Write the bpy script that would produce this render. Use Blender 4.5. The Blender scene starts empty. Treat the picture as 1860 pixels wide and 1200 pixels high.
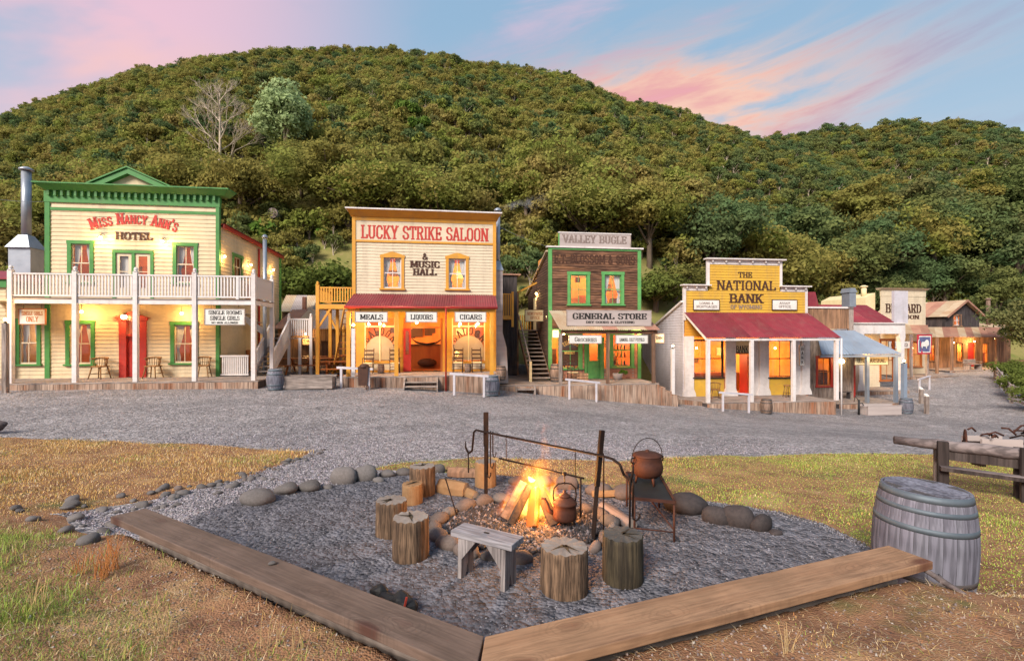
import bpy, math, random
import numpy as np
from mathutils import Vector, Matrix, noise

R = math.radians
random.seed(11)
rng = np.random.default_rng(11)
scene = bpy.context.scene
col = scene.collection

# ------------------------------------------------------------------ camera, world, sun, exposure
FPX, CX, CY, CAMZ = 880.0, 930.0, 605.0, 2.15      # focal length and horizon measured in photo pixels
cam_d = bpy.data.cameras.new('camera'); cam = bpy.data.objects.new('camera', cam_d); col.objects.link(cam)
cam.location = (0, 0, CAMZ); cam.rotation_euler = (R(90), 0, 0)
cam_d.sensor_width = 36; cam_d.lens = FPX / 1860 * 36; cam_d.shift_y = 5 / 1860
cam_d.clip_start = 0.05; cam_d.clip_end = 2000
scene.camera = cam
scene.view_settings.view_transform = 'Standard'; scene.view_settings.look = 'None'
scene.view_settings.exposure = 0.55; scene.view_settings.gamma = 1.0
scene.view_settings.use_curve_mapping = False
cy = scene.cycles
cy.use_denoising = True
cy.max_bounces = 6; cy.diffuse_bounces = 3; cy.glossy_bounces = 3; cy.transparent_max_bounces = 24
cy.transmission_bounces = 4; cy.volume_bounces = 2
cy.caustics_reflective = False; cy.caustics_refractive = False
cy.sample_clamp_indirect = 4.0
cy.volume_step_rate = 1.0

class E:
    """small wrapper so shader maths can be written as expressions"""
    def __init__(s, nt, sock): s.nt, s.s = nt, sock
    def _m(s, op, *o, clamp=False):
        n = s.nt.nodes.new('ShaderNodeMath'); n.operation = op; n.use_clamp = clamp
        for i, a in enumerate((s,) + o):
            if isinstance(a, E): s.nt.links.new(a.s, n.inputs[i])
            else: n.inputs[i].default_value = a
        return E(s.nt, n.outputs[0])
    def __add__(s, o): return s._m('ADD', o)
    def __sub__(s, o): return s._m('SUBTRACT', o)
    def __mul__(s, o): return s._m('MULTIPLY', o)
    def __truediv__(s, o): return s._m('DIVIDE', o)
    def __rsub__(s, o): return (s * -1.0) + o
    __radd__ = __add__; __rmul__ = __mul__
    def pow(s, o): return s._m('POWER', o)
    def clamp(s): return s._m('ADD', 0.0, clamp=True)
    def ss(s, a, b):
        n = s.nt.nodes.new('ShaderNodeMapRange'); n.interpolation_type = 'SMOOTHSTEP'
        s.nt.links.new(s.s, n.inputs[0]); n.inputs[1].default_value = a; n.inputs[2].default_value = b
        return E(s.nt, n.outputs[0])
def gauss(a, a0, wa, b, b0, wb):
    p = ((a - a0) / wa).pow(2.0) + ((b - b0) / wb).pow(2.0)
    n = a.nt.nodes.new('ShaderNodeMath'); n.operation = 'EXPONENT'
    a.nt.links.new((p * -1.0).s, n.inputs[0]); return E(a.nt, n.outputs[0])
def mixc(nt, fac, a, b):
    n = nt.nodes.new('ShaderNodeMix'); n.data_type = 'RGBA'
    for sock, v in ((n.inputs[0], fac), (n.inputs[6], a), (n.inputs[7], b)):
        if isinstance(v, E): nt.links.new(v.s, sock)
        elif isinstance(v, bpy.types.NodeSocket): nt.links.new(v, sock)
        else: sock.default_value = v if not isinstance(v, tuple) else (*v[:3], 1)
    return n.outputs[2]
def srgb(r, g, b):
    f = lambda c: (c / 255 / 12.92) if c <= 10 else (((c / 255 + .055) / 1.055) ** 2.4)
    return (f(r), f(g), f(b))

SUN_EL, SUN_AZ = R(35), R(212)          # low soft evening light from behind the camera's left shoulder
world = bpy.data.worlds.new('World'); scene.world = world; world.use_nodes = True
nt = world.node_tree; nt.nodes.clear()
out = nt.nodes.new('ShaderNodeOutputWorld'); bg = nt.nodes.new('ShaderNodeBackground')
nt.links.new(bg.outputs[0], out.inputs[0])
sky = nt.nodes.new('ShaderNodeTexSky'); sky.sky_type = 'NISHITA'; sky.sun_disc = False
sky.sun_elevation = SUN_EL; sky.sun_rotation = SUN_AZ; sky.air_density = 1.0; sky.dust_density = 1.2; sky.ozone_density = 1.6
tc = nt.nodes.new('ShaderNodeTexCoord'); sx = nt.nodes.new('ShaderNodeSeparateXYZ'); nt.links.new(tc.outputs['Generated'], sx.inputs[0])
dx, dy, dz = (E(nt, sx.outputs[i]) for i in range(3))
az = dx._m('ARCTAN2', dy); el = dz._m('ARCSINE')
def wnoise(rot, scl, scale, detail, off=0.0, rough=.55, dist=0.0):
    cb = nt.nodes.new('ShaderNodeCombineXYZ'); nt.links.new(az.s, cb.inputs[0]); nt.links.new(el.s, cb.inputs[1]); cb.inputs[2].default_value = off
    mp = nt.nodes.new('ShaderNodeMapping'); mp.inputs['Rotation'].default_value = (0, 0, rot); mp.inputs['Scale'].default_value = (*scl, 1)
    vr = nt.nodes.new('ShaderNodeVectorRotate'); vr.rotation_type = 'Z_AXIS'; vr.inputs['Angle'].default_value = rot
    nt.links.new(cb.outputs[0], vr.inputs['Vector']); mp.inputs['Rotation'].default_value = (0, 0, 0)
    nt.links.new(vr.outputs[0], mp.inputs[0])
    nz = nt.nodes.new('ShaderNodeTexNoise'); nz.inputs['Scale'].default_value = scale; nz.inputs['Detail'].default_value = detail
    nz.inputs['Roughness'].default_value = rough; nz.inputs['Distortion'].default_value = dist
    nt.links.new(mp.outputs[0], nz.inputs['Vector']); return E(nt, nz.outputs['Fac'])
streak = wnoise(R(-7), (1.0, 5.5), 2.6, 7, .0, .58, .4)
broad = wnoise(R(-12), (1.0, 2.4), 2.3, 5, 3.7, .5, .3)
bgc = srgb(128, 168, 205)
SKYS = 0.085
k = 0.80 / SKYS
blue = mixc(nt, el.ss(.10, .62), (srgb(178, 198, 212)[0] * k, srgb(178, 198, 212)[1] * k, srgb(178, 198, 212)[2] * k), tuple(c * k for c in srgb(148, 182, 210)))
base = mixc(nt, .80, sky.outputs[0], blue)
pink = tuple(c * k for c in srgb(236, 186, 200)); peach = tuple(c * k for c in srgb(255, 196, 160))
coral = tuple(c * k for c in srgb(232, 132, 120)); mauve = tuple(c * k for c in srgb(146, 128, 162))
left = az.ss(-.12, -.66)
m_left = (broad.ss(.40, .60) * left).clamp()
base = mixc(nt, m_left * .78, base, mixc(nt, (broad.ss(.46, .72) * el.ss(.50, .36)).clamp(), pink, peach))
mid = gauss(az, .30, .30, el, .41, .085)
m_mid = (streak.ss(.34, .60) * mid * 2.0).clamp()
base = mixc(nt, m_mid * .72, base, mixc(nt, streak.ss(.46, .66), peach, coral))
m_all = (streak.ss(.50, .76) * az.ss(-.25, .15)).clamp()
base = mixc(nt, m_all * .52, base, mixc(nt, az.ss(.35, .62), pink, mauve))
nt.links.new(base, bg.inputs[0]); bg.inputs[1].default_value = SKYS

sun_d = bpy.data.lights.new('sun', 'SUN'); sun = bpy.data.objects.new('sun', sun_d); col.objects.link(sun)
sun_d.energy = 4.2; sun_d.angle = R(22); sun_d.color = (1.0, .91, .80)
sdir = Vector((math.sin(SUN_AZ) * math.cos(SUN_EL), math.cos(SUN_AZ) * math.cos(SUN_EL), math.sin(SUN_EL)))
sun.rotation_euler = (-sdir).to_track_quat('-Z', 'Y').to_euler()
sun.location = (-20, -30, 40)

# ------------------------------------------------------------------ helpers
class MB:
    def __init__(s): s.v = []; s.f = []; s.sm = []
    def add(s, vs, fs, smooth=False):
        o = len(s.v); s.v += [tuple(v) for v in vs]
        s.f += [tuple(i + o for i in f) for f in fs]; s.sm += [smooth] * len(fs); return s
    BOXF = [(0, 3, 2, 1), (4, 5, 6, 7), (0, 1, 5, 4), (1, 2, 6, 5), (2, 3, 7, 6), (3, 0, 4, 7)]
    def box(s, x0, x1, y0, y1, z0, z1):
        return s.add([(x0, y0, z0), (x1, y0, z0), (x1, y1, z0), (x0, y1, z0), (x0, y0, z1), (x1, y0, z1), (x1, y1, z1), (x0, y1, z1)], MB.BOXF)
    def hexa(s, pts): return s.add(pts, MB.BOXF)
    def bar(s, p0, p1, w, h=None, up=(0, 0, 1)):
        p0, p1 = Vector(p0), Vector(p1); h = h or w; d = (p1 - p0).normalized(); up = Vector(up)
        if abs(d.dot(up)) > .99: up = Vector((0, 1, 0))
        a = d.cross(up).normalized() * (w / 2); b = a.cross(d).normalized() * (h / 2)
        vs = [p + i * a + j * b for p in (p0, p1) for i, j in ((-1, -1), (1, -1), (1, 1), (-1, 1))]
        return s.add(vs, [(0, 1, 2, 3), (7, 6, 5, 4), (0, 4, 5, 1), (1, 5, 6, 2), (2, 6, 7, 3), (3, 7, 4, 0)])
    def tube(s, pts, r, n=8, cap=True, smooth=True):
        pts = [Vector(p) for p in pts]; m = len(pts)
        rs = r if isinstance(r, (list, tuple)) else [r] * m
        vs = []; a = None
        for i, p in enumerate(pts):
            d = (pts[min(i + 1, m - 1)] - pts[max(i - 1, 0)]).normalized()
            if a is None:
                a = d.orthogonal().normalized()
            a = (a - d * a.dot(d)).normalized(); b = d.cross(a)
            for q in range(n):
                t = 2 * math.pi * q / n; vs.append(p + (a * math.cos(t) + b * math.sin(t)) * rs[i])
        fs = [(i * n + q, i * n + (q + 1) % n, (i + 1) * n + (q + 1) % n, (i + 1) * n + q) for i in range(m - 1) for q in range(n)]
        s.add(vs, fs, smooth)
        if cap:
            o = len(s.v) - len(vs)
            s.f += [tuple(o + q for q in reversed(range(n))), tuple(o + (m - 1) * n + q for q in range(n))]; s.sm += [False, False]
        return s
    def lathe(s, prof, n=20, c=(0, 0, 0), smooth=True, wob=0.0, seed=0):
        rr = random.Random(seed); w = [1 + wob * rr.uniform(-1, 1) for _ in range(n)]
        vs = [(c[0] + r * w[q] * math.cos(2 * math.pi * q / n), c[1] + r * w[q] * math.sin(2 * math.pi * q / n), c[2] + z) for r, z in prof for q in range(n)]
        m = len(prof)
        fs = [(i * n + q, i * n + (q + 1) % n, (i + 1) * n + (q + 1) % n, (i + 1) * n + q) for i in range(m - 1) for q in range(n)]
        s.add(vs, fs, smooth); o = len(s.v) - len(vs)
        s.f += [tuple(o + q for q in reversed(range(n))), tuple(o + (m - 1) * n + q for q in range(n))]; s.sm += [False, False]
        return s
    def prism(s, poly, y0, y1):          # polygon (x,z), counter-clockwise seen from -y
        n = len(poly)
        vs = [(x, y0, z) for x, z in poly] + [(x, y1, z) for x, z in poly]
        return s.add(vs, [tuple(range(n)), tuple(range(2 * n - 1, n - 1, -1))] + [(i, i + n, (i + 1) % n + n, (i + 1) % n) for i in range(n)])
    def ball(s, c, r, n=10, m=6, sq=(1, 1, 1)):
        vs = [(c[0], c[1], c[2] - r * sq[2])]
        for i in range(1, m):
            p = math.pi * i / m - math.pi / 2
            vs += [(c[0] + sq[0] * r * math.cos(p) * math.cos(2 * math.pi * q / n), c[1] + sq[1] * r * math.cos(p) * math.sin(2 * math.pi * q / n), c[2] + sq[2] * r * math.sin(p)) for q in range(n)]
        vs.append((c[0], c[1], c[2] + r * sq[2])); L = len(vs) - 1
        fs = [(0, 1 + (q + 1) % n, 1 + q) for q in range(n)] + [(L, L - n + q, L - n + (q + 1) % n) for q in range(n)]
        fs += [(1 + i * n + q, 1 + i * n + (q + 1) % n, 1 + (i + 1) * n + (q + 1) % n, 1 + (i + 1) * n + q) for i in range(m - 2) for q in range(n)]
        return s.add(vs, fs, True)
    def mesh(s, name, mat):
        me = bpy.data.meshes.new(name); me.from_pydata(s.v, [], s.f)
        me.polygons.foreach_set('use_smooth', s.sm); me.update()
        for m in (mat if isinstance(mat, list) else [mat]): me.materials.append(MATS[m] if isinstance(m, str) else m)
        return me
    def build(s, name, mat, parent=None, kind=None, loc=None, bevel=0):
        o = bpy.data.objects.new(name, s.mesh(name, mat)); col.objects.link(o); o.parent = parent
        if kind: o['kind'] = kind
        if loc: o.location = loc
        if bevel:
            b = o.modifiers.new('bevel', 'BEVEL'); b.width = bevel; b.segments = 2; b.limit_method = 'ANGLE'
        return o
def link(name, me, parent=None, loc=(0, 0, 0), rot=(0, 0, 0), sc=(1, 1, 1)):
    o = bpy.data.objects.new(name, me); col.objects.link(o); o.parent = parent
    o.location = loc; o.rotation_euler = rot; o.scale = sc; return o
def tag(o, label, cat, group=None, kind=None):
    o['label'] = label; o['category'] = cat
    if group: o['group'] = group
    if kind: o['kind'] = kind
    return o
def struct(o): o['kind'] = 'structure'; return o
def stuff(o, label=None, cat=None):
    o['kind'] = 'stuff'
    if label: o['label'] = label; o['category'] = cat
    return o
def thing(name, label, cat, loc=(0, 0, 0), rz=0, group=None):
    o = bpy.data.objects.new(name, None); col.objects.link(o); o.empty_display_size = .2
    o.location = loc; o.rotation_euler = (0, 0, rz); return tag(o, label, cat, group)
KIDS = {}
def clone(o, parent=None, loc=None, rz=None, label=None, sc=None):
    c = o.copy(); col.objects.link(c); c.parent = parent
    if parent is not None: c.matrix_parent_inverse = o.matrix_parent_inverse
    if loc is not None: c.location = loc
    if rz is not None: c.rotation_euler = (c.rotation_euler[0], c.rotation_euler[1], rz)
    if sc is not None: c.scale = (sc, sc, sc)
    if label: c['label'] = label
    for ch in list(o.children): clone(ch, c)
    return c
def npmesh(name, V, F, mat, smooth=False, attr=None):
    """V (n,3) array, F (m,k) int array"""
    me = bpy.data.meshes.new(name); V = np.asarray(V, np.float32); F = np.asarray(F, np.int32)
    me.vertices.add(len(V)); me.vertices.foreach_set('co', V.ravel())
    kf = F.shape[1]; me.loops.add(F.size); me.loops.foreach_set('vertex_index', F.ravel())
    me.polygons.add(len(F)); me.polygons.foreach_set('loop_start', np.arange(0, F.size, kf, dtype=np.int32))
    if smooth: me.polygons.foreach_set('use_smooth', np.ones(len(F), bool))
    me.update(calc_edges=True)
    if attr is not None:
        a = me.attributes.new('tint', 'FLOAT_COLOR', 'FACE'); a.data.foreach_set('color', np.asarray(attr, np.float32).ravel())
    me.materials.append(MATS[mat]); return me
def at(px, py, t):                       # photo pixel at a chosen distance -> world point
    return Vector(((px - CX) / FPX * t, t, CAMZ + (CY - py) / FPX * t))
def onz(px, py, z=0.0):                  # photo pixel on a horizontal plane -> world point
    return at(px, py, FPX * (CAMZ - z) / (py - CY))

# ------------------------------------------------------------------ materials
MATS = {}
def mat(name, c1, c2=None, c3=None, scale=3.0, stretch=(1, 1, 1), rough=.75, metal=0.0, bump=0.0, bscale=None, detail=5, rnd=0.0, spec=.3, lo=.35, hi=.65, emit=0.0, tint=False, vrnd=None):
    m = bpy.data.materials.new(name); m.use_nodes = True; nt = m.node_tree; MATS[name] = m
    b = nt.nodes['Principled BSDF']
    b.inputs['Roughness'].default_value = rough; b.inputs['Metallic'].default_value = metal; b.inputs['Specular IOR Level'].default_value = spec
    tcn = nt.nodes.new('ShaderNodeTexCoord'); mp = nt.nodes.new('ShaderNodeMapping'); mp.inputs['Scale'].default_value = stretch
    nt.links.new(tcn.outputs['Object'], mp.inputs[0]); vec = mp.outputs[0]
    if rnd:
        oi = nt.nodes.new('ShaderNodeObjectInfo'); ad = nt.nodes.new('ShaderNodeVectorMath'); ad.operation = 'ADD'
        mu = nt.nodes.new('ShaderNodeMath'); mu.operation = 'MULTIPLY'; mu.inputs[1].default_value = 37.0
        nt.links.new(oi.outputs['Random'], mu.inputs[0]); nt.links.new(vec, ad.inputs[0]); nt.links.new(mu.outputs[0], ad.inputs[1]); vec = ad.outputs[0]
    c2 = c2 or tuple(c * .82 for c in c1)
    nz = nt.nodes.new('ShaderNodeTexNoise'); nz.inputs['Scale'].default_value = scale; nz.inputs['Detail'].default_value = detail
    nz.inputs['Roughness'].default_value = .62
    nt.links.new(vec, nz.inputs['Vector'])
    rp = nt.nodes.new('ShaderNodeValToRGB'); nt.links.new(nz.outputs['Fac'], rp.inputs[0])
    rp.color_ramp.elements[0].position = lo; rp.color_ramp.elements[0].color = (*c1, 1)
    rp.color_ramp.elements[1].position = hi; rp.color_ramp.elements[1].color = (*c2, 1)
    if c3: e = rp.color_ramp.elements.new(min(.98, hi + .13)); e.color = (*c3, 1)
    c = rp.outputs[0]
    if tint:
        at_ = nt.nodes.new('ShaderNodeAttribute'); at_.attribute_name = 'tint'
        mx = nt.nodes.new('ShaderNodeMix'); mx.data_type = 'RGBA'; mx.blend_type = 'MULTIPLY'; mx.inputs[0].default_value = 1
        nt.links.new(c, mx.inputs[6]); nt.links.new(at_.outputs['Color'], mx.inputs[7]); c = mx.outputs[2]
    if rnd:
        hs = nt.nodes.new('ShaderNodeHueSaturation'); mr = nt.nodes.new('ShaderNodeMapRange')
        mr.inputs[3].default_value = 1 - rnd; mr.inputs[4].default_value = 1 + rnd
        nt.links.new(oi.outputs['Random'], mr.inputs[0]); nt.links.new(mr.outputs[0], hs.inputs['Value']); nt.links.new(c, hs.inputs['Color']); c = hs.outputs[0]
    nt.links.new(c, b.inputs['Base Color'])
    if bump:
        n2 = nt.nodes.new('ShaderNodeTexNoise'); n2.inputs['Scale'].default_value = bscale or scale * 4; n2.inputs['Detail'].default_value = 4
        nt.links.new(vec, n2.inputs['Vector'])
        bp = nt.nodes.new('ShaderNodeBump'); bp.inputs['Strength'].default_value = bump; bp.inputs['Distance'].default_value = .02
        nt.links.new(n2.outputs['Fac'], bp.inputs['Height']); nt.links.new(bp.outputs[0], b.inputs['Normal'])
    if emit:
        nt.links.new(c, b.inputs['Emission Color']); b.inputs['Emission Strength'].default_value = emit
    return m
def emis(name, c, s):
    m = bpy.data.materials.new(name); m.use_nodes = True; nt = m.node_tree; nt.nodes.clear(); MATS[name] = m
    o = nt.nodes.new('ShaderNodeOutputMaterial'); e = nt.nodes.new('ShaderNodeEmission')
    e.inputs[0].default_value = (*c, 1); e.inputs[1].default_value = s; nt.links.new(e.outputs[0], o.inputs[0]); return m
S = srgb
# paints
mat('cream', (0.6216, 0.4955, 0.3160), (0.5544, 0.4316, 0.2709), scale=1.2, rough=.6, bump=.05)
mat('cream2', (0.6262, 0.5267, 0.3815), (0.5603, 0.4628, 0.3281), scale=1.2, rough=.6)
mat('green', (.055, .22, .05), (.04, .17, .04), scale=3, rough=.5)
mat('green2', (.11, .34, .10), (.08, .26, .08), scale=4, rough=.55)
mat('white', (0.6708, 0.6225, 0.6068), (0.5848, 0.5395, 0.5248), scale=2.5, rough=.55)
mat('signwhite', (0.7040, 0.6864, 0.6512), (0.6160, 0.5896, 0.5456), scale=4, rough=.55)
mat('lilac', (0.5040, 0.4770, 0.5220), (0.4320, 0.4140, 0.4500), scale=1.5, rough=.7)
mat('ochre', (.62, .30, .035), (.52, .24, .03), scale=2, rough=.55)
mat('bankyellow', (0.5936, 0.3564, 0.0405), (0.5238, 0.2970, 0.0405), scale=1.5, rough=.6)
mat('red', (.42, .03, .02), (.34, .025, .02), scale=2, rough=.45)
mat('redroof', (0.2129, 0.0256, 0.0377), (0.1596, 0.0194, 0.0309), (0.1278, 0.0205, 0.0309), scale=1.1, rough=.55, rnd=.22)
mat('orangewood', (.40, .13, .03), (.28, .08, .02), scale=2.0, stretch=(1, 1, .2), rough=.5)
mat('blueroof', (.22, .27, .34), (.18, .22, .28), scale=1.2, rough=.5, rnd=.06)
mat('rustroof', (.46, .38, .27), (.38, .25, .15), (.25, .11, .07), scale=1.5, stretch=(1, .4, 1), rough=.7, rnd=.15)
mat('rustroof2', (.30, .14, .10), (.38, .22, .15), (.22, .09, .06), scale=1.5, stretch=(1, .4, 1), rough=.7, rnd=.15)
mat('galv', (0.3360, 0.3680, 0.4160), (0.2720, 0.3040, 0.3520), scale=2.5, rough=.42, metal=.55)
mat('darkmetal', (.03, .03, .03), (.05, .045, .04), scale=5, rough=.5, metal=.6)
mat('iron', (0.0116, 0.0073, 0.0059), (0.0248, 0.0116, 0.0073), scale=9, rough=.7, metal=.4, bump=.15, bscale=60)
mat('rust', (0.0828, 0.0288, 0.0158), (0.0504, 0.0187, 0.0130), (0.1224, 0.0504, 0.0216), scale=7, rough=.7, metal=.25, bump=.15, bscale=50)
def weather(name, amt, sc=2.2):
    m = MATS[name]; nt = m.node_tree; bs = nt.nodes['Principled BSDF']; base = bs.inputs['Base Color'].links[0].from_socket
    tcn = nt.nodes.new('ShaderNodeTexCoord'); v = None
    for s_, st, d in ((sc, (1, 1, .10), 6), (sc * 4, (.5, 1, 1), 5)):
        mp = nt.nodes.new('ShaderNodeMapping'); mp.inputs['Scale'].default_value = st; nt.links.new(tcn.outputs['Object'], mp.inputs[0])
        nz = nt.nodes.new('ShaderNodeTexNoise'); nz.inputs['Scale'].default_value = s_; nz.inputs['Detail'].default_value = d; nz.inputs['Roughness'].default_value = .7; nt.links.new(mp.outputs[0], nz.inputs['Vector'])
        e = E(nt, nz.outputs['Fac']).ss(.46, .72); v = e if v is None else (v * .7 + e * .5)
    c = mixc(nt, (v * amt).clamp(), base, (.20, .155, .115)); nt.links.new(c, bs.inputs['Base Color'])
for n_, a_ in (('cream', .42), ('cream2', .42), ('white', .38), ('green', .18), ('green2', .25), ('ochre', .35), ('bankyellow', .38), ('lilac', .40), ('red', .2), ('redroof', .28), ('blueroof', .3), ('signwhite', .25), ('galv', .2)): weather(n_, a_)
# timbers
def wood(name, a, b, c=None, ax='z', scale=5, rough=.85, bump=.2, rnd=.12, streak=.45):
    st = {'x': (.07, 1, 1), 'y': (1, .07, 1), 'z': (1, 1, .07)}[ax]
    m = mat(name, a, b, c, scale=scale, stretch=st, rough=rough, bump=bump, bscale=scale * 5, rnd=rnd, detail=7, lo=.40, hi=.54)
    nt = m.node_tree; bs = nt.nodes['Principled BSDF']; base = bs.inputs['Base Color'].links[0].from_socket
    tcn = nt.nodes.new('ShaderNodeTexCoord'); mp = nt.nodes.new('ShaderNodeMapping'); mp.inputs['Scale'].default_value = tuple(v if v < 1 else 1 for v in st); nt.links.new(tcn.outputs['Object'], mp.inputs[0])
    nz = nt.nodes.new('ShaderNodeTexNoise'); nz.inputs['Scale'].default_value = scale * 7; nz.inputs['Detail'].default_value = 3; nt.links.new(mp.outputs[0], nz.inputs['Vector'])
    n2 = nt.nodes.new('ShaderNodeTexNoise'); n2.inputs['Scale'].default_value = scale * .6; n2.inputs['Detail'].default_value = 4; nt.links.new(tcn.outputs['Object'], n2.inputs['Vector'])
    v = E(nt, nz.outputs['Fac']).ss(.36, .60) * streak + (1.08 - streak) + (E(nt, n2.outputs['Fac']) - .5) * .7
    hs = nt.nodes.new('ShaderNodeHueSaturation'); nt.links.new(base, hs.inputs['Color']); nt.links.new(v.s, hs.inputs['Value']); nt.links.new(hs.outputs[0], bs.inputs['Base Color'])
    return m
wood('greyz', (.33, .27, .24), (.24, .19, .165), (.15, .11, .09))
wood('greyx', (.35, .29, .26), (.26, .21, .185), (.17, .13, .11), ax='x')
wood('greyy', (.35, .29, .26), (.26, .21, .185), (.17, .13, .11), ax='y')
wood('fascia', (.36, .26, .20), (.27, .17, .12), (.25, .10, .05), scale=3)
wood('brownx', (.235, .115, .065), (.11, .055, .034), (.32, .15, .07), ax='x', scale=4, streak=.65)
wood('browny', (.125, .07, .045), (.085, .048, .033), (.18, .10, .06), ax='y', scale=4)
wood('brownz', (.22, .13, .08), (.15, .085, .055), (.09, .05, .035), scale=3)
wood('barnz', (0.3750, 0.2090, 0.1200), (0.2375, 0.1320, 0.0800), (0.1375, 0.0770, 0.0500), scale=2.2)
wood('darkz', (.045, .038, .042), (.07, .058, .058), (.03, .026, .028), scale=3)
wood('chairwood', (.32, .17, .07), (.24, .12, .045), scale=6, bump=.0)
wood('plankl', (.185, .125, .092), (.235, .165, .125), (.13, .085, .063), ax='x', scale=4, bump=.10, rnd=0)
wood('plankr', (.30, .18, .10), (.36, .225, .13), (.22, .125, .07), ax='x', scale=4, bump=.10, rnd=0)
wood('stave', (0.1996, 0.1993, 0.2387), (0.1497, 0.1462, 0.1800), (0.1053, 0.0996, 0.1256), scale=5, bump=.25, rnd=.14)
wood('barrelwood', (.25, .17, .13), (.17, .11, .08), scale=5)
wood('blackpost', (.028, .021, .02), (.05, .036, .032), (.09, .07, .065), scale=4)
wood('greylogx', (0.1980, 0.1620, 0.1560), (0.1320, 0.1050, 0.1020), (0.0720, 0.0540, 0.0540), ax='x', scale=3)
wood('benchx', (0.2754, 0.2601, 0.2754), (0.2218, 0.2066, 0.2218), (0.1683, 0.1530, 0.1606), ax='x', scale=7, rnd=0)
wood('benchz', (.27, .24, .235), (.20, .175, .17), scale=7, rnd=0)
wood('bark', (0.1978, 0.1260, 0.0780), (0.1150, 0.0714, 0.0445), (0.0552, 0.0353, 0.0234), scale=14, bump=.5, rnd=.12, streak=.6)
wood('barkdark', (0.0300, 0.0228, 0.0156), (0.0660, 0.0510, 0.0300), (0.0120, 0.0096, 0.0072), scale=10, bump=.5, rnd=0)
mat('endgrain', (0.2340, 0.1989, 0.1716), (0.1716, 0.1404, 0.1209), (0.1170, 0.0936, 0.0780), scale=9, rough=.9, bump=.3, bscale=40, rnd=.1)
mat('endgrain2', (0.2550, 0.1530, 0.0765), (0.2040, 0.1122, 0.0510), scale=9, rough=.9, bump=.2, bscale=40, rnd=.1)
mat('endash', (.05, .045, .04), (.09, .08, .07), (.52, .50, .48), scale=9, rough=.9, bump=.3, bscale=40)
mat('hoop', (0.0918, 0.1148, 0.1375), (0.1224, 0.1492, 0.1707), (0.0884, 0.0994, 0.1083), scale=6, rough=.6, metal=.4, rnd=.05)
mat('hoopdark', (.07, .065, .065), (.11, .09, .085), scale=6, rough=.65, metal=.4)
mat('trunk', (.20, .15, .11), (.13, .095, .07), scale=3, stretch=(1, 1, .3), rough=.9)
mat('deadwood', (.46, .38, .29), (.36, .29, .22), scale=3, rough=.9)
mat('stone', (0.0997, 0.0884, 0.0839), (0.1314, 0.1178, 0.1133), (0.0703, 0.0611, 0.0589), scale=6, rough=.8, bump=.2, bscale=40, rnd=.25)
mat('stonewarm', (0.1023, 0.0765, 0.0675), (0.1348, 0.1045, 0.0918), (0.0698, 0.0536, 0.0486), scale=6, rough=.85, bump=.2, bscale=40, rnd=.22)
mat('stonedark', (0.0316, 0.0253, 0.0253), (0.0485, 0.0388, 0.0379), (0.0232, 0.0190, 0.0190), scale=5, rough=.75, bump=.25, bscale=30, rnd=.2)
mat('pebble', (.20, .195, .21), (.20, .195, .21), scale=2, rough=.8, tint=True)
mat('blade', (1, 1, 1), (.86, .86, .86), scale=30, rough=.8, tint=True)
mat('ash', (0.0550, 0.0413, 0.0385), (0.1100, 0.0853, 0.0798), (0.0248, 0.0198, 0.0193), scale=9, rough=.95, bump=.6, bscale=60)
mat('char', (.02, .016, .014), (.04, .03, .026), scale=10, rough=.9, bump=.4, bscale=40)
mat('brick', (.42, .20, .14), (.34, .16, .115), (.26, .13, .10), scale=4, rough=.9, rnd=.25)
mat('mortar', (.36, .31, .27), (.30, .26, .23), scale=8, rough=.95)
mat('curtain', (.62, .60, .58), (.52, .50, .49), scale=8, stretch=(1, 1, .1), rough=.9)
mat('roomwarm', (.70, .33, .075), (.52, .21, .045), scale=1.5, rough=.8)
mat('roomred', (.62, .21, .05), (.46, .13, .035), scale=1.5, rough=.8)
mat('roomdark', (.42, .12, .035), (.28, .07, .022), scale=1.5, rough=.8)
mat('roomfloor', (.30, .15, .06), (.22, .10, .04), scale=2, rough=.6)
mat('black', (.012, .012, .013), (.02, .02, .02), scale=5, rough=.6)
mat('redcloth', (.45, .05, .03), (.32, .035, .02), scale=9, rough=.8)
mat('leather', (.07, .03, .018), (.045, .02, .014), scale=8, rough=.6)
mat('inkbrown', (.07, .03, .018), (.055, .024, .015), scale=4, rough=.7)
mat('inkblack', (.02, .018, .018), (.03, .026, .024), scale=4, rough=.7)
mat('inkfaded', (.17, .125, .11), (.24, .19, .17), scale=12, rough=.8)
mat('inkred', (.45, .045, .03), (.38, .035, .028), scale=4, rough=.6)
mat('inkorange', (.42, .14, .05), (.36, .11, .04), scale=4, rough=.7)
mat('inkgold', (.62, .40, .12), (.55, .34, .1), scale=4, rough=.6)
mat('frost', (.55, .42, .26), (.50, .37, .22), scale=3, rough=.8)
mat('signboard', (.42, .36, .34), (.34, .285, .27), (.25, .205, .19), scale=5, stretch=(.1, 1, 1), rough=.85)
mat('signcream', (.72, .60, .36), (.64, .52, .30), scale=4, rough=.7)
mat('flagblue', (.10, .11, .22), (.085, .095, .19), scale=4, rough=.85)
mat('flagred', (.42, .03, .05), (.36, .025, .04), scale=4, rough=.85)
mat('grassy', (.16, .15, .05), (.10, .115, .035), scale=1.2, rough=.95)
emis('bulb', (1.0, .72, .30), 26.0)
emis('ember', (1.0, .18, .03), 2.2)
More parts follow.
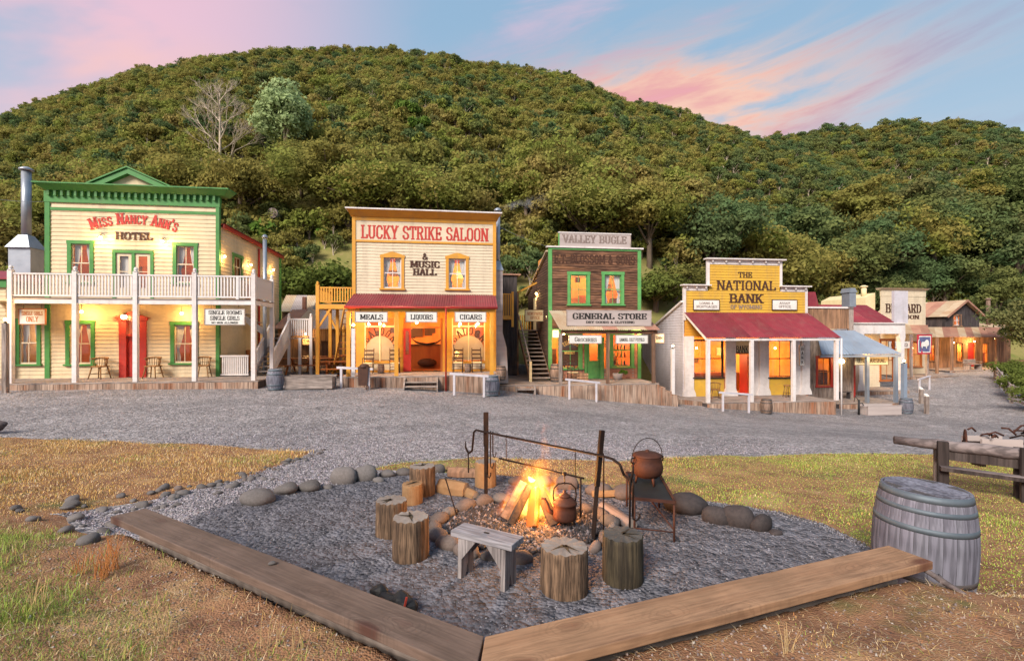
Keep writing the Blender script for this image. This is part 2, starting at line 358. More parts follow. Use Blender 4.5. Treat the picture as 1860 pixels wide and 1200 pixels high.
def glass():
    m = bpy.data.materials.new('glass'); m.use_nodes = True; nt = m.node_tree; nt.nodes.clear(); MATS['glass'] = m
    o = nt.nodes.new('ShaderNodeOutputMaterial'); t = nt.nodes.new('ShaderNodeBsdfTransparent'); g = nt.nodes.new('ShaderNodeBsdfGlossy')
    g.inputs['Roughness'].default_value = .04; t.inputs[0].default_value = (.95, .95, .93, 1)
    mx = nt.nodes.new('ShaderNodeMixShader'); mx.inputs[0].default_value = .10
    nt.links.new(t.outputs[0], mx.inputs[1]); nt.links.new(g.outputs[0], mx.inputs[2]); nt.links.new(mx.outputs[0], o.inputs[0])
glass()
def leafmat(name, cols, rnd=.25, trans=.35):
    m = bpy.data.materials.new(name); m.use_nodes = True; nt = m.node_tree; nt.nodes.clear(); MATS[name] = m
    o = nt.nodes.new('ShaderNodeOutputMaterial'); d = nt.nodes.new('ShaderNodeBsdfDiffuse'); tr = nt.nodes.new('ShaderNodeBsdfTranslucent')
    mx = nt.nodes.new('ShaderNodeMixShader'); mx.inputs[0].default_value = trans
    oi = nt.nodes.new('ShaderNodeObjectInfo'); rp = nt.nodes.new('ShaderNodeValToRGB'); g0 = nt.nodes.new('ShaderNodeNewGeometry'); n0 = nt.nodes.new('ShaderNodeTexNoise'); n0.inputs['Scale'].default_value = .09; n0.inputs['Detail'].default_value = 3; nt.links.new(g0.outputs['Position'], n0.inputs['Vector'])
    nt.links.new((E(nt, n0.outputs['Fac']).ss(.3, .7) * .55 + E(nt, oi.outputs['Random']) * .45).s, rp.inputs[0])
    els = rp.color_ramp.elements
    for i, c in enumerate(cols):
        p = i / max(1, len(cols) - 1)
        if i < 2: e = els[i]; e.position = p
        else: e = els.new(p)
        e.color = (*c, 1)
    if len(cols) > 2:
        for i, c in enumerate(cols):
            els[i].position = i / (len(cols) - 1); els[i].color = (*c, 1)
    ge = nt.nodes.new('ShaderNodeNewGeometry'); nz = nt.nodes.new('ShaderNodeTexNoise'); nz.inputs['Scale'].default_value = 1.3; nz.inputs['Detail'].default_value = 3
    nt.links.new(ge.outputs['Position'], nz.inputs['Vector'])
    hs = nt.nodes.new('ShaderNodeHueSaturation'); mr = nt.nodes.new('ShaderNodeMapRange'); mr.inputs[1].default_value = .3; mr.inputs[2].default_value = .7
    mr.inputs[3].default_value = 1 - rnd; mr.inputs[4].default_value = 1 + rnd
    nt.links.new(nz.outputs['Fac'], mr.inputs[0]); nt.links.new(mr.outputs[0], hs.inputs['Value']); nt.links.new(rp.outputs[0], hs.inputs['Color'])
    for s in (d, tr): nt.links.new(hs.outputs[0], s.inputs[0])
    nt.links.new(d.outputs[0], mx.inputs[1]); nt.links.new(tr.outputs[0], mx.inputs[2]); nt.links.new(mx.outputs[0], o.inputs[0])
leafmat('leaf_olive', [(.22, .245, .06), (.25, .235, .065), (.29, .245, .07), (.23, .27, .06), (.33, .26, .09), (.27, .25, .075)], .32, .42)
leafmat('leaf_dark', [(.105, .15, .05), (.17, .185, .06), (.095, .155, .065), (.19, .175, .065)], .3)
leafmat('leaf_pale', [(.36, .44, .21), (.31, .40, .18)], .22)
leafmat('leaf_fresh', [(0.101, 0.203, 0.031), (0.132, 0.193, 0.041)], .25)
leafmat('leaf_bush', [(0.152, 0.175, 0.040), (0.116, 0.152, 0.036), (0.175, 0.163, 0.047)], .3)
# ------------------------------------------------------------------ terrain
CTRL = np.array([(-30, 16, .1), (-20, 17, .06), (-14, 18, .04), (-9, 19, 0), (-3.7, 20, -.16), (0, 22, -.52), (3.9, 23, -1.0), (8, 23.7, -1.42), (12.9, 24.7, -1.83),
    (17, 25.5, -2.1), (22, 28, -2.15), (30, 34, -1.6), (37, 40, -1.05), (48, 44, -.7), (60, 50, 0), (-12, 10, 0), (-5, 10, 0), (0, 10, -.05), (4, 10, -.2), (8, 10, -.25), (13, 12, -.7),
    (20, 16, -1.5), (30, 20, -1.6), (50, 25, -.5), (-4, 3, 0), (4, 3, 0), (0, 3, 0), (-4, 7.5, 0), (4, 7.5, -.02), (0, 7.5, 0), (-8, 6, .06), (8, 6, -.12), (-8, 0, .1), (8, 0, .1), (0, -4, .1),
    (-30, 0, .2), (30, 0, .2), (-16, 33, 1.0), (-4, 32, .5), (5, 34, 0), (16, 38, -.8), (-40, 30, 1), (-60, 10, 1), (70, 10, 1), (-70, 50, 2), (80, 60, 3)], float)
def tps_fit(P):
    n = len(P); d = np.hypot(P[:, None, 0] - P[None, :, 0], P[:, None, 1] - P[None, :, 1])
    K = np.where(d > 0, d ** 2 * np.log(np.maximum(d, 1e-9)), 0) + np.eye(n) * .5
    Q = np.c_[np.ones(n), P[:, :2]]
    A = np.block([[K, Q], [Q.T, np.zeros((3, 3))]])
    return np.linalg.solve(A, np.r_[P[:, 2], 0, 0, 0])
TW = tps_fit(CTRL)
def sst(a, b, x): t = np.clip((x - a) / (b - a), 0, 1); return t * t * (3 - 2 * t)
VC, VL, VR = np.array((-.155, 2.72)), np.array((-3.57, 4.72)), np.array((3.02, 3.89))   # inner edge of the bench planks
def segdist(x, y, a, b):
    dx, dy = b[0] - a[0], b[1] - a[1]; t = np.clip(((x - a[0]) * dx + (y - a[1]) * dy) / (dx * dx + dy * dy), 0, 1)
    return np.hypot(x - a[0] - t * dx, y - a[1] - t * dy)
def vside(x, y):                       # + on the camera side of the bench line, metres
    dl = (VC - VL) / np.linalg.norm(VC - VL); dr = (VR - VC) / np.linalg.norm(VR - VC)
    sl = (x - VL[0]) * dl[1] - (y - VL[1]) * dl[0]; sr = (x - VC[0]) * dr[1] - (y - VC[1]) * dr[0]
    return np.maximum(sl, sr)
def vnoise(x, y, sc, seed=0):
    g = np.random.default_rng(seed).random((128, 128)); u, v = np.asarray(x) / sc + 1000, np.asarray(y) / sc + 1000
    i, j = np.floor(u).astype(int), np.floor(v).astype(int); fu, fv = u - i, v - j
    fu, fv = fu * fu * (3 - 2 * fu), fv * fv * (3 - 2 * fv); i, j, i1, j1 = i % 128, j % 128, (i + 1) % 128, (j + 1) % 128
    return (g[i, j] * (1 - fu) + g[i1, j] * fu) * (1 - fv) + (g[i, j1] * (1 - fu) + g[i1, j1] * fu) * fv
def height(x, y):
    x = np.asarray(x, float); y = np.asarray(y, float); shp = np.broadcast(x, y).shape
    x, y = np.broadcast_to(x, shp).ravel(), np.broadcast_to(y, shp).ravel()
    z = np.full(len(x), TW[-3]) + TW[-2] * x + TW[-1] * y
    for k in range(len(CTRL)):
        d2 = (x - CTRL[k, 0]) ** 2 + (y - CTRL[k, 1]) ** 2
        z += TW[k] * np.where(d2 > 0, .5 * d2 * np.log(np.maximum(d2, 1e-12)), 0)
    flat = sst(6.0, 4.0, np.hypot(x / 1.15, (y - 5.3) / .9)); z = z * (1 - flat)       # level gathering place
    s = vside(x, y)
    beyond = np.maximum(0, np.maximum(VL[0] - x, x - VR[0]))
    a, b = .06 - .5 * np.minimum(beyond, 2), .24 + 1.0 * np.minimum(beyond, 3)
    out = .315 + .11 * sst(.1, 2.2, s) + .05 * (vnoise(x, y, .7, 3) - .5) * sst(.2, .6, s) + .02 * (vnoise(x, y, .16, 5) - .5)
    w = sst(0, 1, (s - a) / (b - a)); 
    z = z * (1 - w) + np.maximum(out, z) * w
    z = z - .12 * np.exp(-((x - 3.5) ** 2 + (y - 4.0) ** 2) / .45 ** 2)
    z = z + .03 * (vnoise(x, y, 2.1, 8) - .5) * sst(7, 9, y)
    return z.reshape(shp)
def h1(x, y): return float(height(x, y))
def poly_sdf(x, y, P):                 # + inside
    P = np.asarray(P, float); d = np.full(len(x), 1e9); ins = np.zeros(len(x), bool)
    for i in range(len(P)):
        a, b = P[i], P[(i + 1) % len(P)]; d = np.minimum(d, segdist(x, y, a, b))
        c = ((a[1] > y) != (b[1] > y)) & (x < (b[0] - a[0]) * (y - a[1]) / (b[1] - a[1] + 1e-12) + a[0]); ins ^= c
    return np.where(ins, d, -d)
pt = lambda px, py, z=0.0: tuple(onz(px, py, z)[:2])
GRASS_L = [pt(-700, 800), pt(-200, 792), pt(0, 796), pt(250, 806), pt(430, 812), pt(560, 820), pt(545, 832), pt(480, 852), pt(420, 874), pt(330, 893), pt(250, 915), pt(150, 935), pt(60, 955), pt(-300, 985), pt(-900, 985)]
GRASS_R = [pt(672, 852), pt(735, 838), pt(860, 832), pt(1000, 834), pt(1130, 836), pt(1230, 838, -.1), pt(1320, 828, -.1), pt(1460, 823, -.15), pt(1700, 822, -.2), pt(2100, 826, -.2), pt(3200, 860, -.2), pt(3200, 1100),
    pt(1800, 1090), pt(1690, 1040), pt(1575, 988), pt(1500, 952), pt(1420, 930), pt(1300, 912), pt(1190, 900), pt(1090, 884), pt(960, 868), pt(860, 860), pt(760, 858)]
def grass_sdf(x, y):
    return np.maximum(np.maximum(poly_sdf(x, y, GRASS_L), poly_sdf(x, y, GRASS_R)), vside(x, y) - .14)
def axis(segs):
    a = []
    for lo, hi, st in segs: a += list(np.arange(lo, hi, st))
    return np.array(a + [segs[-1][1]])
XS = axis([(-90, -30, 3), (-30, -9, .7), (-9, -4.5, .16), (-4.5, 4.5, .065), (4.5, 9, .14), (9, 26, .5), (26, 90, 3)])
YS = axis([(-6, .8, .3), (.8, 6.5, .06), (6.5, 11, .09), (11, 32, .45), (32, 62, 2)])
GX, GY = np.meshgrid(XS, YS); GZ = height(GX, GY)
def gridfaces(ny, nx):
    i = np.arange(ny - 1)[:, None] * nx + np.arange(nx - 1)[None, :]
    return np.stack([i, i + 1, i + nx + 1, i + nx], -1).reshape(-1, 4)
F_all = gridfaces(len(YS), len(XS))
V = np.stack([GX, GY, GZ], -1).reshape(-1, 3)
gx, gy = V[:, 0], V[:, 1]
gs = grass_sdf(gx, gy) + .22 * (vnoise(gx, gy, .55, 21) - .5) + .10 * (vnoise(gx, gy, .17, 22) - .5)

def groundmat(name, layers, bump, rough=.95):
    """colour layers mixed by world-position noise: (colour, noise scale, lo, hi)"""
    m = bpy.data.materials.new(name); m.use_nodes = True; nt = m.node_tree; MATS[name] = m; b = nt.nodes['Principled BSDF']
    b.inputs['Roughness'].default_value = rough; b.inputs['Specular IOR Level'].default_value = .15
    tcn = nt.nodes.new('ShaderNodeTexCoord'); c = tuple(layers[0][0])
    for k, (cc, sc, lo, hi) in enumerate(layers[1:]):
        nz = nt.nodes.new('ShaderNodeTexNoise'); nz.inputs['Scale'].default_value = sc; nz.inputs['Detail'].default_value = 5; nz.inputs['Roughness'].default_value = .65
        ad = nt.nodes.new('ShaderNodeVectorMath'); ad.inputs[1].default_value = (k * 7.3, k * 3.1, 0); nt.links.new(tcn.outputs['Object'], ad.inputs[0]); nt.links.new(ad.outputs[0], nz.inputs['Vector'])
        c = mixc(nt, E(nt, nz.outputs['Fac']).ss(lo, hi), c, tuple(cc))
    nt.links.new(c, b.inputs['Base Color'])
    h = None
    for sc, st in bump:
        v = nt.nodes.new('ShaderNodeTexVoronoi'); v.inputs['Scale'].default_value = sc; nt.links.new(tcn.outputs['Object'], v.inputs['Vector'])
        e = E(nt, v.outputs['Distance']) * st; h = e if h is None else h + e
    if h is not None:
        bp = nt.nodes.new('ShaderNodeBump'); bp.inputs['Strength'].default_value = .8; bp.inputs['Distance'].default_value = .03; bp.invert = True
        nt.links.new(h.s, bp.inputs['Height']); nt.links.new(bp.outputs[0], b.inputs['Normal'])
    return m, nt, b, tcn
groundmat('soil', [((.27, .14, .075),), ((.165, .082, .048), 2.6, .44, .62), ((.36, .225, .115), 1.1, .52, .68), ((.115, .115, .04), .8, .56, .7), ((.33, .25, .18), 24, .58, .7), ((.07, .045, .03), 17, .6, .72)], [(70, .35)])
def gravelmat(name, a, b_, c_, sc):
    m, nt, b, tcn = groundmat(name, [(a,), (b_, .35, .38, .66), (tuple(v * 1.22 for v in a), .9, .52, .7), (tuple(v * .72 for v in b_), 2.2, .56, .72)], [])
    base = b.inputs['Base Color'].links[0].from_socket
    vo = nt.nodes.new('ShaderNodeTexVoronoi'); vo.inputs['Scale'].default_value = sc; nt.links.new(tcn.outputs['Object'], vo.inputs['Vector'])
    sv = nt.nodes.new('ShaderNodeSeparateColor'); nt.links.new(vo.outputs['Color'], sv.inputs[0])
    v2 = nt.nodes.new('ShaderNodeTexVoronoi'); v2.inputs['Scale'].default_value = sc * .37; nt.links.new(tcn.outputs['Object'], v2.inputs['Vector'])
    s2 = nt.nodes.new('ShaderNodeSeparateColor'); nt.links.new(v2.outputs['Color'], s2.inputs[0])
    val = E(nt, sv.outputs[0]) * .8 + E(nt, s2.outputs[1]).pow(2.0) * .5 + .42
    hs = nt.nodes.new('ShaderNodeHueSaturation'); nt.links.new(base, hs.inputs['Color']); nt.links.new(val.s, hs.inputs['Value'])
    nt.links.new(hs.outputs[0], b.inputs['Base Color'])
    bp = nt.nodes.new('ShaderNodeBump'); bp.inputs['Strength'].default_value = 1.0; bp.inputs['Distance'].default_value = .02; bp.invert = True
    nt.links.new((E(nt, vo.outputs['Distance']) + E(nt, v2.outputs['Distance']) * 1.5).s, bp.inputs['Height']); nt.links.new(bp.outputs[0], b.inputs['Normal'])
gravelmat('gravel', (.255, .236, .238), (.185, .173, .178), None, 30)
gravelmat('gravelpit', (.11, .107, .12), (.09, .088, .10), None, 30)

g = link('ground', npmesh('ground', V, F_all, 'soil', True)); struct(g)
def gravel_sheet(name, sd, zoff, mt, region):
    W = V.copy(); W[:, 2] += np.clip(sd * .12, -.05, zoff)
    keep = region[F_all].all(1) & (sd[F_all].max(1) > -.12)
    F = F_all[keep]; used = np.unique(F); re = np.full(len(W), -1); re[used] = np.arange(len(used))
    return struct(link(name, npmesh(name, W[used], re[F], mt, True)))
pit_in = (np.hypot((gx - .3) / 4.2, (gy - 5.0) / 2.75) < 1) & (vside(gx, gy) < .14)
pits = np.minimum(-gs, (1 - np.hypot((gx - .3) / 4.2, (gy - 5.0) / 2.75)) * 2.2 + .25 * (vnoise(gx, gy, .6, 31) - .5))
gravel_sheet('gravel_road', -gs, .012, 'gravel', gy < 46)
gravel_sheet('fire_pit_gravel', pits, .022, 'gravelpit', (np.abs(gx) < 5.5) & (gy < 9) & (gy > 2))

# loose gravel pieces where single stones can be made out
def stones(n, xs, ys, accept, smin, smax, tintf, zoff=.012):
    x = rng.uniform(*xs, n); y = rng.uniform(*ys, n); k = accept(x, y); x, y = x[k], y[k]; n = len(x); z = height(x, y) + zoff
    s = rng.uniform(smin, smax, n) * (.7 + .6 * rng.random(n))
    B = np.array([(1, 0, 0), (0, 1, 0), (-1, 0, 0), (0, -1, 0), (0, 0, 1), (0, 0, -1)], float)
    T = np.array([(0, 1, 4), (1, 2, 4), (2, 3, 4), (3, 0, 4), (1, 0, 5), (2, 1, 5), (3, 2, 5), (0, 3, 5)])
    a = rng.uniform(0, 2 * np.pi, n); ca, sa = np.cos(a), np.sin(a)
    P = B[None] * (1 + .35 * rng.uniform(-1, 1, (n, 6, 1))) + .3 * rng.uniform(-1, 1, (n, 6, 3))
    P = P * s[:, None, None] * np.stack([np.ones(n), rng.uniform(.6, 1, n), rng.uniform(.6, 1.0, n)], -1)[:, None, :]
    Q = np.empty_like(P); Q[..., 0] = P[..., 0] * ca[:, None] - P[..., 1] * sa[:, None] + x[:, None]
    Q[..., 1] = P[..., 0] * sa[:, None] + P[..., 1] * ca[:, None] + y[:, None]; Q[..., 2] = P[..., 2] + z[:, None]
    F = (T[None] + (np.arange(n) * 6)[:, None, None]).reshape(-1, 3)
    tc_ = np.repeat(tintf(n, x, y), 8, 0)
    return Q.reshape(-1, 3), F, np.c_[tc_, np.ones(len(tc_))]
def graytint(n, x, y):
    v = np.exp(rng.normal(-.12, .52, n))[:, None]; w = rng.random((n, 1))
    return np.clip(v * (np.array([.95, .96, 1.06]) * (1 - w) + np.array([1.1, .98, .9]) * w), .12, 1.55)
def inpit(x, y):
    r = np.hypot((x - .3) / 4.1, (y - 5.0) / 2.7) < 1
    return r & (grass_sdf(x, y) < -.03) & (rng.random(len(x)) < np.clip(1.5 - (y - 3) / 4.2, .25, 1)) & (np.hypot((x - .12) / .85, (y - 5.35) / .68) > 1)
Q, F, T = stones(140000, (-4.2, 4.6), (2.6, 7.6), inpit, .0085, .0165, graytint)
T[:, :3] *= .78
stuff(link('loose_gravel', npmesh('loose_gravel', Q, F, 'pebble', attr=T)), 'dark blue grey crushed gravel covering the fire pit floor', 'gravel')
def onpath(x, y): return (grass_sdf(x, y) < -.05) & (np.hypot((x - .3) / 4.1, (y - 5.0) / 2.7) > .97) & (np.abs(x) < y * 1.1) & (rng.random(len(x)) < np.clip((11 - y) / 4, .1, 1))
Q, F, T = stones(100000, (-7, 6), (5, 11.5), onpath, .009, .017, lambda n, x, y: graytint(n, x, y) * np.array([1.2, 1.13, 1.14]))
stuff(link('road_gravel', npmesh('road_gravel', Q, F, 'pebble', attr=T)), 'pale grey loose gravel strewn over the road behind the pit', 'gravel')
def rubble(x, y): s = vside(x, y); return (s > .24) & (s < 1.5) & (rng.random(len(x)) < np.clip(.9 - s * .6, .08, 1) * (.35 + .9 * (vnoise(x, y, .4, 77) > .5)))
Q, F, T = stones(16000, (-4, 5), (1, 5), rubble, .005, .012, lambda n, x, y: np.clip(graytint(n, x, y) * np.array([1.25, 1.0, .8]), 0, 1.7), .001)
stuff(link('rubble', npmesh('rubble', Q, F, 'pebble', attr=T)), 'small pale chips of stone in the dirt outside the bench planks', 'gravel')

# grass
STRAW, GOLD, GREEN, DKGREEN, RUSTY, PALE = (np.array(c) for c in ((.58, .40, .165), (.66, .41, .115), (.28, .36, .06), (.15, .24, .04), (.46, .20, .07), (.74, .58, .36)))
def blades(n, xs, ys, accept, hfun, colf, wid, lean=.5, flat=0.0):
    x = rng.uniform(*xs, n); y = rng.uniform(*ys, n); k = accept(x, y); x, y = x[k], y[k]; n = len(x); z = height(x, y) - .004
    hh = hfun(x, y) * rng.uniform(.5, 1.25, n); a = rng.uniform(0, 2 * np.pi, n); ln = rng.uniform(.1, 1, n) * lean
    fl = rng.random(n) < flat; hh2 = np.where(fl, hh * .18, hh); ln = np.where(fl, 1.0 / .9, ln)
    w = wid * (.6 + .8 * rng.random(n)); b = a + rng.uniform(-1.2, 1.2, n)
    dx, dy = np.cos(a) * hh * ln, np.sin(a) * hh * ln; wx, wy = -np.sin(b) * w, np.cos(b) * w
    P = np.empty((n, 5, 3)); P[:, 0] = np.c_[x - wx, y - wy, z]; P[:, 1] = np.c_[x + wx, y + wy, z]
    P[:, 2] = np.c_[x + wx * .7 + dx * .35, y + wy * .7 + dy * .35, z + hh2 * .6]; P[:, 3] = np.c_[x - wx * .7 + dx * .35, y - wy * .7 + dy * .35, z + hh2 * .6]
    P[:, 4] = np.c_[x + dx, y + dy, z + hh2]
    o = (np.arange(n) * 5)[:, None]; F = np.concatenate([o + [[0, 1, 2]], o + [[0, 2, 3]], o + [[3, 2, 4]]], 1).reshape(-1, 3)
    T = np.repeat(np.c_[np.clip(colf(n, x, y), 0, 1), np.ones(n)], 3, 0)
    return P.reshape(-1, 3), F, T
def mixcol(n, w, *cs):
    w = np.stack([np.broadcast_to(v, (n,)) for v in w], -1).astype(float); w = np.clip(w, 0, None) + 1e-6; w /= w.sum(-1, keepdims=True)
    u = rng.random((n, 1)); i = (u > np.cumsum(w, -1)).sum(-1).clip(0, len(cs) - 1)
    return np.array(cs)[i] * rng.uniform(.7, 1.2, (n, 1))
vis = lambda x, y: np.abs(x) < y * 1.12 + .4
def greenL(x, y): return sst(.45, .66, vnoise(x, y, .55, 41)) * 1.0 + sst(1.2, 2.4, -x - .2 * y) * sst(5.2, 4.0, y) * 2.2
acc = lambda x, y: (vside(x, y) > .28) & vis(x, y) & (rng.random(len(x)) < np.where(x < .2, np.clip(.10 + 1.2 * sst(.35, 1.3, vside(x, y) + .8 * (vnoise(x, y, .6, 47) - .5)), 0, 1), .35 * sst(.45, .85, vnoise(x, y, .35, 43)) + .035))
Q, F, T = blades(300000, (-6.2, 5.2), (.9, 5.6), acc, lambda x, y: np.where(x < -.6, .032 + .085 * vnoise(x, y, .3, 44) ** 2.5, .024), lambda n, x, y: mixcol(n, (.5, .18, greenL(x, y) * 2.8 * (x < .5) + .10, greenL(x, y) * .9 * (x < .5) + .03, .16, .5), STRAW, GOLD, GREEN, DKGREEN, RUSTY, PALE), .0017, 1.0, .5)
stuff(link('bank_grass', npmesh('bank_grass', Q, F, 'blade', attr=T)), 'rough straw and green grass on the near bank', 'grass')
acc = lambda x, y: (vside(x, y) > .25) & vis(x, y) & (rng.random(len(x)) < (.12 + .6 * vnoise(x, y, .25, 48)) * (.35 + .65 * sst(.3, 1.0, vside(x, y))))
Q, F, T = blades(90000, (-5.5, 4.6), (1.3, 5.0), acc, lambda x, y: .05 + .05 * vnoise(x, y, .3, 49), lambda n, x, y: mixcol(n, (.6, .25, .04, .02, .35, .8), STRAW, GOLD, GREEN, DKGREEN, RUSTY * .7, PALE) * rng.uniform(.45, 1.0, (n, 1)), .0015, 1.1, 1.0)
Q[:, 2] += .004
stuff(link('straw_litter', npmesh('straw_litter', Q, F, 'blade', attr=T)), 'dry straw and dead stalks lying on the soil of the near bank', 'straw')
acc = lambda x, y: (poly_sdf(x, y, GRASS_L) > .05 - .2 * rng.random(len(x)) ** 2) & vis(x, y)
Q, F, T = blades(190000, (-13, -1.8), (5.0, 10.8), acc, lambda x, y: .018 + .04 * vnoise(x, y, .8, 51) ** 2, lambda n, x, y: mixcol(n, (.75, .75, .9 * sst(.55, .75, vnoise(x, y, .9, 52)) + .04, .15 * sst(.6, .8, vnoise(x, y, .9, 52)), .22, .35), STRAW, GOLD, GREEN, DKGREEN, RUSTY, PALE), .0032, .9, .3)
stuff(link('left_meadow_grass', npmesh('left_meadow_grass', Q, F, 'blade', attr=T)), 'dry golden meadow grass left of the fire pit', 'grass')
acc = lambda x, y: (poly_sdf(x, y, GRASS_R) > .04 - .2 * rng.random(len(x)) ** 2) & vis(x, y)
def gr(x, y): return sst(.35, .72, .14 + vnoise(x, y, 1.3, 61) * .7 + .2 * sst(2, 5.5, x) + .2 * sst(7.8, 5.4, y) * (x > 1.5))
Q, F, T = blades(400000, (-2.2, 11), (3.2, 11), acc, lambda x, y: .012 + .02 * vnoise(x, y, .8, 62) ** 2, lambda n, x, y: mixcol(n, (.70, .25, gr(x, y) * 5.0 + .15, gr(x, y) * .35, .10, .15), STRAW, GOLD, GREEN, DKGREEN, RUSTY, PALE), .0042, .9, .3)
stuff(link('right_meadow_grass', npmesh('right_meadow_grass', Q, F, 'blade', attr=T)), 'short green and straw coloured grass behind and right of the fire pit', 'grass')

# ------------------------------------------------------------------ hill and its forest
RID = np.array([(-500, 330), (-200, 255), (0, 216), (60, 196), (120, 168), (250, 130), (400, 102), (530, 89), (600, 87), (700, 92), (800, 104), (900, 117), (1000, 138), (1100, 162), (1180, 188), (1250, 214), (1330, 244), (1420, 275), (1550, 330), (1700, 390), (1860, 430), (2300, 470)], float)
RID2 = np.array([(900, 420), (1100, 330), (1250, 262), (1370, 252), (1420, 244), (1500, 234), (1560, 229), (1690, 218), (1760, 222), (1820, 236), (1900, 250), (2300, 330)], float)
YC, YC2 = 118.0, 165.0
def hill(x, y):
    x = np.asarray(x, float); y = np.asarray(y, float)
    yb = 30.5 + 17 * sst(10, 32, x); H = CAMZ + (CY - np.interp(x / np.where(x < 0, np.clip(y, 40, YC), YC) * FPX + CX, RID[:, 0], RID[:, 1])) / FPX * YC - 2.2
    u = (y - yb) / (YC - yb); p = np.where(u < 1, np.clip(u, 0, 1) * (1.22 - .22 * np.clip(u, 0, 1)), 1 - .5 * (u - 1) * (YC / 40))
    a = -1.2 + p * (H + 1.2)
    H2 = CAMZ + (CY - np.interp(x / YC2 * FPX + CX, RID2[:, 0], RID2[:, 1])) / FPX * YC2 - 3.0
    u2 = (y - 70) / (YC2 - 70); p2 = np.where(u2 < 1, np.clip(u2, 0, 1), 1 - (u2 - 1)); b = p2 * H2
    z = np.maximum(a, b); und = 3.2 * (vnoise(x, y, 13, 71) - .5) + 1.6 * (vnoise(x, y, 6, 72) - .5)
    return np.where(y < yb, -1.2 - (yb - y) * .3, z + und * sst(yb + 8, yb + 25, y) * sst(0, 25, YC2 + 10 - y))
hx = np.arange(-230, 231, 3.0); hy = np.arange(27, 196, 2.2); HX, HY = np.meshgrid(hx, hy)
HV = np.stack([HX, HY, hill(HX, HY)], -1).reshape(-1, 3)
groundmat('hillground', [((.165, .16, .05),), ((.22, .19, .07), .35, .4, .6), ((.12, .145, .035), .8, .5, .7), ((.24, .18, .085), 2.2, .58, .72)], [(3, .6)])
struct(link('hill', npmesh('hill', HV, gridfaces(len(hy), len(hx)), 'hillground', True)))

def crown(name, n, nb, shape, leaf, mt, seed, flat=.0, shell=(.72, 1.06), trunk=None, open_=.0, conic=0.0):
    """leaf sprays on a cloud of clumps; unit: metres, base of tree at z=0"""
    r = np.random.default_rng(seed); rx, rz, zc = shape
    d = r.normal(size=(nb, 3)); d /= np.linalg.norm(d, axis=1)[:, None]; d[:, 2] = np.where(d[:, 2] < -.35, -d[:, 2], d[:, 2])
    rad = r.uniform(.30, .95, nb)[:, None]; C = d * rad * np.array([rx, rx, rz]) + np.array([0, 0, zc])
    if conic: C[:, :2] *= np.clip(1.15 - conic * (C[:, 2:3] - (zc - rz)) / (2 * rz), .25, 1.2)
    br = r.uniform(.17, .46, nb) * rx
    k = r.integers(0, nb, n); e = r.normal(size=(n, 3)); e /= np.linalg.norm(e, axis=1)[:, None]
    e[:, 2] = np.abs(e[:, 2]) * np.where(r.random(n) < .78, 1, -1)
    sh_ = np.where(r.random(n) < .12, r.uniform(1.05, 1.5, n), r.uniform(*shell, n)); pos = C[k] + e * br[k][:, None] * sh_[:, None] * np.array([1, 1, .8])
    nor = e + r.normal(size=(n, 3)) * .55; nor /= np.linalg.norm(nor, axis=1)[:, None]
    t1 = np.cross(nor, r.normal(size=(n, 3))); t1 /= np.linalg.norm(t1, axis=1)[:, None] + 1e-9; t2 = np.cross(nor, t1)
    s = leaf * r.uniform(.55, 1.3, n)[:, None]; w = r.uniform(.35, .7, n)[:, None]
    P = np.stack([pos - t1 * s, pos - t2 * s * w, pos + t1 * s, pos + t2 * s * w], 1)
    return npmesh(name, P.reshape(-1, 3), np.arange(4 * n).reshape(-1, 4), mt), C
def trunk_mesh(name, h, r, C, seed, mt='trunk', lean=.06, nl=6):
    rr = random.Random(seed); m = MB(); top = Vector((rr.uniform(-lean, lean) * h, rr.uniform(-lean, lean) * h, h))
    m.tube([(0, 0, -.6), top * .5 + Vector((rr.uniform(-.1, .1), rr.uniform(-.1, .1), 0)), top], [r, r * .75, r * .35], 7)
    for q in range(nl):
        t = Vector(tuple(C[rr.randrange(len(C))])); s = top * rr.uniform(.35, .9); mid = s.lerp(t, .55) + Vector((0, 0, .1 * h * rr.random()))
        m.tube([s, mid, t], [r * .4, r * .25, r * .08], 5)
    return m.mesh(name, mt)
# far forest: crowns too small to pick apart, one object on the hill
protos = bpy.data.collections.new('forest_prototypes')
for i, (n, nb, shp, lf, mt) in enumerate([(900, 20, (2.0, 1.5, 2.0), .21, 'leaf_olive'), (900, 18, (1.7, 1.8, 2.3), .2, 'leaf_olive'), (1000, 22, (2.3, 1.3, 1.9), .21, 'leaf_olive'), (800, 16, (1.6, 1.2, 1.5), .2, 'leaf_dark'), (850, 18, (1.9, 1.7, 2.5), .2, 'leaf_dark'), (400, 10, (1.3, .8, 1.3), .24, 'leaf_fresh')]):
    cm, C = crown('forest_crown', n, nb, shp, lf, mt, 100 + i)
    tm = trunk_mesh('forest_trunk', shp[2], .13, C, i, 'deadwood' if i in (1, 4) else 'trunk', .1, 7)
    bm_v = [v.co[:] for v in cm.vertices]; me = bpy.data.meshes.new('forest_tree'); o1 = len(bm_v)
    fs = [tuple(p.vertices) for p in cm.polygons]; f2 = [tuple(v + o1 for v in p.vertices) for p in tm.polygons]
    me.from_pydata(bm_v + [v.co[:] for v in tm.vertices], [], fs + f2); me.materials.append(MATS[mt]); me.materials.append(tm.materials[0])
    me.polygons.foreach_set('material_index', [0] * len(fs) + [1] * len(f2)); me.update()
    protos.objects.link(bpy.data.objects.new('proto_%d' % i, me))
pts = []
def scatter(y0, y1, sp, cond):
    y = y0
    while y < y1:
        st = sp * 1.0; w = 1.16 * y + 14
        for x in np.arange(-w, w, st): pts.append((x + random.uniform(-.45, .45) * st, y + random.uniform(-.45, .45) * st))
        y += st * .85
scatter(35, 121, 1.2, None)
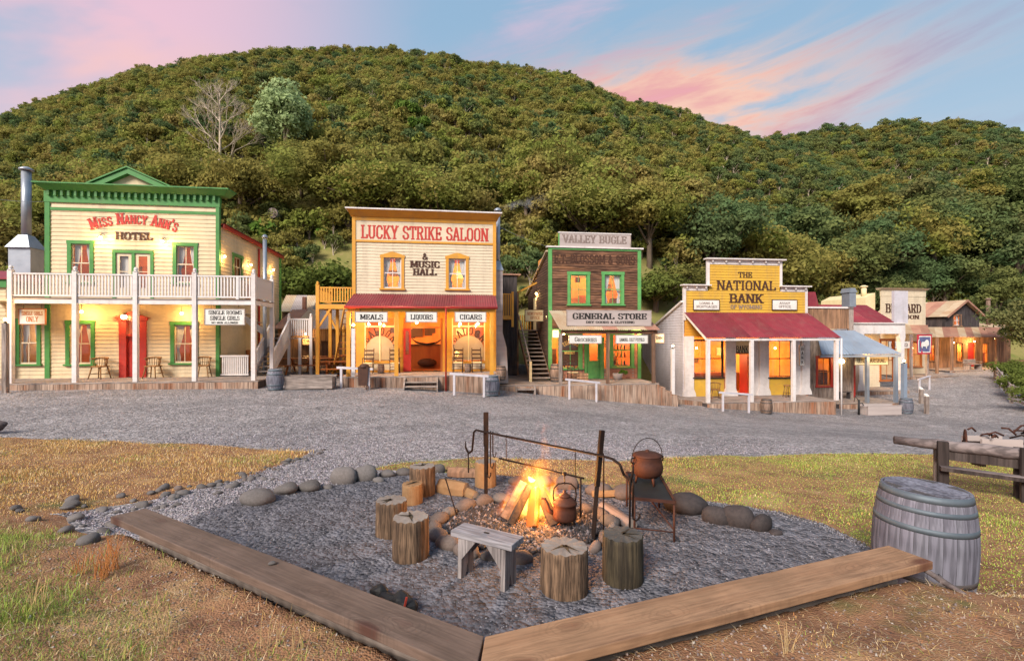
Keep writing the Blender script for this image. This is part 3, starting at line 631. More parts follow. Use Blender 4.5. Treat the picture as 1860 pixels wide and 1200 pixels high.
P0 = np.array(pts); yb = 30.5 + 17 * sst(10, 32, P0[:, 0])
gap = np.exp(-((P0[:, 0] + 12.5) / 4.5) ** 2) + np.exp(-((P0[:, 0] - 11) / 3.5) ** 2)
P0 = P0[(P0[:, 1] > yb + 5.5 + 6 * gap)]
for px_, t_, w_ in ((520, 53, 3.6), (398, 54, 3.4)): xx_ = (px_ - CX) / FPX * P0[:, 1]; P0 = P0[~((np.abs(P0[:, 0] - xx_) < w_) & (P0[:, 1] > t_ - 8) & (P0[:, 1] < t_ + 2))]
pts = []; scatter(118, 169, 1.75, None); P1 = np.array(pts); P1 = P1[(P1[:, 0] > 20)]
PP = np.concatenate([P0, P1]); pz = hill(PP[:, 0], PP[:, 1])
# drop those wholly hidden behind the first crest
n = len(PP); fv = np.c_[PP, pz - .3]
idx = rng.choice(6, n, p=[.26, .22, .2, .12, .15, .05]); rightdark = (PP[:, 0] > .45 * PP[:, 1]) & (rng.random(n) < .6); idx = np.where(rightdark, rng.choice([3, 4, 4], n), idx)
fm = bpy.data.meshes.new('forest'); fm.vertices.add(n); fm.vertices.foreach_set('co', fv.astype(np.float32).ravel())
a = fm.attributes.new('idx', 'INT', 'POINT'); a.data.foreach_set('value', idx.astype(np.int32))
a = fm.attributes.new('rot', 'FLOAT_VECTOR', 'POINT'); a.data.foreach_set('vector', np.c_[rng.normal(0, .08, n), rng.normal(0, .08, n), rng.uniform(0, 6.28, n)].astype(np.float32).ravel())
a = fm.attributes.new('scl', 'FLOAT', 'POINT'); a.data.foreach_set('value', (np.exp(np.clip(rng.normal(0, .34, n), -.7, .42)) * np.interp(fv[:, 1], [36, 42, 80, 120, 135, 165], [.45, .66, .53, .44, .78, .78])).astype(np.float32))
fm.update(); forest = link('forest', fm); stuff(forest, 'olive green and brown bush covering the whole hillside', 'forest')
ng = bpy.data.node_groups.new('forest_nodes', 'GeometryNodeTree')
ng.interface.new_socket('Geometry', in_out='INPUT', socket_type='NodeSocketGeometry'); ng.interface.new_socket('Geometry', in_out='OUTPUT', socket_type='NodeSocketGeometry')
gi, go = ng.nodes.new('NodeGroupInput'), ng.nodes.new('NodeGroupOutput'); ip = ng.nodes.new('GeometryNodeInstanceOnPoints'); ci = ng.nodes.new('GeometryNodeCollectionInfo')
ci.inputs['Collection'].default_value = protos; ci.inputs['Separate Children'].default_value = True; ci.inputs['Reset Children'].default_value = True
def nattr(nm, ty):
    q = ng.nodes.new('GeometryNodeInputNamedAttribute'); q.data_type = ty; q.inputs['Name'].default_value = nm; return q.outputs['Attribute']
ng.links.new(gi.outputs[0], ip.inputs['Points']); ng.links.new(ci.outputs[0], ip.inputs['Instance']); ip.inputs['Pick Instance'].default_value = True
ng.links.new(nattr('idx', 'INT'), ip.inputs['Instance Index'])
e2r = ng.nodes.new('FunctionNodeEulerToRotation'); ng.links.new(nattr('rot', 'FLOAT_VECTOR'), e2r.inputs[0]); ng.links.new(e2r.outputs[0], ip.inputs['Rotation'])
ng.links.new(nattr('scl', 'FLOAT'), ip.inputs['Scale']); ng.links.new(ip.outputs[0], go.inputs[0])
md = forest.modifiers.new('scatter', 'NODES'); md.node_group = ng

# single trees of the belt behind the buildings
near = {}
def near_proto(key, n, nb, shape, leaf, mt, seed, conic=0.0, tr=.2, tmat='trunk'):
    cm, C = crown('crown', n, nb, shape, leaf, mt, seed, conic=conic); near[key] = (cm, trunk_mesh('trunk', shape[2] + .3 * shape[1], tr, C, seed, tmat, .05, 9), shape)
near_proto('dome', 15000, 44, (3.0, 2.3, 2.9), .115, 'leaf_olive', 201)
near_proto('dome2', 15000, 38, (2.8, 2.5, 3.1), .115, 'leaf_olive', 202)
near_proto('tall', 14000, 36, (2.2, 2.9, 3.6), .115, 'leaf_olive', 203)
near_proto('dark', 15000, 38, (2.6, 2.6, 3.2), .115, 'leaf_dark', 204)
near_proto('dark2', 14000, 34, (2.3, 2.9, 3.5), .115, 'leaf_dark', 205)
near_proto('pale', 15000, 60, (2.6, 3.3, 3.9), .16, 'leaf_pale', 206, conic=.45, tmat='deadwood')
near_proto('bush', 6000, 26, (2.0, 1.2, 1.2), .12, 'leaf_bush', 207)
near_proto('fern', 700, 8, (1.2, .5, 1.9), .42, 'leaf_fresh', 208)
def tree(name, key, px, t, h, label, cat='tree', wide=1.0, group=None, zf=None):
    cm, tm, sh = near[key]; x = (px - CX) / FPX * t; z = float(hill(x, t)) if zf is None else zf
    z = max(z, h1(x, t)) if t < 40 else z
    s = h / (sh[2] + sh[1]); o = thing(name, label, cat, (x, t, z - .15), random.uniform(0, 6.28), group); o.scale = (s * wide, s * wide, s)
    link('crown', cm, o); link('trunk', tm, o); return o
G1 = 'trees in the belt behind the buildings'
tree('bush_tree', 'dome', 440, 43, 7.0, 'round golden brown tree rising beside the hotel\'s right roof edge', group=G1)
tree('bush_tree', 'dome2', 600, 45, 6.9, 'broad domed olive tree between the hotel and the saloon', wide=1.45, group=G1)
tree('bush_tree', 'dome', 692, 43.5, 6.6, 'domed olive tree directly above the saloon\'s left roof corner', wide=1.3, group=G1)
tree('bush_tree', 'dome2', 548, 48, 5.4, 'olive tree behind the round water tank on the slope', group=G1)
tree('bush_tree', 'dome', 800, 43, 6.4, 'olive tree above the middle of the saloon roof', wide=1.2, group=G1)
tree('bush_tree', 'tall', 870, 44, 7.0, 'olive tree behind the saloon chimney smoke', wide=1.1, group=G1)
tree('bush_tree', 'dome', 20, 42, 6.0, 'low olive tree behind the hotel\'s tall metal flue', wide=1.3, group=G1)
tree('bush_tree', 'dome2', 130, 43, 6.2, 'olive tree behind the left slope of the hotel pediment', wide=1.3, group=G1)
tree('bush_tree', 'dome', 255, 44, 6.2, 'olive tree behind the right slope of the hotel pediment', wide=1.3, group=G1)
tree('bush_tree', 'dome2', 350, 45, 6.4, 'olive tree in front of the bare pale tree', wide=1.3, group=G1)
BELT = [(955, 43, 7.4, 'tall'), (1005, 45, 8.2, 'dome2'), (1060, 42, 7.2, 'dome'), (1120, 44, 8.6, 'tall'), (1180, 41.5, 7.2, 'dome2'), (1230, 44, 8.8, 'tall'), (1290, 42.5, 8.0, 'dark'), (1350, 45, 9.4, 'tall'), (1410, 48, 9.8, 'dome2'), (1470, 50, 10.2, 'tall'), (1530, 52, 9.4, 'dark'), (1590, 55, 10.4, 'dark2'), (1640, 57, 9.6, 'dome2'), (1690, 58, 10.2, 'dark'), (1740, 60, 10.8, 'dark2'), (1795, 58, 10, 'dark'), (1850, 56, 10.4, 'dark2'), (1310, 49, 9.2, 'dark2'), (1445, 55, 10.4, 'dark'), (1570, 61, 11, 'tall'), (1670, 64, 11, 'dark2'), (1765, 66, 11, 'tall'), (1840, 66, 11.5, 'dark'), (1500, 47.5, 6, 'dark'), (1620, 51, 6.5, 'dark2'), (1715, 53, 7, 'dark'), (1810, 51, 7.5, 'dark2')]
WHERE = {955: 'right of the saloon chimney', 1005: 'behind the left edge of the general store', 1060: 'behind the store\'s top signboard', 1120: 'behind the right half of the general store', 1180: 'right of the general store roof', 1230: 'behind the bank\'s left parapet step', 1290: 'behind the bank\'s upper left corner', 1350: 'behind the middle of the bank parapet', 1410: 'behind the bank\'s upper right corner', 1470: 'above the bank\'s right parapet step', 1530: 'behind the grey flue right of the bank', 1590: 'above the dark red roof', 1640: 'behind the white upright panel', 1690: 'behind the cream billiard false front', 1740: 'above the dark barn gable', 1795: 'behind the barn chimney pipe', 1850: 'at the right edge above the barn', 1310: 'second row left of the bank parapet', 1445: 'second row right of the bank parapet', 1570: 'second row above the red roof', 1670: 'second row above the billiard front', 1765: 'second row above the barn', 1840: 'second row at the right edge', 1500: 'low beside the bank\'s red roof hump', 1620: 'low behind the white panel', 1715: 'low behind the barn roof ridge', 1810: 'low right of the barn chimney'}
for px, t, h, key in BELT:
    tree('bush_tree', key, px, t, h, ('dark green' if 'dark' in key else 'tall olive' if key == 'tall' else 'olive') + ' tree ' + WHERE[px], wide=1.12, group=G1)
tree('pale_tree', 'pale', 520, 53, 9.6, 'pale silvery green tree standing out on the hillside above the saloon and hotel gap', wide=1.0)
for px, t, h, w in [(590, 35.5, 3.4, 1.25), (640, 34.5, 2.4, 1.1), (530, 36, 2.4, 1.1)]:
    tree('shrub', 'bush', px, t, h, {590: 'large yellowish green shrub on the grass bank left of the saloon', 640: 'small shrub against the saloon\'s left balcony', 530: 'small shrub right of the hotel\'s rear corner'}[px], 'shrub', w, 'shrubs on the grass bank')
for px, t, h, w in [(1190, 36.5, 2.4, 1.3), (1225, 38, 2.6, 1.2)]:
    tree('shrub', 'bush', px, t, h, {1190: 'low shrub between the general store and the bank', 1225: 'low shrub behind the bank\'s left parapet'}[px], 'shrub', w, 'shrubs on the grass bank')
for px, t, h in [(600, 62, 2.6), (745, 60, 3.0), (760, 58, 2.6), (470, 41, 2.4)]:
    tree('tree_fern', 'fern', px, t, h, {600: 'bright tree fern right of the pale green tree', 745: 'bright tree fern high above the saloon', 760: 'bright tree fern just above the saloon roof', 470: 'bright tree fern beside the dark hollow left of the saloon'}[px], 'fern', 1, 'tree ferns')
# bare pale tree
def bare(m, p, d, L, r, depth, rr):
    q = p + d * L; m.tube([p, p.lerp(q, .5) + Vector((rr.uniform(-1, 1), rr.uniform(-1, 1), 0)) * L * .05, q], [r, r * .8, r * .62], 5 if depth > 1 else 4, cap=False)
    if depth == 0: return
    for k in range(3 if depth > 2 else 3):
        nd = (d + Vector((rr.uniform(-1, 1), rr.uniform(-1, 1), rr.uniform(-.1, .55))) * .62).normalized()
        bare(m, p.lerp(q, rr.uniform(.55, 1)), nd, L * rr.uniform(.62, .82), r * .55, depth - 1, rr)
x = (398 - CX) / FPX * 54; o = thing('bare_tree', 'leafless pale grey tree on the hillside above the hotel', 'tree', (x, 54, float(hill(x, 54)) - .3)); o.scale = (1.15, 1.15, 1.1)
m = MB(); rr = random.Random(5); m.tube([(0, 0, -.5), (.1, 0, 3), (.05, 0, 9.2)], [.17, .12, .03], 6)
trunk_bare = m.build('trunk', 'deadwood', o); m = MB()
for k in range(15):
    zz = 1.2 + k * .5; aa = k * 2.4; d = Vector((math.cos(aa), math.sin(aa), 1.0)).normalized(); bare(m, Vector((.06, 0, zz)), d, 2.05 * (1.25 - zz / 11), .075, 4, rr)
m.build('branches', 'deadwood', o, 'stuff')
# round tank lid and posts on the slope
p = at(497, 388, 42); tk = thing('water_tank', 'small round pale tank end in the dark hollow left of the saloon', 'tank', p); m = MB()
m.tube([(0, -.2, 0), (0, .7, 0)], .42, 18); m.build('tank_body', 'galv', tk); m = MB(); m.tube([(0, -.24, 0), (0, -.2, 0)], .45, 18); m.build('rim', 'greyz', tk)
for i, (px, py, tlt) in enumerate([(531, 405, 0.0), (545, 410, .35), (518, 392, 0)]):
    p = at(px, py, 41); f = thing('fence_post', ['upright grey fence post beside the tank on the slope', 'leaning grey fence post right of the upright one on the slope', 'short grey fence post nearest the round tank'][i], 'post', (p.x, p.y, float(hill(p.x, p.y)) - .2)); m = MB(); m.tube([(0, 0, -.2), (-tlt, 0, 1.5)], .07, 6); m.build('post_shaft', 'greyz', f); m = MB(); m.tube([(-tlt, 0, 1.5), (-tlt, 0, 1.56)], [.07, .02], 6); m.build('post_top', 'greyz', f)
# ------------------------------------------------------------------ building helpers
class Fr:
    """a facade frame: local x along the front, y into the building, z up from the deck"""
    def __init__(s, name, label, cat, px, t, back, ang, z):
        a = R(ang); s.c, s.s, s.a = math.cos(a), math.sin(a), a
        s.X = (px - CX) / FPX * t - back * s.s; s.Y = t + back * s.c; s.Z = z; s.n = 0
        s.o = thing(name, label, cat, (s.X, s.Y, z), a)
    def at(s, px, py, d=0.0):
        k, m = (px - CX) / FPX, (CY - py) / FPX
        t = (d - s.X * s.s + s.Y * s.c) / (s.c - k * s.s)
        return ((k * t - s.X) * s.c + (t - s.Y) * s.s, CAMZ + m * t - s.Z)
    def x(s, px, d=0.0): return s.at(px, CY, d)[0]
    def z(s, px, py, d=0.0): return s.at(px, py, d)[1]
    def rect(s, px0, py0, px1, py1, d=0.0):
        pm = (px0 + px1) / 2; return s.x(px0, d), s.x(px1, d), s.z(pm, py1, d), s.z(pm, py0, d)
    def w(s, x, y, z=0.0): return Vector((s.X + x * s.c - y * s.s, s.Y + x * s.s + y * s.c, s.Z + z))
    def ground(s, x, y): p = s.w(x, y); return h1(p.x, p.y) - s.Z
front = lambda u, z, o: (u, -o, z)
def siding(fr, u0, u1, z0, z1, pitch, openings, mt, mapf=front, top=None, name='weatherboards', depth=.06, lap=.022, y=0.0, parent=None):
    m = MB(); brk = sorted({z0, z1, *[z0 + i * pitch for i in range(int((z1 - z0) / pitch) + 1)], *[v for o in openings for v in o[2:] if z0 < v < z1]})
    for a, b in zip(brk, brk[1:]):
        if b - a < 1e-4: continue
        i = math.floor((a - z0) / pitch + 1e-6); za = z0 + i * pitch
        iv = [(u0, u1)]
        if top: iv = [top((a + b) / 2)]
        for ox0, ox1, oz0, oz1 in openings:
            if oz0 < b - 1e-5 and oz1 > a + 1e-5:
                nv = []
                for p, q in iv:
                    if ox1 <= p or ox0 >= q: nv.append((p, q))
                    else:
                        if ox0 > p: nv.append((p, ox0))
                        if ox1 < q: nv.append((ox1, q))
                iv = nv
        oa, ob = lap * (1 - (a - za) / pitch), lap * (1 - (b - za) / pitch)
        for p, q in iv:
            if q - p < .005: continue
            m.hexa([mapf(p, a, oa + y), mapf(q, a, oa + y), mapf(q, a, -depth + y), mapf(p, a, -depth + y), mapf(p, b, ob + y), mapf(q, b, ob + y), mapf(q, b, -depth + y), mapf(p, b, -depth + y)])
    return m.build(name, mt, parent or fr.o, 'stuff')
def vboards(fr, u0, u1, zb, zt, w, mt, mapf=front, openings=(), name='wall_boards', th=.03, y=0.0, gap=.008, parent=None, rough=.006):
    """vertical boards; zb, zt may be functions of u"""
    m = MB(); u = u0; rr = random.Random(int(u0 * 100) + 7)
    while u < u1 - 1e-3:
        v = min(u + w * rr.uniform(.85, 1.15), u1); uc = (u + v) / 2
        a = zb(uc) if callable(zb) else zb; b = zt(uc) if callable(zt) else zt
        segs = [(a, b)]
        for o0, o1, p0, p1 in openings:
            if o0 < uc < o1: segs = [(a, p0), (p1, b)]
        j = y + rr.uniform(0, rough)
        for p, q in segs:
            if q - p > .01: m.hexa([mapf(u + gap / 2, p, j + th), mapf(v - gap / 2, p, j + th), mapf(v - gap / 2, p, j), mapf(u + gap / 2, p, j), mapf(u + gap / 2, q, j + th), mapf(v - gap / 2, q, j + th), mapf(v - gap / 2, q, j), mapf(u + gap / 2, q, j)])
        u = v
    return m.build(name, mt, parent or fr.o, 'stuff')
def corr(fr, A, B, Cc, D, mts, sheet=.8, pitch=.105, amp=.019, name='roof_sheet', weights=None):
    """corrugated sheets between top edge A-B and eave D-C (local points); each sheet is a part"""
    A, B, Cc, D = map(Vector, (A, B, Cc, D)); L = (B - A).length; n = max(1, round(L / sheet)); nrm = (B - A).cross(D - A).normalized()
    if nrm.z < 0: nrm = -nrm
    out = []
    for i in range(n):
        m = MB(); k = max(4, int(L / n / pitch * 4)); vs = []
        for q in range(k + 1):
            f = (i + q / k) / n; ph = math.sin(2 * math.pi * f * L / pitch) * amp + (.004 if i % 2 else 0)
            vs += [A.lerp(B, f) + nrm * ph, D.lerp(Cc, f) + nrm * ph]
        m.add(vs, [(2 * q, 2 * q + 1, 2 * q + 3, 2 * q + 2) for q in range(k)], True)
        out.append(m.build(name, random.choices(mts, weights)[0], fr.o))
    return out
def box(fr, name, mt, *b, parent=None, kind=None): m = MB(); m.box(*b); return m.build(name, mt, parent or fr.o, kind)
LAMPS = []
def point(name, loc, w, colr=(1, .57, .19), r=.06, parent=None):
    d = bpy.data.lights.new(name, 'POINT'); d.energy = w * {'room_light': 2.4, 'lamp_light': 2.2}.get(name, 1.0); d.color = colr; d.shadow_soft_size = r
    o = bpy.data.objects.new(name, d); col.objects.link(o); o.location = loc; o.parent = parent; return o
def lamp(fr, px, py, d, w, label, kind='wall', r=.055):
    """bracket lamp on a wall, or a hanging bulb"""
    x, z = fr.at(px, py, d); p = fr.w(x, d, z); o = thing('wall_lamp' if kind == 'wall' else 'hanging_lamp', label, 'lamp', p, fr.a)
    m = MB(); m.ball((0, 0, 0), r, 12, 8); m.build('bulb', 'bulb', o)
    if kind == 'wall':
        m = MB(); m.tube([(0, .0, .07), (0, 0, .13), (0, .1, .17), (0, max(.12, -d if d < 0 and d > -.4 else .12), .15)], .011, 6); m.build('bracket', 'darkmetal', o)
        m = MB(); m.lathe([(.03, .05), (.085, .06), (.03, .1)], 12); m.build('lamp_shade', 'darkmetal', o)
    else:
        m = MB(); m.tube([(0, 0, .05), (0, 0, .28)], .008, 5); m.build('cord', 'darkmetal', o)
        m = MB(); m.lathe([(.025, .05), (.035, .06), (.02, .09)], 10); m.build('socket', 'darkmetal', o)
    pl = point('lamp_light', (0, -.10 if kind == 'wall' else 0, -.02 if kind == 'wall' else -.08), w, parent=o); return o
def room(fr, x0, x1, y0, y1, z0, z1, wall='roomwarm', w=40, lights=1, nm='interior_room'):
    m = MB(); m.add([(x0, y1, z0), (x1, y1, z0), (x1, y1, z1), (x0, y1, z1), (x0, y0, z0), (x1, y0, z0), (x1, y0, z1), (x0, y0, z1)], [(0, 1, 2, 3), (4, 0, 3, 7), (1, 5, 6, 2), (3, 2, 6, 7)])
    o = m.build(nm, wall, fr.o); m = MB(); m.add([(x0, y0, z0 + .002), (x1, y0, z0 + .002), (x1, y1, z0 + .002), (x0, y1, z0 + .002)], [(0, 1, 2, 3)]); m.build('room_floor', 'roomfloor', fr.o)
    for i in range(lights): point('room_light', (x0 + (x1 - x0) * (i + .5) / lights, y0 + (y1 - y0) * .62, z0 + (z1 - z0) * .62), w, (1, .60, .24), .12, fr.o)
    rr = random.Random(int(abs(x0) * 100)); n = max(2, int((x1 - x0) / .8))
    for i in range(n):
        xc = x0 + (x1 - x0) * (i + .5) / n; hw = rr.uniform(.12, .28); zc = z0 + (z1 - z0) * rr.uniform(.45, .7); m = MB(); m.box(xc - hw, xc + hw, y1 - .05, y1 - .01, zc, zc + rr.uniform(.25, .5)); m.build('wall_picture', rr.choice(['inkbrown', 'brownx', 'signcream']), fr.o)
        if i % 2 == 0: xc += .3; m = MB(); m.box(xc - .3, xc + .3, y1 - .5, y1 - .1, z0 + .01, z0 + rr.uniform(.8, 1.5)); m.build('cabinet', rr.choice(['brownx', 'orangewood', 'leather']), fr.o)
    return o
def window(fr, x0, x1, z0, z1, casing='green', sash='cream2', cw=.12, curtain=True, y=0.0, head='flat', grid=(2, 2), sill=True, mapf=None, curt='curtain'):
    """opening x0..x1, z0..z1; parts hang under one window part"""
    g = lambda u, o, z: (mapf(u, z, -o) if mapf else (u, o + y, z))
    def bx(m, a, b, o0, o1, c, d):
        m.hexa([g(a, o0, c), g(b, o0, c), g(b, o1, c), g(a, o1, c), g(a, o0, d), g(b, o0, d), g(b, o1, d), g(a, o1, d)])
    m = MB()
    bx(m, x0 - cw, x0, -.05, .06, z0 - .02, z1); bx(m, x1, x1 + cw, -.05, .06, z0 - .02, z1)
    if head == 'peak':
        xm = (x0 + x1) / 2; m.prism([(x0 - cw - .03, z1), (x1 + cw + .03, z1), (x1 + cw + .03, z1 + cw * .8), (xm, z1 + cw * 2.1), (x0 - cw - .03, z1 + cw * .8)], -.058 + y, .06 + y)
    else: bx(m, x0 - cw - .02, x1 + cw + .02, -.056, .06, z1, z1 + cw)
    wd = m.build('window', casing, fr.o)
    if sill: m = MB(); bx(m, x0 - cw - .05, x1 + cw + .05, -.11, .05, z0 - .09, z0 - .021); m.build('sill', casing, wd)
    zm = (z0 + z1) / 2; s = .045; nx, nz = grid
    for (a, b, o) in ((z0, zm + .02, .005), (zm - .02, z1, .035)):
        m = MB(); bx(m, x0, x0 + s, o, o + .028, a, b); bx(m, x1 - s, x1, o, o + .028, a, b); bx(m, x0 + s, x1 - s, o, o + .028, a, a + s); bx(m, x0 + s, x1 - s, o, o + .028, b - s, b)
        for i in range(1, nx): q = x0 + (x1 - x0) * i / nx; bx(m, q - .014, q + .014, o + .002, o + .024, a + s, b - s)
        m.build('sash', sash, wd)
        m = MB(); m.add([g(x0 + s, o + .014, a + s), g(x1 - s, o + .014, a + s), g(x1 - s, o + .014, b - s), g(x0 + s, o + .014, b - s)], [(0, 1, 2, 3)]); m.build('pane', 'glass', wd)
    if curtain:
        for sd in (-1, 1):
            m = MB(); xe = x0 if sd < 0 else x1; W = (x1 - x0); K = 10; vs = []
            for r_ in range(7):
                zz = z1 - (z1 - z0) * r_ / 6; ww = W * (.36 - .20 * min(1, max(0, (r_ - 1) / 3.0)) + (.05 if r_ > 4 else 0))
                if r_ == 4: ww = W * .13
                vs += [g(xe - sd * ww * q / K, .16 + .025 * math.sin(q * 2.1 + r_ * .3), zz) for q in range(K + 1)]
            m.add(vs, [(r_ * (K + 1) + q, r_ * (K + 1) + q + 1, (r_ + 1) * (K + 1) + q + 1, (r_ + 1) * (K + 1) + q) for r_ in range(6) for q in range(K)], True); m.build('curtain', curt, wd)
    return wd
# ---- lettering: a slab-serif stroke alphabet
GL = {'A': (.9, [[(.12, 0), (.45, 1), (.78, 0)], [(.26, .33), (.64, .33)]]), 'B': (.88, [[(.2, 0), (.2, 1)], [(.2, .95), (.58, .95), (.7, .84), (.7, .64), (.58, .53), (.2, .53)], [(.58, .53), (.76, .4), (.76, .18), (.62, .05), (.2, .05)]]),
 'C': (.88, [[(.74, .7), (.74, .8), (.6, .95), (.34, .95), (.17, .8), (.17, .2), (.34, .05), (.6, .05), (.74, .2), (.74, .3)]]), 'D': (.9, [[(.2, 0), (.2, 1)], [(.2, .95), (.52, .95), (.74, .75), (.74, .25), (.52, .05), (.2, .05)]]),
 'E': (.84, [[(.2, 0), (.2, 1)], [(.2, .95), (.7, .95)], [(.2, .5), (.56, .5)], [(.2, .05), (.72, .05)], [(.7, .94), (.7, .76)], [(.72, .06), (.72, .24)], [(.56, .6), (.56, .4)]]), 'F': (.8, [[(.2, 0), (.2, 1)], [(.2, .95), (.7, .95)], [(.2, .5), (.56, .5)], [(.7, .94), (.7, .76)]]),
 'G': (.92, [[(.76, .7), (.76, .8), (.6, .95), (.34, .95), (.17, .8), (.17, .2), (.34, .05), (.6, .05), (.76, .2), (.76, .42)], [(.54, .44), (.86, .44)]]), 'H': (.96, [[(.2, 0), (.2, 1)], [(.76, 0), (.76, 1)], [(.2, .5), (.76, .5)]]), 'I': (.46, [[(.23, 0), (.23, 1)]]),
 'J': (.7, [[(.5, 1), (.5, .2), (.36, .05), (.2, .08), (.12, .25)]]), 'K': (.94, [[(.2, 0), (.2, 1)], [(.76, 1), (.3, .46)], [(.4, .58), (.78, 0)]]), 'L': (.82, [[(.2, 0), (.2, 1)], [(.2, .05), (.72, .05)], [(.72, .06), (.72, .28)]]),
 'M': (1.14, [[(.18, 0), (.18, 1)], [(.96, 0), (.96, 1)], [(.2, .96), (.57, .2), (.94, .96)]]), 'N': (.98, [[(.18, 0), (.18, 1)], [(.8, 0), (.8, 1)], [(.2, .96), (.78, .04)]]), 'O': (.92, [[(.17, .2), (.17, .8), (.34, .95), (.6, .95), (.76, .8), (.76, .2), (.6, .05), (.34, .05), (.17, .2)]]),
 'P': (.84, [[(.2, 0), (.2, 1)], [(.2, .95), (.58, .95), (.72, .82), (.72, .58), (.58, .45), (.2, .45)]]), 'Q': (.92, [[(.17, .2), (.17, .8), (.34, .95), (.6, .95), (.76, .8), (.76, .2), (.6, .05), (.34, .05), (.17, .2)], [(.5, .25), (.8, -.06)]]), 'R': (.92, [[(.2, 0), (.2, 1)], [(.2, .95), (.58, .95), (.72, .84), (.72, .62), (.58, .5), (.2, .5)], [(.5, .5), (.76, 0)]]),
 'S': (.86, [[(.7, .72), (.7, .82), (.56, .95), (.3, .95), (.17, .83), (.17, .66), (.3, .55), (.58, .46), (.72, .34), (.72, .17), (.58, .05), (.3, .05), (.15, .17), (.15, .29)]]), 'T': (.88, [[(.44, 0), (.44, 1)], [(.1, .95), (.78, .95)], [(.1, .94), (.1, .74)], [(.78, .94), (.78, .74)]]), 'U': (.94, [[(.19, 1), (.19, .2), (.34, .05), (.6, .05), (.75, .2), (.75, 1)]]),
 'V': (.9, [[(.12, 1), (.45, 0.02), (.78, 1)]]), 'W': (1.2, [[(.1, 1), (.33, .02), (.6, .9), (.87, .02), (1.1, 1)]]), 'X': (.88, [[(.12, 0), (.76, 1)], [(.12, 1), (.76, 0)]]), 'Y': (.9, [[(.12, 1), (.45, .45), (.78, 1)], [(.45, .45), (.45, 0)]]), 'Z': (.84, [[(.15, .95), (.7, .95), (.15, .05), (.7, .05)]]),
 '&': (.95, [[(.8, .05), (.3, .65), (.3, .85), (.42, .95), (.55, .85), (.52, .65), (.18, .35), (.18, .15), (.32, .05), (.55, .08), (.78, .42)]]), "'": (.3, [[(.16, .75), (.16, 1.02)]]), '.': (.36, [[(.18, .02), (.18, .18)]]), ' ': (.5, []), '-': (.5, [[(.1, .45), (.4, .45)]])}
def text_mesh(m, txt, x0, x1, z0, hgt, y, arc=0.0, small=.78, thick=.2, thin=.1, curve=None, mapf=None, radial=False):
    adv = []; X = 0
    for ch in txt:
        sc = small if ch.islower() else 1.0; w, st = GL[ch.upper()]; adv.append((X, sc, w, st)); X += w * sc
    kx = (x1 - x0) / X; q = 0
    for X0, sc, w, st in adv:
        xc = x0 + (X0 + w * sc / 2) * kx; f = (xc - (x0 + x1) / 2) / ((x1 - x0) / 2); dz = arc * (1 - f * f); slope = -2 * arc * f / ((x1 - x0) / 2); ang = math.atan(slope); ca, sa = math.cos(ang), math.sin(ang)
        def P(gx, gz, o):
            lx, lz = (gx - w / 2) * sc * kx, gz * sc * hgt
            u, v = xc + lx * ca - lz * sa, z0 + dz + lx * sa + lz * ca
            return (u, y - o, v) if mapf is None else mapf(u, v, o - y)
        def quad(a, b, c, d):
            nonlocal q; q += 1; o = .004 + .0022 * (q % 4); m.add([P(*a, o), P(*b, o), P(*c, o), P(*d, o), P(*a, 0), P(*b, 0), P(*c, 0), P(*d, 0)], [(0, 1, 2, 3), (0, 4, 5, 1), (1, 5, 6, 2), (2, 6, 7, 3), (3, 7, 4, 0)])
        for pl in st:
            for (ax, az_), (bx_, bz) in zip(pl, pl[1:]):
                dxx, dzz = bx_ - ax, bz - az_; L = math.hypot(dxx, dzz) or 1; ux, uz = dxx / L, dzz / L
                th = thin if abs(dzz) < .35 * abs(dxx) else (thick if abs(dxx) < .8 * abs(dzz) else (thick + thin) / 2); nx_, nz_ = -uz * th / 2, ux * th / 2; e = .03
                e0 = 0 if az_ in (0, 1) else e; e1 = 0 if bz in (0, 1) else e
                quad((ax - ux * e0 - nx_, az_ - uz * e0 - nz_), (bx_ + ux * e1 - nx_, bz + uz * e1 - nz_), (bx_ + ux * e1 + nx_, bz + uz * e1 + nz_), (ax - ux * e0 + nx_, az_ - uz * e0 + nz_))
            for (ax, az_) in (pl[0], pl[-1]):
                if az_ in (0, 1): s0, s1 = (0, .09) if az_ == 0 else (.91, 1); quad((ax - thick * .95, s0), (ax + thick * .95, s0), (ax + thick * .95, s1), (ax - thick * .95, s1))
def letters(fr, txt, px0, py0, px1, py1, mt, d=0.0, y=-.03, parent=None, arc_px=0, **k):
    x0, x1, z0, z1 = fr.rect(px0, py0, px1, py1, d); m = MB(); arc = arc_px * (z1 - z0) / max(1, (py1 - py0))
    text_mesh(m, txt, x0, x1, z0, z1 - z0, d + y, arc=arc, **k); return m.build('lettering', mt, parent or fr.o, 'stuff')
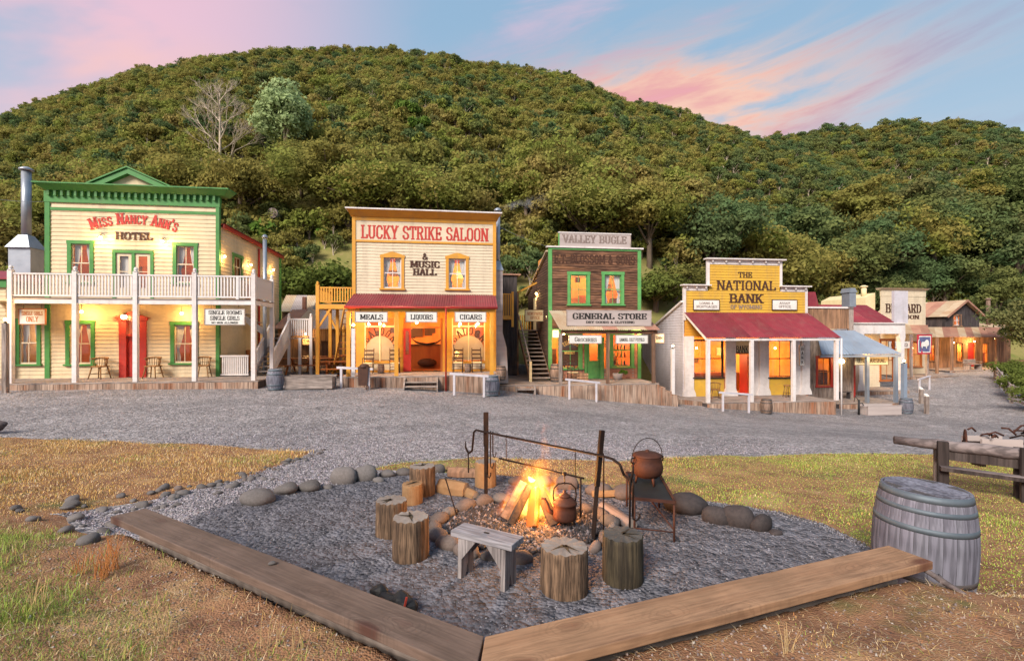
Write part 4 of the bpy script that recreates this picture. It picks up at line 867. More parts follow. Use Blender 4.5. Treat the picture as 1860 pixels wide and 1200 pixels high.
def sign(fr, px0, py0, px1, py1, d, lines, label, board='signwhite', ink='inkblack', rim='greyx', hang=.12, name='hanging_sign', th=.03, group=None, thick=.2):
    """board sign with a rim; lines = [(text, fy0, fy1, fx0, fx1)] in fractions of the board from its top left"""
    x0, x1, z0, z1 = fr.rect(px0, py0, px1, py1, d); p = fr.w((x0 + x1) / 2, d, z0); o = thing(name, label, 'sign', p, fr.a, group); W, H = x1 - x0, z1 - z0; hw = W / 2
    m = MB(); m.box(-hw, hw, -th / 2, th / 2, 0, H); b = m.build('board', board, o); e = .03
    m = MB(); m.box(-hw - e, hw + e, -th / 2 - .012, th / 2 + .012, -e, -.001); m.box(-hw - e, hw + e, -th / 2 - .012, th / 2 + .012, H + .001, H + e); m.box(-hw - e, -hw - .001, -th / 2 - .012, th / 2 + .012, 0, H); m.box(hw + .001, hw + e, -th / 2 - .012, th / 2 + .012, 0, H); m.build('rim', rim, o)
    for t_, fy0, fy1, fx0, fx1 in lines:
        m = MB(); text_mesh(m, t_, -hw + W * fx0, -hw + W * fx1, H * (1 - fy1), H * (fy1 - fy0), -th / 2, thick=thick); m.build('lettering', ink, o, 'stuff')
    if hang:
        for q in (-.7, .7): m = MB(); m.tube([(q * hw, 0, H + e), (q * hw, 0, H + e + hang)], .008, 5); m.build('hanger', 'darkmetal', o)
    return o
def baluster_row(fr, a, b, z0, z1, n, mt, w=.035, parent=None):
    a, b = Vector(a), Vector(b); m = MB(); m.box(-w / 2, w / 2, -w / 2, w / 2, 0, z1 - z0); me = m.mesh('baluster', mt)
    for i in range(n): p = a.lerp(b, (i + .5) / n); link('baluster', me, parent or fr.o, (p.x, p.y, p.z + z0))
def post(fr, x, y, z0, z1, w, mt, name='post', ball=0.0, bmt=None, parent=None):
    m = MB(); m.box(x - w / 2, x + w / 2, y - w / 2, y + w / 2, z0, z1)
    if ball: m.lathe([(w * .62, 0), (w * .62, .03), (w * .25, .04), (ball, .04 + ball * .6), (ball, .04 + ball * 1.2), (ball * .5, .04 + ball * 2), (.005, .04 + ball * 2.1)], 10, (x, y, z1))
    return m.build(name, mt, parent or fr.o)
def deck(fr, x0, x1, y0, y1, th=.05, mt='greyx', fm='fascia', parent=None, zof=0.0, ext=.25):
    n = max(2, int((y1 - y0) / .14)); m = MB(); w = (y1 - y0) / n
    for i in range(n): m.box(x0, x1, y0 + i * w + .003, y0 + (i + 1) * w - .003, zof - th, zof - .002 * (i % 2))
    d = m.build('deck', mt, fr.o, 'stuff')
    vboards(fr, x0, x1, lambda u: fr.ground(u, y0) - ext, zof - th - .004, .2, fm, lambda u, z, o: (u, y0 + .03 - o, z), name='deck_skirt', th=.025, gap=.012, rough=.012)
    m = MB(); m.box(x0, x1, y0 + .06, y1, min(fr.ground(x0, y0), fr.ground(x1, y0)) - .3, zof - th - .01); m.build('deck_base', 'darkz', fr.o); return d
# ---- small furniture prototypes
CH = {}
def captain_chair():
    o = thing('captain_chair', 'x', 'chair'); m = MB(); m.box(-.21, .21, -.2, .2, .42, .46); m.build('seat', 'chairwood', o, bevel=.012)
    for sx, sy in ((-1, -1), (1, -1), (-1, 1), (1, 1)): m = MB(); m.tube([(sx * .23, sy * .22, 0), (sx * .16, sy * .15, .42)], [.018, .024], 6); m.build('leg', 'chairwood', o)
    arc = [(math.cos(a) * .25, math.sin(a) * .22, .72 + .04 * max(0, math.sin(a))) for a in np.linspace(R(-25), R(205), 13)]
    m = MB(); m.tube(arc, .03, 6); m.build('back_rail', 'chairwood', o)
    for k in range(1, 12): m = MB(); p = arc[k]; m.tube([(p[0] * .82, p[1] * .82, .45), p], .011, 5); m.build('spindle', 'chairwood', o)
    for sx in (-1, 1): m = MB(); m.tube([(sx * .2, -.19, .18), (sx * .2, .19, .18)], .012, 5); m.build('stretcher', 'chairwood', o)
    return o
def ladder_chair():
    o = thing('ladder_chair', 'x', 'chair'); m = MB(); m.box(-.22, .22, -.2, .2, .42, .455); m.build('seat', 'signcream', o, bevel=.01)
    for sx in (-1, 1):
        m = MB(); m.tube([(sx * .21, -.19, 0), (sx * .21, -.19, .66)], .018, 6); m.build('front_leg', 'leather', o)
        m = MB(); m.tube([(sx * .2, .2, 0), (sx * .2, .2, .45), (sx * .2, .3, 1.08)], .018, 6); m.build('rear_leg', 'leather', o)
        m = MB(); m.bar((sx * .21, -.22, .665), (sx * .205, .24, .665), .05, .02); m.build('arm', 'leather', o)
    for k, z in enumerate((.62, .8, .98)): m = MB(); m.bar((-.2, .21 + (z - .45) * .158, z), (.2, .21 + (z - .45) * .158, z), .015, .06); m.build('slat', 'leather', o)
    for z in (.15, .28): m = MB(); m.tube([(-.21, -.19, z), (.21, -.19, z)], .011, 5); m.build('stretcher', 'leather', o)
    return o
def small_barrel(wood='barrelwood', hm='hoopdark'):
    o = thing('barrel', 'x', 'barrel'); P = [(.235, 0), (.262, .12), (.29, .27), (.298, .38), (.29, .49), (.262, .64), (.235, .76)]
    m = MB(); m.lathe(P[:1] + P[1:] + [(.215, .76), (.213, .735)], 22); m.build('barrel_body', wood, o)
    for za, zb_ in ((.01, .07), (.16, .21), (.55, .60), (.69, .75)):
        f = lambda z: np.interp(z, [p[1] for p in P], [p[0] for p in P]); m = MB(); m.lathe([(f(za) - .004, za), (f(za) + .006, za), (f(zb_) + .006, zb_), (f(zb_) - .004, zb_)], 22); m.build('hoop', hm, o)
    return o
_first = {}
def put(kind, maker, loc, rz, label, group=None, sc=1.0):
    if kind not in _first: o = _first[kind] = maker(); o.location = loc; o.rotation_euler = (0, 0, rz); o.scale = (sc,) * 3; o['label'] = label
    else: o = clone(_first[kind], None, loc, rz, label, sc)
    if group: o['group'] = group
    return o
def barrel_on_ground(px, py, t, label, sc=1.0, kind='barrel', z=None, **k):
    p = at(px, py, t); return put(kind, k.get('maker', small_barrel), (p.x, p.y, h1(p.x, p.y) + .012 if z is None else z), random.uniform(0, 3), label, 'barrels along the street', sc)
def hitch_rail(p0, p1, h, label, mt='white', w=.085):
    z0, z1 = h1(*p0), h1(*p1); o = thing('hitching_rail', label, 'rail', (*p0, z0), 0, 'hitching rails along the street'); d = Vector((p1[0] - p0[0], p1[1] - p0[1], z1 - z0)); top = Vector((0, 0, h))
    for q in (Vector((0, 0, 0)), d): m = MB(); m.bar(q - Vector((0, 0, .2)), Vector((q.x, q.y, h + q.z)), w); m.build('post', mt, o)
    m = MB(); u = d.normalized() * .18; m.bar(top - u + Vector((0, 0, w / 2 + .002)), top + d + u + Vector((0, 0, w / 2 + .002)), w * 1.15, w); m.build('rail', mt, o); return o
def lamp_post(px, py_top, py_bot, t, label, mt='white', w=.12, watt=26):
    p = at(px, py_bot, t); zt = at(px, py_top, t).z; z0 = h1(p.x, p.y); o = thing('lamp_post', label, 'street lamp', (p.x, p.y, z0), R(7), 'lamp posts'); H = zt - z0
    m = MB(); m.box(-w / 2, w / 2, -w / 2, w / 2, -.3, H - .14); m.build('post', mt, o); m = MB(); m.lathe([(.05, 0), (.05, .03), (.03, .04), (.03, .09)], 10, (0, 0, H - .14)); m.build('socket', 'darkmetal', o)
    m = MB(); m.ball((0, 0, H), .055, 12, 8); m.build('bulb', 'bulb', o); point('lamp_light', (0, 0, H + .1), watt, parent=o); return o
def chimney_flue(parent, x, y, z0, z1, r, mt='galv', name='flue'):
    m = MB(); m.tube([(x, y, z0), (x, y, z1)], r, 14); f = m.build(name, mt, parent)
    m = MB(); m.lathe([(r * .95, 0), (r * 1.5, .02), (r * 1.5, .08), (r * .6, .17)], 14, (x, y, z1 + .03)); m.build('cap', mt, f); return f
# ================================================================== HOTEL
H = Fr('hotel', 'cream two storey weatherboard hotel with green trim and white balcony', 'building', 250, 18.2, 2.0, 7.5, .33)
ho = H.o; PD = -2.0
xl, xr = H.x(87), H.x(398); xL = H.x(12); zb = H.z(250, 543, PD)            # balcony floor level
ztop = H.z(240, 352); zc = H.z(240, 372)
U = [H.rect(130, 443, 164, 512), H.rect(321, 447, 353, 513), H.rect(211, 460, 274, 540)]
D = [H.rect(36, 585, 68, 660), H.rect(127, 588, 166, 660), H.rect(317, 590, 354, 658), H.rect(223, 582, 262, 686)]
D[3] = (D[3][0], D[3][1], 0.0, D[3][3]); U[2] = (U[2][0], U[2][1], zb + .04, U[2][3])
siding(H, xL, xr, 0, zb - .14, .155, D, 'cream')
siding(H, xl, xr, zb - .14, zc, .165, U, 'cream')
room(H, xl + .1, xr - .1, .30, 3.2, .02, zb - .25, 'roomdark', 30, 2); room(H, xl + .1, xr - .1, .30, 3.2, zb + .06, zc - .6, 'roomdark', 28, 2); room(H, xL + .1, xl - .05, .30, 2.6, .02, zb - .25, 'roomdark', 16, 1)
for r in U[:2] + D[:3]: window(H, *r, casing='green', sash='cream2', cw=.14)
# corner boards, frieze, cornice, dentils, pediment
for nm, a, b, c, d_ in (('corner_board', xl - .08, xl + .1, 0, zc), ('corner_board', xr - .11, xr + .03, 0, zc)):
    box(H, nm, 'green', a, b, -.06, .09, c, d_)
box(H, 'trim_band', 'green', xl + .1, xr - .11, -.045, .02, H.z(240, 386), H.z(240, 381))
box(H, 'frieze', 'green', xl - .1, xr + .05, -.075, .1, zc, ztop)
x0c, x1c = H.x(58, -.45), H.x(414, -.45)
m = MB(); m.hexa([(x0c + .25, -.2, ztop), (x1c - .25, -.2, ztop), (x1c - .25, .3, ztop), (x0c + .25, .3, ztop), (x0c, -.45, ztop + .2), (x1c, -.45, ztop + .2), (x1c, .3, ztop + .2), (x0c, .3, ztop + .2)])
m.box(x0c - .02, x1c + .02, -.48, .32, ztop + .203, ztop + .25); m.build('cornice', 'green', ho)
m = MB(); m.prism([(-.045, 0), (.045, 0), (.045, .2), (-.045, .2)], -.19, -.078); dm = m.mesh('dentil', 'green')
nd = 26
for i in range(nd): link('dentil', dm, ho, (xl + (xr - xl) * (i + .5) / nd, 0, ztop - .21))
xp0, xp1, xa = H.x(164, -.3), H.x(306, -.3), H.x(232, -.3); za = H.z(232, 306, -.3); zp = ztop + .25
m = MB(); m.prism([(xp0 + .3, zp), (xp1 - .3, zp), (xa, za - .18)], -.12, .1); m.build('pediment_panel', 'cream', ho)
for s, xe in ((1, xp0), (-1, xp1)):
    m = MB(); m.hexa([(xe, -.34, zp), (xe + s * .44, -.34, zp), (xe + s * .44, .15, zp), (xe, .15, zp), (xa, -.34, za), (xa, -.34, za - .21), (xa, .15, za - .21), (xa, .15, za)]); m.build('pediment_moulding', 'green', ho)
    m = MB(); m.bar((xe - s * .1, -.12, zp + .02), (xa, -.12, za + .05), .56, .05); m.build('pediment_cap', 'green', ho)
letters(H, 'Miss Nancy Ann\'s', 166, 400, 321, 420, 'inkred', arc_px=13, thick=.27, thin=.13, small=.8)
letters(H, 'HOTEL', 210, 422, 279, 436, 'inkbrown', thick=.24)
# french doors upstairs
a, b, c, d_ = U[2]; xm = (a + b) / 2
fd = box(H, 'french_door_frame', 'green', a - .12, a, -.05, .06, c, d_); box(H, 'jamb', 'green', b, b + .12, -.05, .06, c, d_, parent=fd); box(H, 'head', 'green', a - .12, b + .12, -.052, .06, d_, d_ + .12, parent=fd); box(H, 'mullion', 'green', xm - .06, xm + .06, -.04, .06, c, d_, parent=fd)
for p, q in ((a, xm - .06), (xm + .06, b)):
    m = MB(); m.box(p, p + .13, .0, .04, c, d_); m.box(q - .13, q, .0, .04, c, d_); m.box(p + .13, q - .13, .0, .04, c, c + .55); m.box(p + .13, q - .13, .0, .04, d_ - .12, d_); m.box(p + .13, q - .13, .005, .035, c + 1.2, c + 1.23); m.build('door', 'cream2', fd)
    m = MB(); m.add([(p + .13, .02, c + .55), (q - .13, .02, c + .55), (q - .13, .02, d_ - .12), (p + .13, .02, d_ - .12)], [(0, 1, 2, 3)]); m.build('pane', 'glass', fd)
m = MB(); m.add([(a + .05 + .055 * k, .14 + .03 * math.sin(k * 2.2), z) for z in (c, d_) for k in range(9)], [(k, k + 1, k + 10, k + 9) for k in range(8)], True); m.build('curtain', 'curtain', fd)
# red front door with pediment
a, b, c, d_ = D[3]; zt = d_ - .62
rd = box(H, 'red_door', 'red', a + .17, b - .17, .03, .08, .02, zt - .03)
m = MB()
for p, q in ((a + .24, (a + b) / 2 - .05), ((a + b) / 2 + .05, b - .24)):
    m.box(p, q, .015, .03, .2, .85); m.box(p, q, .015, .03, 1.0, zt - .15)
m.build('door_panel', 'red', rd)
m = MB(); m.box(a - .1, a + .17, -.08, .1, 0, d_); m.box(b - .17, b + .1, -.08, .1, 0, d_); m.box(a + .17, b - .17, -.06, .1, zt - .02, zt + .06); m.box(a - .16, b + .16, -.14, .1, d_, d_ + .09); m.box((a + b) / 2 - .02, (a + b) / 2 + .02, -.02, .06, zt + .06, d_); m.build('door_surround', 'red', rd)
m = MB(); m.prism([(a - .26, d_ + .09), (b + .26, d_ + .09), ((a + b) / 2, d_ + .36)], -.16, .05); m.build('door_pediment', 'red', rd)
m = MB(); m.add([(a + .17, .03, zt + .06), (b - .17, .03, zt + .06), (b - .17, .03, d_), (a + .17, .03, d_)], [(0, 1, 2, 3)]); m.build('transom_pane', 'glass', rd)
m = MB(); m.ball((b - .27, -.005, 1.0), .03); m.build('door_knob', 'inkgold', rd)
# balcony and verandah
xpR = H.x(461, PD); xpL = H.x(20, PD)
deck(H, xL - .1, xpR + .2, PD - .12, 0.0)
m = MB(); m.box(xpL - .05, xpR + .06, PD - .02, PD + .06, zb - .19, zb - .02); m.box(xpR - .03, xpR + .06, PD + .07, -.02, zb - .19, zb - .02); m.build('verandah_beam', 'white', ho)
m = MB()
for k in range(14): m.box(xpL - .06, xpR + .08, PD - .05 + k * .146, PD + .085 + k * .146, zb - .018, zb + .02)
m.build('balcony_floor', 'greyx', ho, 'stuff')
m = MB(); m.box(xL, xpR, PD + .08, -.06, zb - .10, zb - .03); m.build('verandah_ceiling', 'cream', ho)
pxs = [20, 137, 247, 354, 461]; zr = H.z(250, 500, PD)
for i, px in enumerate(pxs): post(H, H.x(px, PD), PD, 0, zr + .12, .15, 'white', 'verandah_post', .07)
post(H, xpR, -.06, 0, zr + .12, .14, 'white', 'verandah_post', .07); post(H, H.x(432, PD), PD, zb, zr + .02, .10, 'white', 'rail_post')
m = MB(); m.box(xpL, xpR, PD - .045, PD + .045, zr - .02, zr + .035); m.box(xpL, xpR, PD - .03, PD + .03, zb + .07, zb + .13); m.build('handrail', 'white', ho)
m = MB(); m.box(xpR - .045, xpR + .045, PD + .06, -.1, zr - .018, zr + .034); m.box(xpR - .03, xpR + .03, PD + .06, -.1, zb + .07, zb + .13); m.build('handrail', 'white', ho)
for p, q in zip(pxs, pxs[1:]): baluster_row(H, (H.x(p, PD) + .09, PD, 0), (H.x(q, PD) - .09, PD, 0), zb + .13, zr - .02, 17, 'white', .05)
baluster_row(H, (xpR, PD + .1, 0), (xpR, -.14, 0), zb + .13, zr - .02, 22, 'white', .06)
# right side wall, roof, downpipe, flue
SW = 7.4; zs0 = H.z(399, 410); sideR = lambda u, z, o: (xr + o, u, z)
def fit_z(px, py, xloc):           # depth and height of a pixel on the plane x = xloc
    lo, hi = 0.0, 30.0
    for _ in range(50):
        md_ = (lo + hi) / 2
        if H.x(px, md_) > xloc: lo = md_
        else: hi = md_
    return md_, H.z(px, py, md_)
d1, z1s = fit_z(465, 444, xr); d2, z2s = fit_z(507, 467, xr)
slope = (z2s - zs0) / d2; ws = [fit_z(424, 465, xr), fit_z(438, 505, xr)]
sw = (ws[0][0], ws[1][0], ws[1][1], ws[0][1])
topf = lambda z: (0.02, d2 if z < z2s else max(.03, (z - zs0) / slope))
siding(H, 0, d2, 0, zs0, .16, [sw], 'cream', sideR, topf)
window(H, *sw, casing='green', sash='cream2', cw=.14, mapf=sideR)
room(H, xr - 3.2, xr - .12, 3.4, d2 - .2, zb, z2s - .2, 'roomwarm', 30, 1)
corr(H, (xl + .1, .12, zs0 + .12), (xr + .22, .12, zs0 + .12), (xr + .22, d2 + .35, zs0 + .12 + slope * (d2 + .23)), (xl + .1, d2 + .35, zs0 + .12 + slope * (d2 + .23)), ['redroof'])
m = MB(); m.bar((xr + .13, .1, zs0 + .02), (xr + .13, d2 + .35, zs0 + .02 + slope * (d2 + .25)), .06, .16); m.build('barge_board', 'red', ho)
m = MB(); m.box(xr - .02, xr + .1, d2 - .05, d2 + .08, 0, z2s - .05); m.build('rear_corner_board', 'green', ho)
m = MB(); m.box(xl, xr, d2 + .1, d2 + .15, 0, z2s); m.box(xl, xl + .06, .1, d2 + .1, zb - .2, z2s); m.box(xL, xl, 2.7, 2.8, 0, zb); m.box(xL, xL + .06, .1, 2.7, 0, zb); m.build('rear_wall', 'cream', ho)
m = MB(); m.box(xL - .1, xl - .1, .1, 2.9, zb - .1, zb + .02); m.build('wing_roof', 'redroof', ho)
dp, zdp = fit_z(468, 452, xr); m = MB(); m.tube([(xr + .07, dp, .3), (xr + .07, dp, zdp)], .05, 8); m.build('downpipe', 'red', ho)
xf, zf = H.at(481, 434, 1.2); chimney_flue(ho, xf, 1.2, 0, zf, .085)
# tall flue on the left wing
xf, zf = H.at(48, 312, 1.6); z_h = H.z(48, 432, 1.6); z_b = H.z(48, 452, 1.6)
m = MB(); m.box(xf - .42, xf + .42, 1.25, 1.95, zb + .03, z_b); ch = m.build('chimney', 'galv', ho)
m = MB(); m.hexa([(xf - .47, 1.13, z_b), (xf + .47, 1.13, z_b), (xf + .47, 2.07, z_b), (xf - .47, 2.07, z_b), (xf - .18, 1.42, z_h + .1), (xf + .18, 1.42, z_h + .1), (xf + .18, 1.78, z_h + .1), (xf - .18, 1.78, z_h + .1)]); m.build('hood', 'galv', ch)
f = chimney_flue(ho, xf, 1.6, z_h + .1, zf, .17); 
# stairs at the right end
xs0, xs1 = H.x(464, .1), H.x(492, .1); n = 8; rise = .2; run = .27
for i in range(n): box(H, 'stair_tread', 'greyx', xs0, xs1, .12 + i * run, .12 + (i + 1) * run + .03, rise * (i + 1) - .04, rise * (i + 1))
for xx in (xs0 - .05, xs1 + .05):
    m = MB(); m.hexa([(xx - .03, .05, -.02), (xx + .03, .05, -.02), (xx + .03, .12 + n * run, n * rise - .3), (xx - .03, .12 + n * run, n * rise - .3), (xx - .03, .05, .26), (xx + .03, .05, .26), (xx + .03, .12 + n * run, n * rise + .1), (xx - .03, .12 + n * run, n * rise + .1)]); m.build('stringer', 'white', ho)
    m = MB(); m.hexa([(xx - .04, .12, .84), (xx + .04, .12, .84), (xx + .04, .12 + n * run, n * rise + .78), (xx - .04, .12 + n * run, n * rise + .78), (xx - .04, .12, .92), (xx + .04, .12, .92), (xx + .04, .12 + n * run, n * rise + .86), (xx - .04, .12 + n * run, n * rise + .86)]); m.build('stair_rail', 'white', ho)
    for k in range(14): yy = .18 + (n * run - .1) * k / 13; zz = (yy - .12) / run * rise; box(H, 'baluster', 'white', xx - .02, xx + .02, yy - .05, yy + .05, zz + .12, zz + .86)
    post(H, xx, .06, 0, 1.02, .12, 'white', 'newel_post', .06); post(H, xx, .12 + n * run + .06, 0, n * rise + 1.0, .12, 'white', 'newel_post', .06)
yl = .12 + n * run; box(H, 'landing', 'greyx', xs0 - .1, xs1 + 1.1, yl, yl + 1.1, n * rise - .05, n * rise)
post(H, xs1 + 1.05, yl + .05, -.2, n * rise + 1.0, .12, 'white', 'newel_post', .06); post(H, xs1 + .55, yl + .05, -.2, n * rise, .12, 'white', 'landing_post')
baluster_row(H, (xs1 + .12, yl + .05, 0), (xs1 + 1.0, yl + .05, 0), n * rise + .1, n * rise + .85, 9, 'white', .05)
m = MB(); m.box(xs1 + .1, xs1 + 1.0, yl + .01, yl + .09, n * rise + .85, n * rise + .92); m.build('handrail', 'white', ho)
nn = 7; xw = xs0 - .1
for i in range(nn): box(H, 'upper_tread', 'greyx', xw - (i + 1) * .25, xw - i * .25 + .03, yl + .05, yl + 1.05, n * rise + (i + 1) * .19 - .04, n * rise + (i + 1) * .19)
m = MB(); m.bar((xw, yl + .03, n * rise), (xw - nn * .25, yl + .03, n * rise + nn * .19), .05, .25); m.build('upper_stringer', 'white', ho)
baluster_row(H, (xr + .12, -.02, 0), (H.x(452, 0), -.02, 0), .1, .82, 13, 'white', .05); m = MB(); m.box(xr + .06, H.x(452), -.06, .02, .82, .89); m.box(xr + .06, H.x(452), -.05, .01, .04, .10); m.build('handrail', 'white', ho)
# lamps, chairs, signs
for px, py, lb in ((183, 431, 'lit wall lamp left of the hotel lettering'), (295, 438, 'lit wall lamp right of the hotel lettering')): lamp(H, px, py, -.22, 24, lb)
lamp(H, 225, 575, -.22, 30, 'white globe lamp beside the red hotel door', r=.1); lamp(H, 148, 566, -.5, 26, 'lamp under the balcony left of the red door', 'hang'); lamp(H, 330, 569, -.5, 28, 'lamp under the balcony right of the red door', 'hang')
for px, py, lb in ((408, 466, 'first lamp on the hotel\'s side wall'), (456, 481, 'middle lamp on the hotel\'s side wall'), (497, 490, 'rear lamp on the hotel\'s side wall')):
    dd, zz = fit_z(px, py, xr + .15); p = H.w(xr + .15, dd, zz); o = thing('wall_lamp', lb, 'lamp', p, H.a); m = MB(); m.ball((0, 0, 0), .05, 10, 6); m.build('bulb', 'bulb', o); m = MB(); m.tube([(0, 0, .04), (0, 0, .1), (-.15, 0, .14)], .012, 5); m.build('bracket', 'darkmetal', o); point('lamp_light', (.1, 0, -.05), 10, parent=o)
for px, lb in ((181, 'wooden captain chair left of the red hotel door'), (278, 'wooden captain chair right of the red hotel door'), (369, 'wooden captain chair by the hotel\'s right corner')):
    x, _ = H.at(px, 680, -.45); put('cap', captain_chair, H.w(x, -.45, 0), H.a + R(random.uniform(-14, 14)), lb, 'captain chairs on the verandahs', 1.1)
sign(H, 36, 562, 82, 588, -1.3, [('SINGLE GIRLS', .14, .40, .08, .92), ('ONLY', .50, .86, .26, .74)], 'white SINGLE GIRLS ONLY sign with orange rim under the balcony', ink='inkorange', rim='inkorange', hang=.4)
sign(H, 373, 562, 444, 589, PD + .1, [('SINGLE ROOMS', .08, .34, .08, .94), ('SINGLE GIRLS', .44, .72, .12, .88), ('NO MEN ALLOWED', .82, .95, .16, .84)], 'white SINGLE ROOMS SINGLE GIRLS sign hanging at the hotel\'s right end', hang=.2)
lamp_post(10, 580, 700, 17.0, 'lit lamp on a grey post at the left edge of the picture', 'greyz', .14, 20)
# neighbour at the left edge
N = Fr('cottage', 'cream single storey building with green eave and red roof at the left edge', 'building', -40, 17.6, 1.6, 7.5, .36)
nx0, nx1 = N.x(-150), N.x(11); nz = N.z(0, 522)
siding(N, nx0, nx1, 0, nz, .155, [], 'cream'); box(N, 'eave_board', 'green', nx0, nx1 + .1, -.12, .05, nz, nz + .3)
m = MB(); m.hexa([(nx0, -.2, nz + .31), (nx1 + .35, -.2, nz + .31), (nx1 + .35, 3, nz + .31), (nx0, 3, nz + .31), (nx0, -.2, nz + .36), (nx1 + .35, -.2, nz + .36), (nx1 - .9, 2.6, nz + .95), (nx0, 2.6, nz + .95)]); m.build('roof', 'redroof', N.o)
m = MB(); m.box(nx0, nx1 - .05, .08, 2.8, -.3, nz); m.build('rear_wall', 'cream', N.o)

# ================================================================== SALOON
A = Fr('saloon', 'cream and ochre two storey false front saloon with red awning', 'building', 760, 20.0, 2.0, 8.0, .40)
ao = A.o; PD = -2.0; xl, xr = A.x(642), A.x(899); zt = A.z(768, 402); zaw = A.z(770, 536); zs = A.z(768, 441)
W = [A.rect(697, 468, 729, 523), A.rect(815, 470, 846, 524)]
siding(A, xl + .1, xr - .1, zaw - .35, zs, .135, W, 'cream2')
for r in W: window(A, *r, casing='ochre', sash='white', cw=.13, head='peak')
box(A, 'sign_panel', 'cream2', xl + .1, xr - .1, -.03, .06, zs + .06, zt - .05)
box(A, 'trim_band', 'ochre', xl + .1, xr - .1, -.055, .05, zs - .03, zs + .06); box(A, 'trim_band', 'ochre', xl + .1, xr - .1, -.055, .05, zt - .05, zt + .12)
for a, b in ((xl - .05, xl + .1), (xr - .1, xr + .05)): box(A, 'corner_board', 'ochre', a, b, -.065, .1, 0, zt + .12)
m = MB(); m.hexa([(xl - .1, -.1, zt + .12), (xr + .1, -.1, zt + .12), (xr + .1, .2, zt + .12), (xl - .1, .2, zt + .12), (xl - .22, -.42, zt + .36), (xr + .22, -.42, zt + .36), (xr + .22, .2, zt + .36), (xl - .22, .2, zt + .36)]); m.build('cornice', 'ochre', ao)
box(A, 'cornice_cap', 'white', xl - .28, xr + .28, -.48, .22, zt + .363, zt + .42)
letters(A, 'LUCKY STRIKE SALOON', 656, 412, 887, 436, 'inkred', thick=.24, thin=.12)
letters(A, '&', 766, 460, 778, 472, 'inkbrown'); letters(A, 'MUSIC', 745, 474, 799, 486, 'inkbrown', thick=.27); letters(A, 'HALL', 750, 488, 793, 500, 'inkbrown', thick=.27)
room(A, xl + .1, xr - .1, .30, 3.6, zaw - .2, zs, 'roomwarm', 60, 2); room(A, xl + .1, xr - .1, .30, 4.2, .02, zaw - .4, 'roomred', 75, 2)
# shop front
fz = zaw - .45
SWN = [A.rect(662, 577, 718, 655), A.rect(821, 577, 881, 655)]; dx0, dx1 = A.x(746), A.x(800); zd = A.z(772, 596)
for a, b in ((xl + .1, SWN[0][0]), (SWN[0][1], A.x(733)), (A.x(804), SWN[1][0]), (SWN[1][1], xr - .1)): box(A, 'pilaster', 'ochre', a, b, -.04, .1, 0, fz)
box(A, 'fascia_beam', 'ochre', xl + .1, xr - .1, -.06, .1, SWN[0][3], zaw - .35)
for x0, x1, z0, z1 in SWN:
    w_ = box(A, 'shop_window', 'ochre', x0, x1, -.05, .08, z0 - .12, z0 - .01); box(A, 'stall_panel', 'cream2', x0, x1, -.02, .06, .1, z0 - .12, parent=w_); box(A, 'kick_board', 'ochre', x0, x1, -.04, .06, 0, .1, parent=w_)
    xm = (x0 + x1) / 2; zt1 = z1 - .42; m = MB(); m.box(xm - .025, xm + .025, -.02, .04, z0 - .01, zt1); m.box(x0, x1, -.022, .04, zt1, zt1 + .06); m.box(x0, x0 + .05, -.021, .04, z0, z1); m.box(x1 - .05, x1, -.021, .04, z0, z1); m.box(xm - .02, xm + .02, -.018, .04, zt1 + .06, z1); m.build('sash', 'signcream', w_)
    m = MB(); m.add([(x0, .01, z0), (x1, .01, z0), (x1, .01, z1), (x0, .01, z1)], [(0, 1, 2, 3)]); m.build('pane', 'glass', w_)
    R_ = (x1 - x0) / 2 - .06; m = MB(); zq = z0 + .03; arcp = [(xm + R_ * math.cos(t_), zq + (zt1 - z0) * .30 + (zt1 - z0) * .42 * math.sin(t_)) for t_ in np.linspace(0, math.pi, 17)]
    m.prism([(x0 + .06, zq), (x1 - .06, zq)] + arcp, .022, .03); m.build('frosted_panel', 'frost', w_)
    m = MB(); text_mesh(m, 'SALOON', x0 + .1, x1 - .1, z0 + (zt1 - z0) * .50, (zt1 - z0) * .22, .008, arc=(zt1 - z0) * .27, thick=.26); m.build('lettering', 'inkbrown', w_)
# doorway with one leaf swung open
m = MB(); a0, a1 = A.x(733), A.x(804); m.box(a0, dx0, -.03, .1, 0, fz); m.box(dx1, a1, -.03, .1, 0, fz); m.box(dx0, dx1, -.03, .1, zd, zd + .07); m.box((dx0 + dx1) / 2 - .03, (dx0 + dx1) / 2 + .03, -.02, .06, zd + .07, fz); df = m.build('door_frame', 'orangewood', ao)
m = MB(); m.box(dx0 - .32, dx0 + .02, -.10, -.06, .04, .8); m.box(dx0 - .32, dx0 - .22, -.10, -.06, .8, zd); m.box(dx0 - .08, dx0 + .02, -.10, -.06, .8, zd); m.box(dx0 - .22, dx0 - .08, -.10, -.06, zd - .12, zd); m.build('open_door', 'red', df)
m = MB(); m.add([(dx0 - .22, -.08, .8), (dx0 - .08, -.08, .8), (dx0 - .08, -.08, zd - .12), (dx0 - .22, -.08, zd - .12)], [(0, 1, 2, 3)]); m.build('door_pane', 'glass', df)
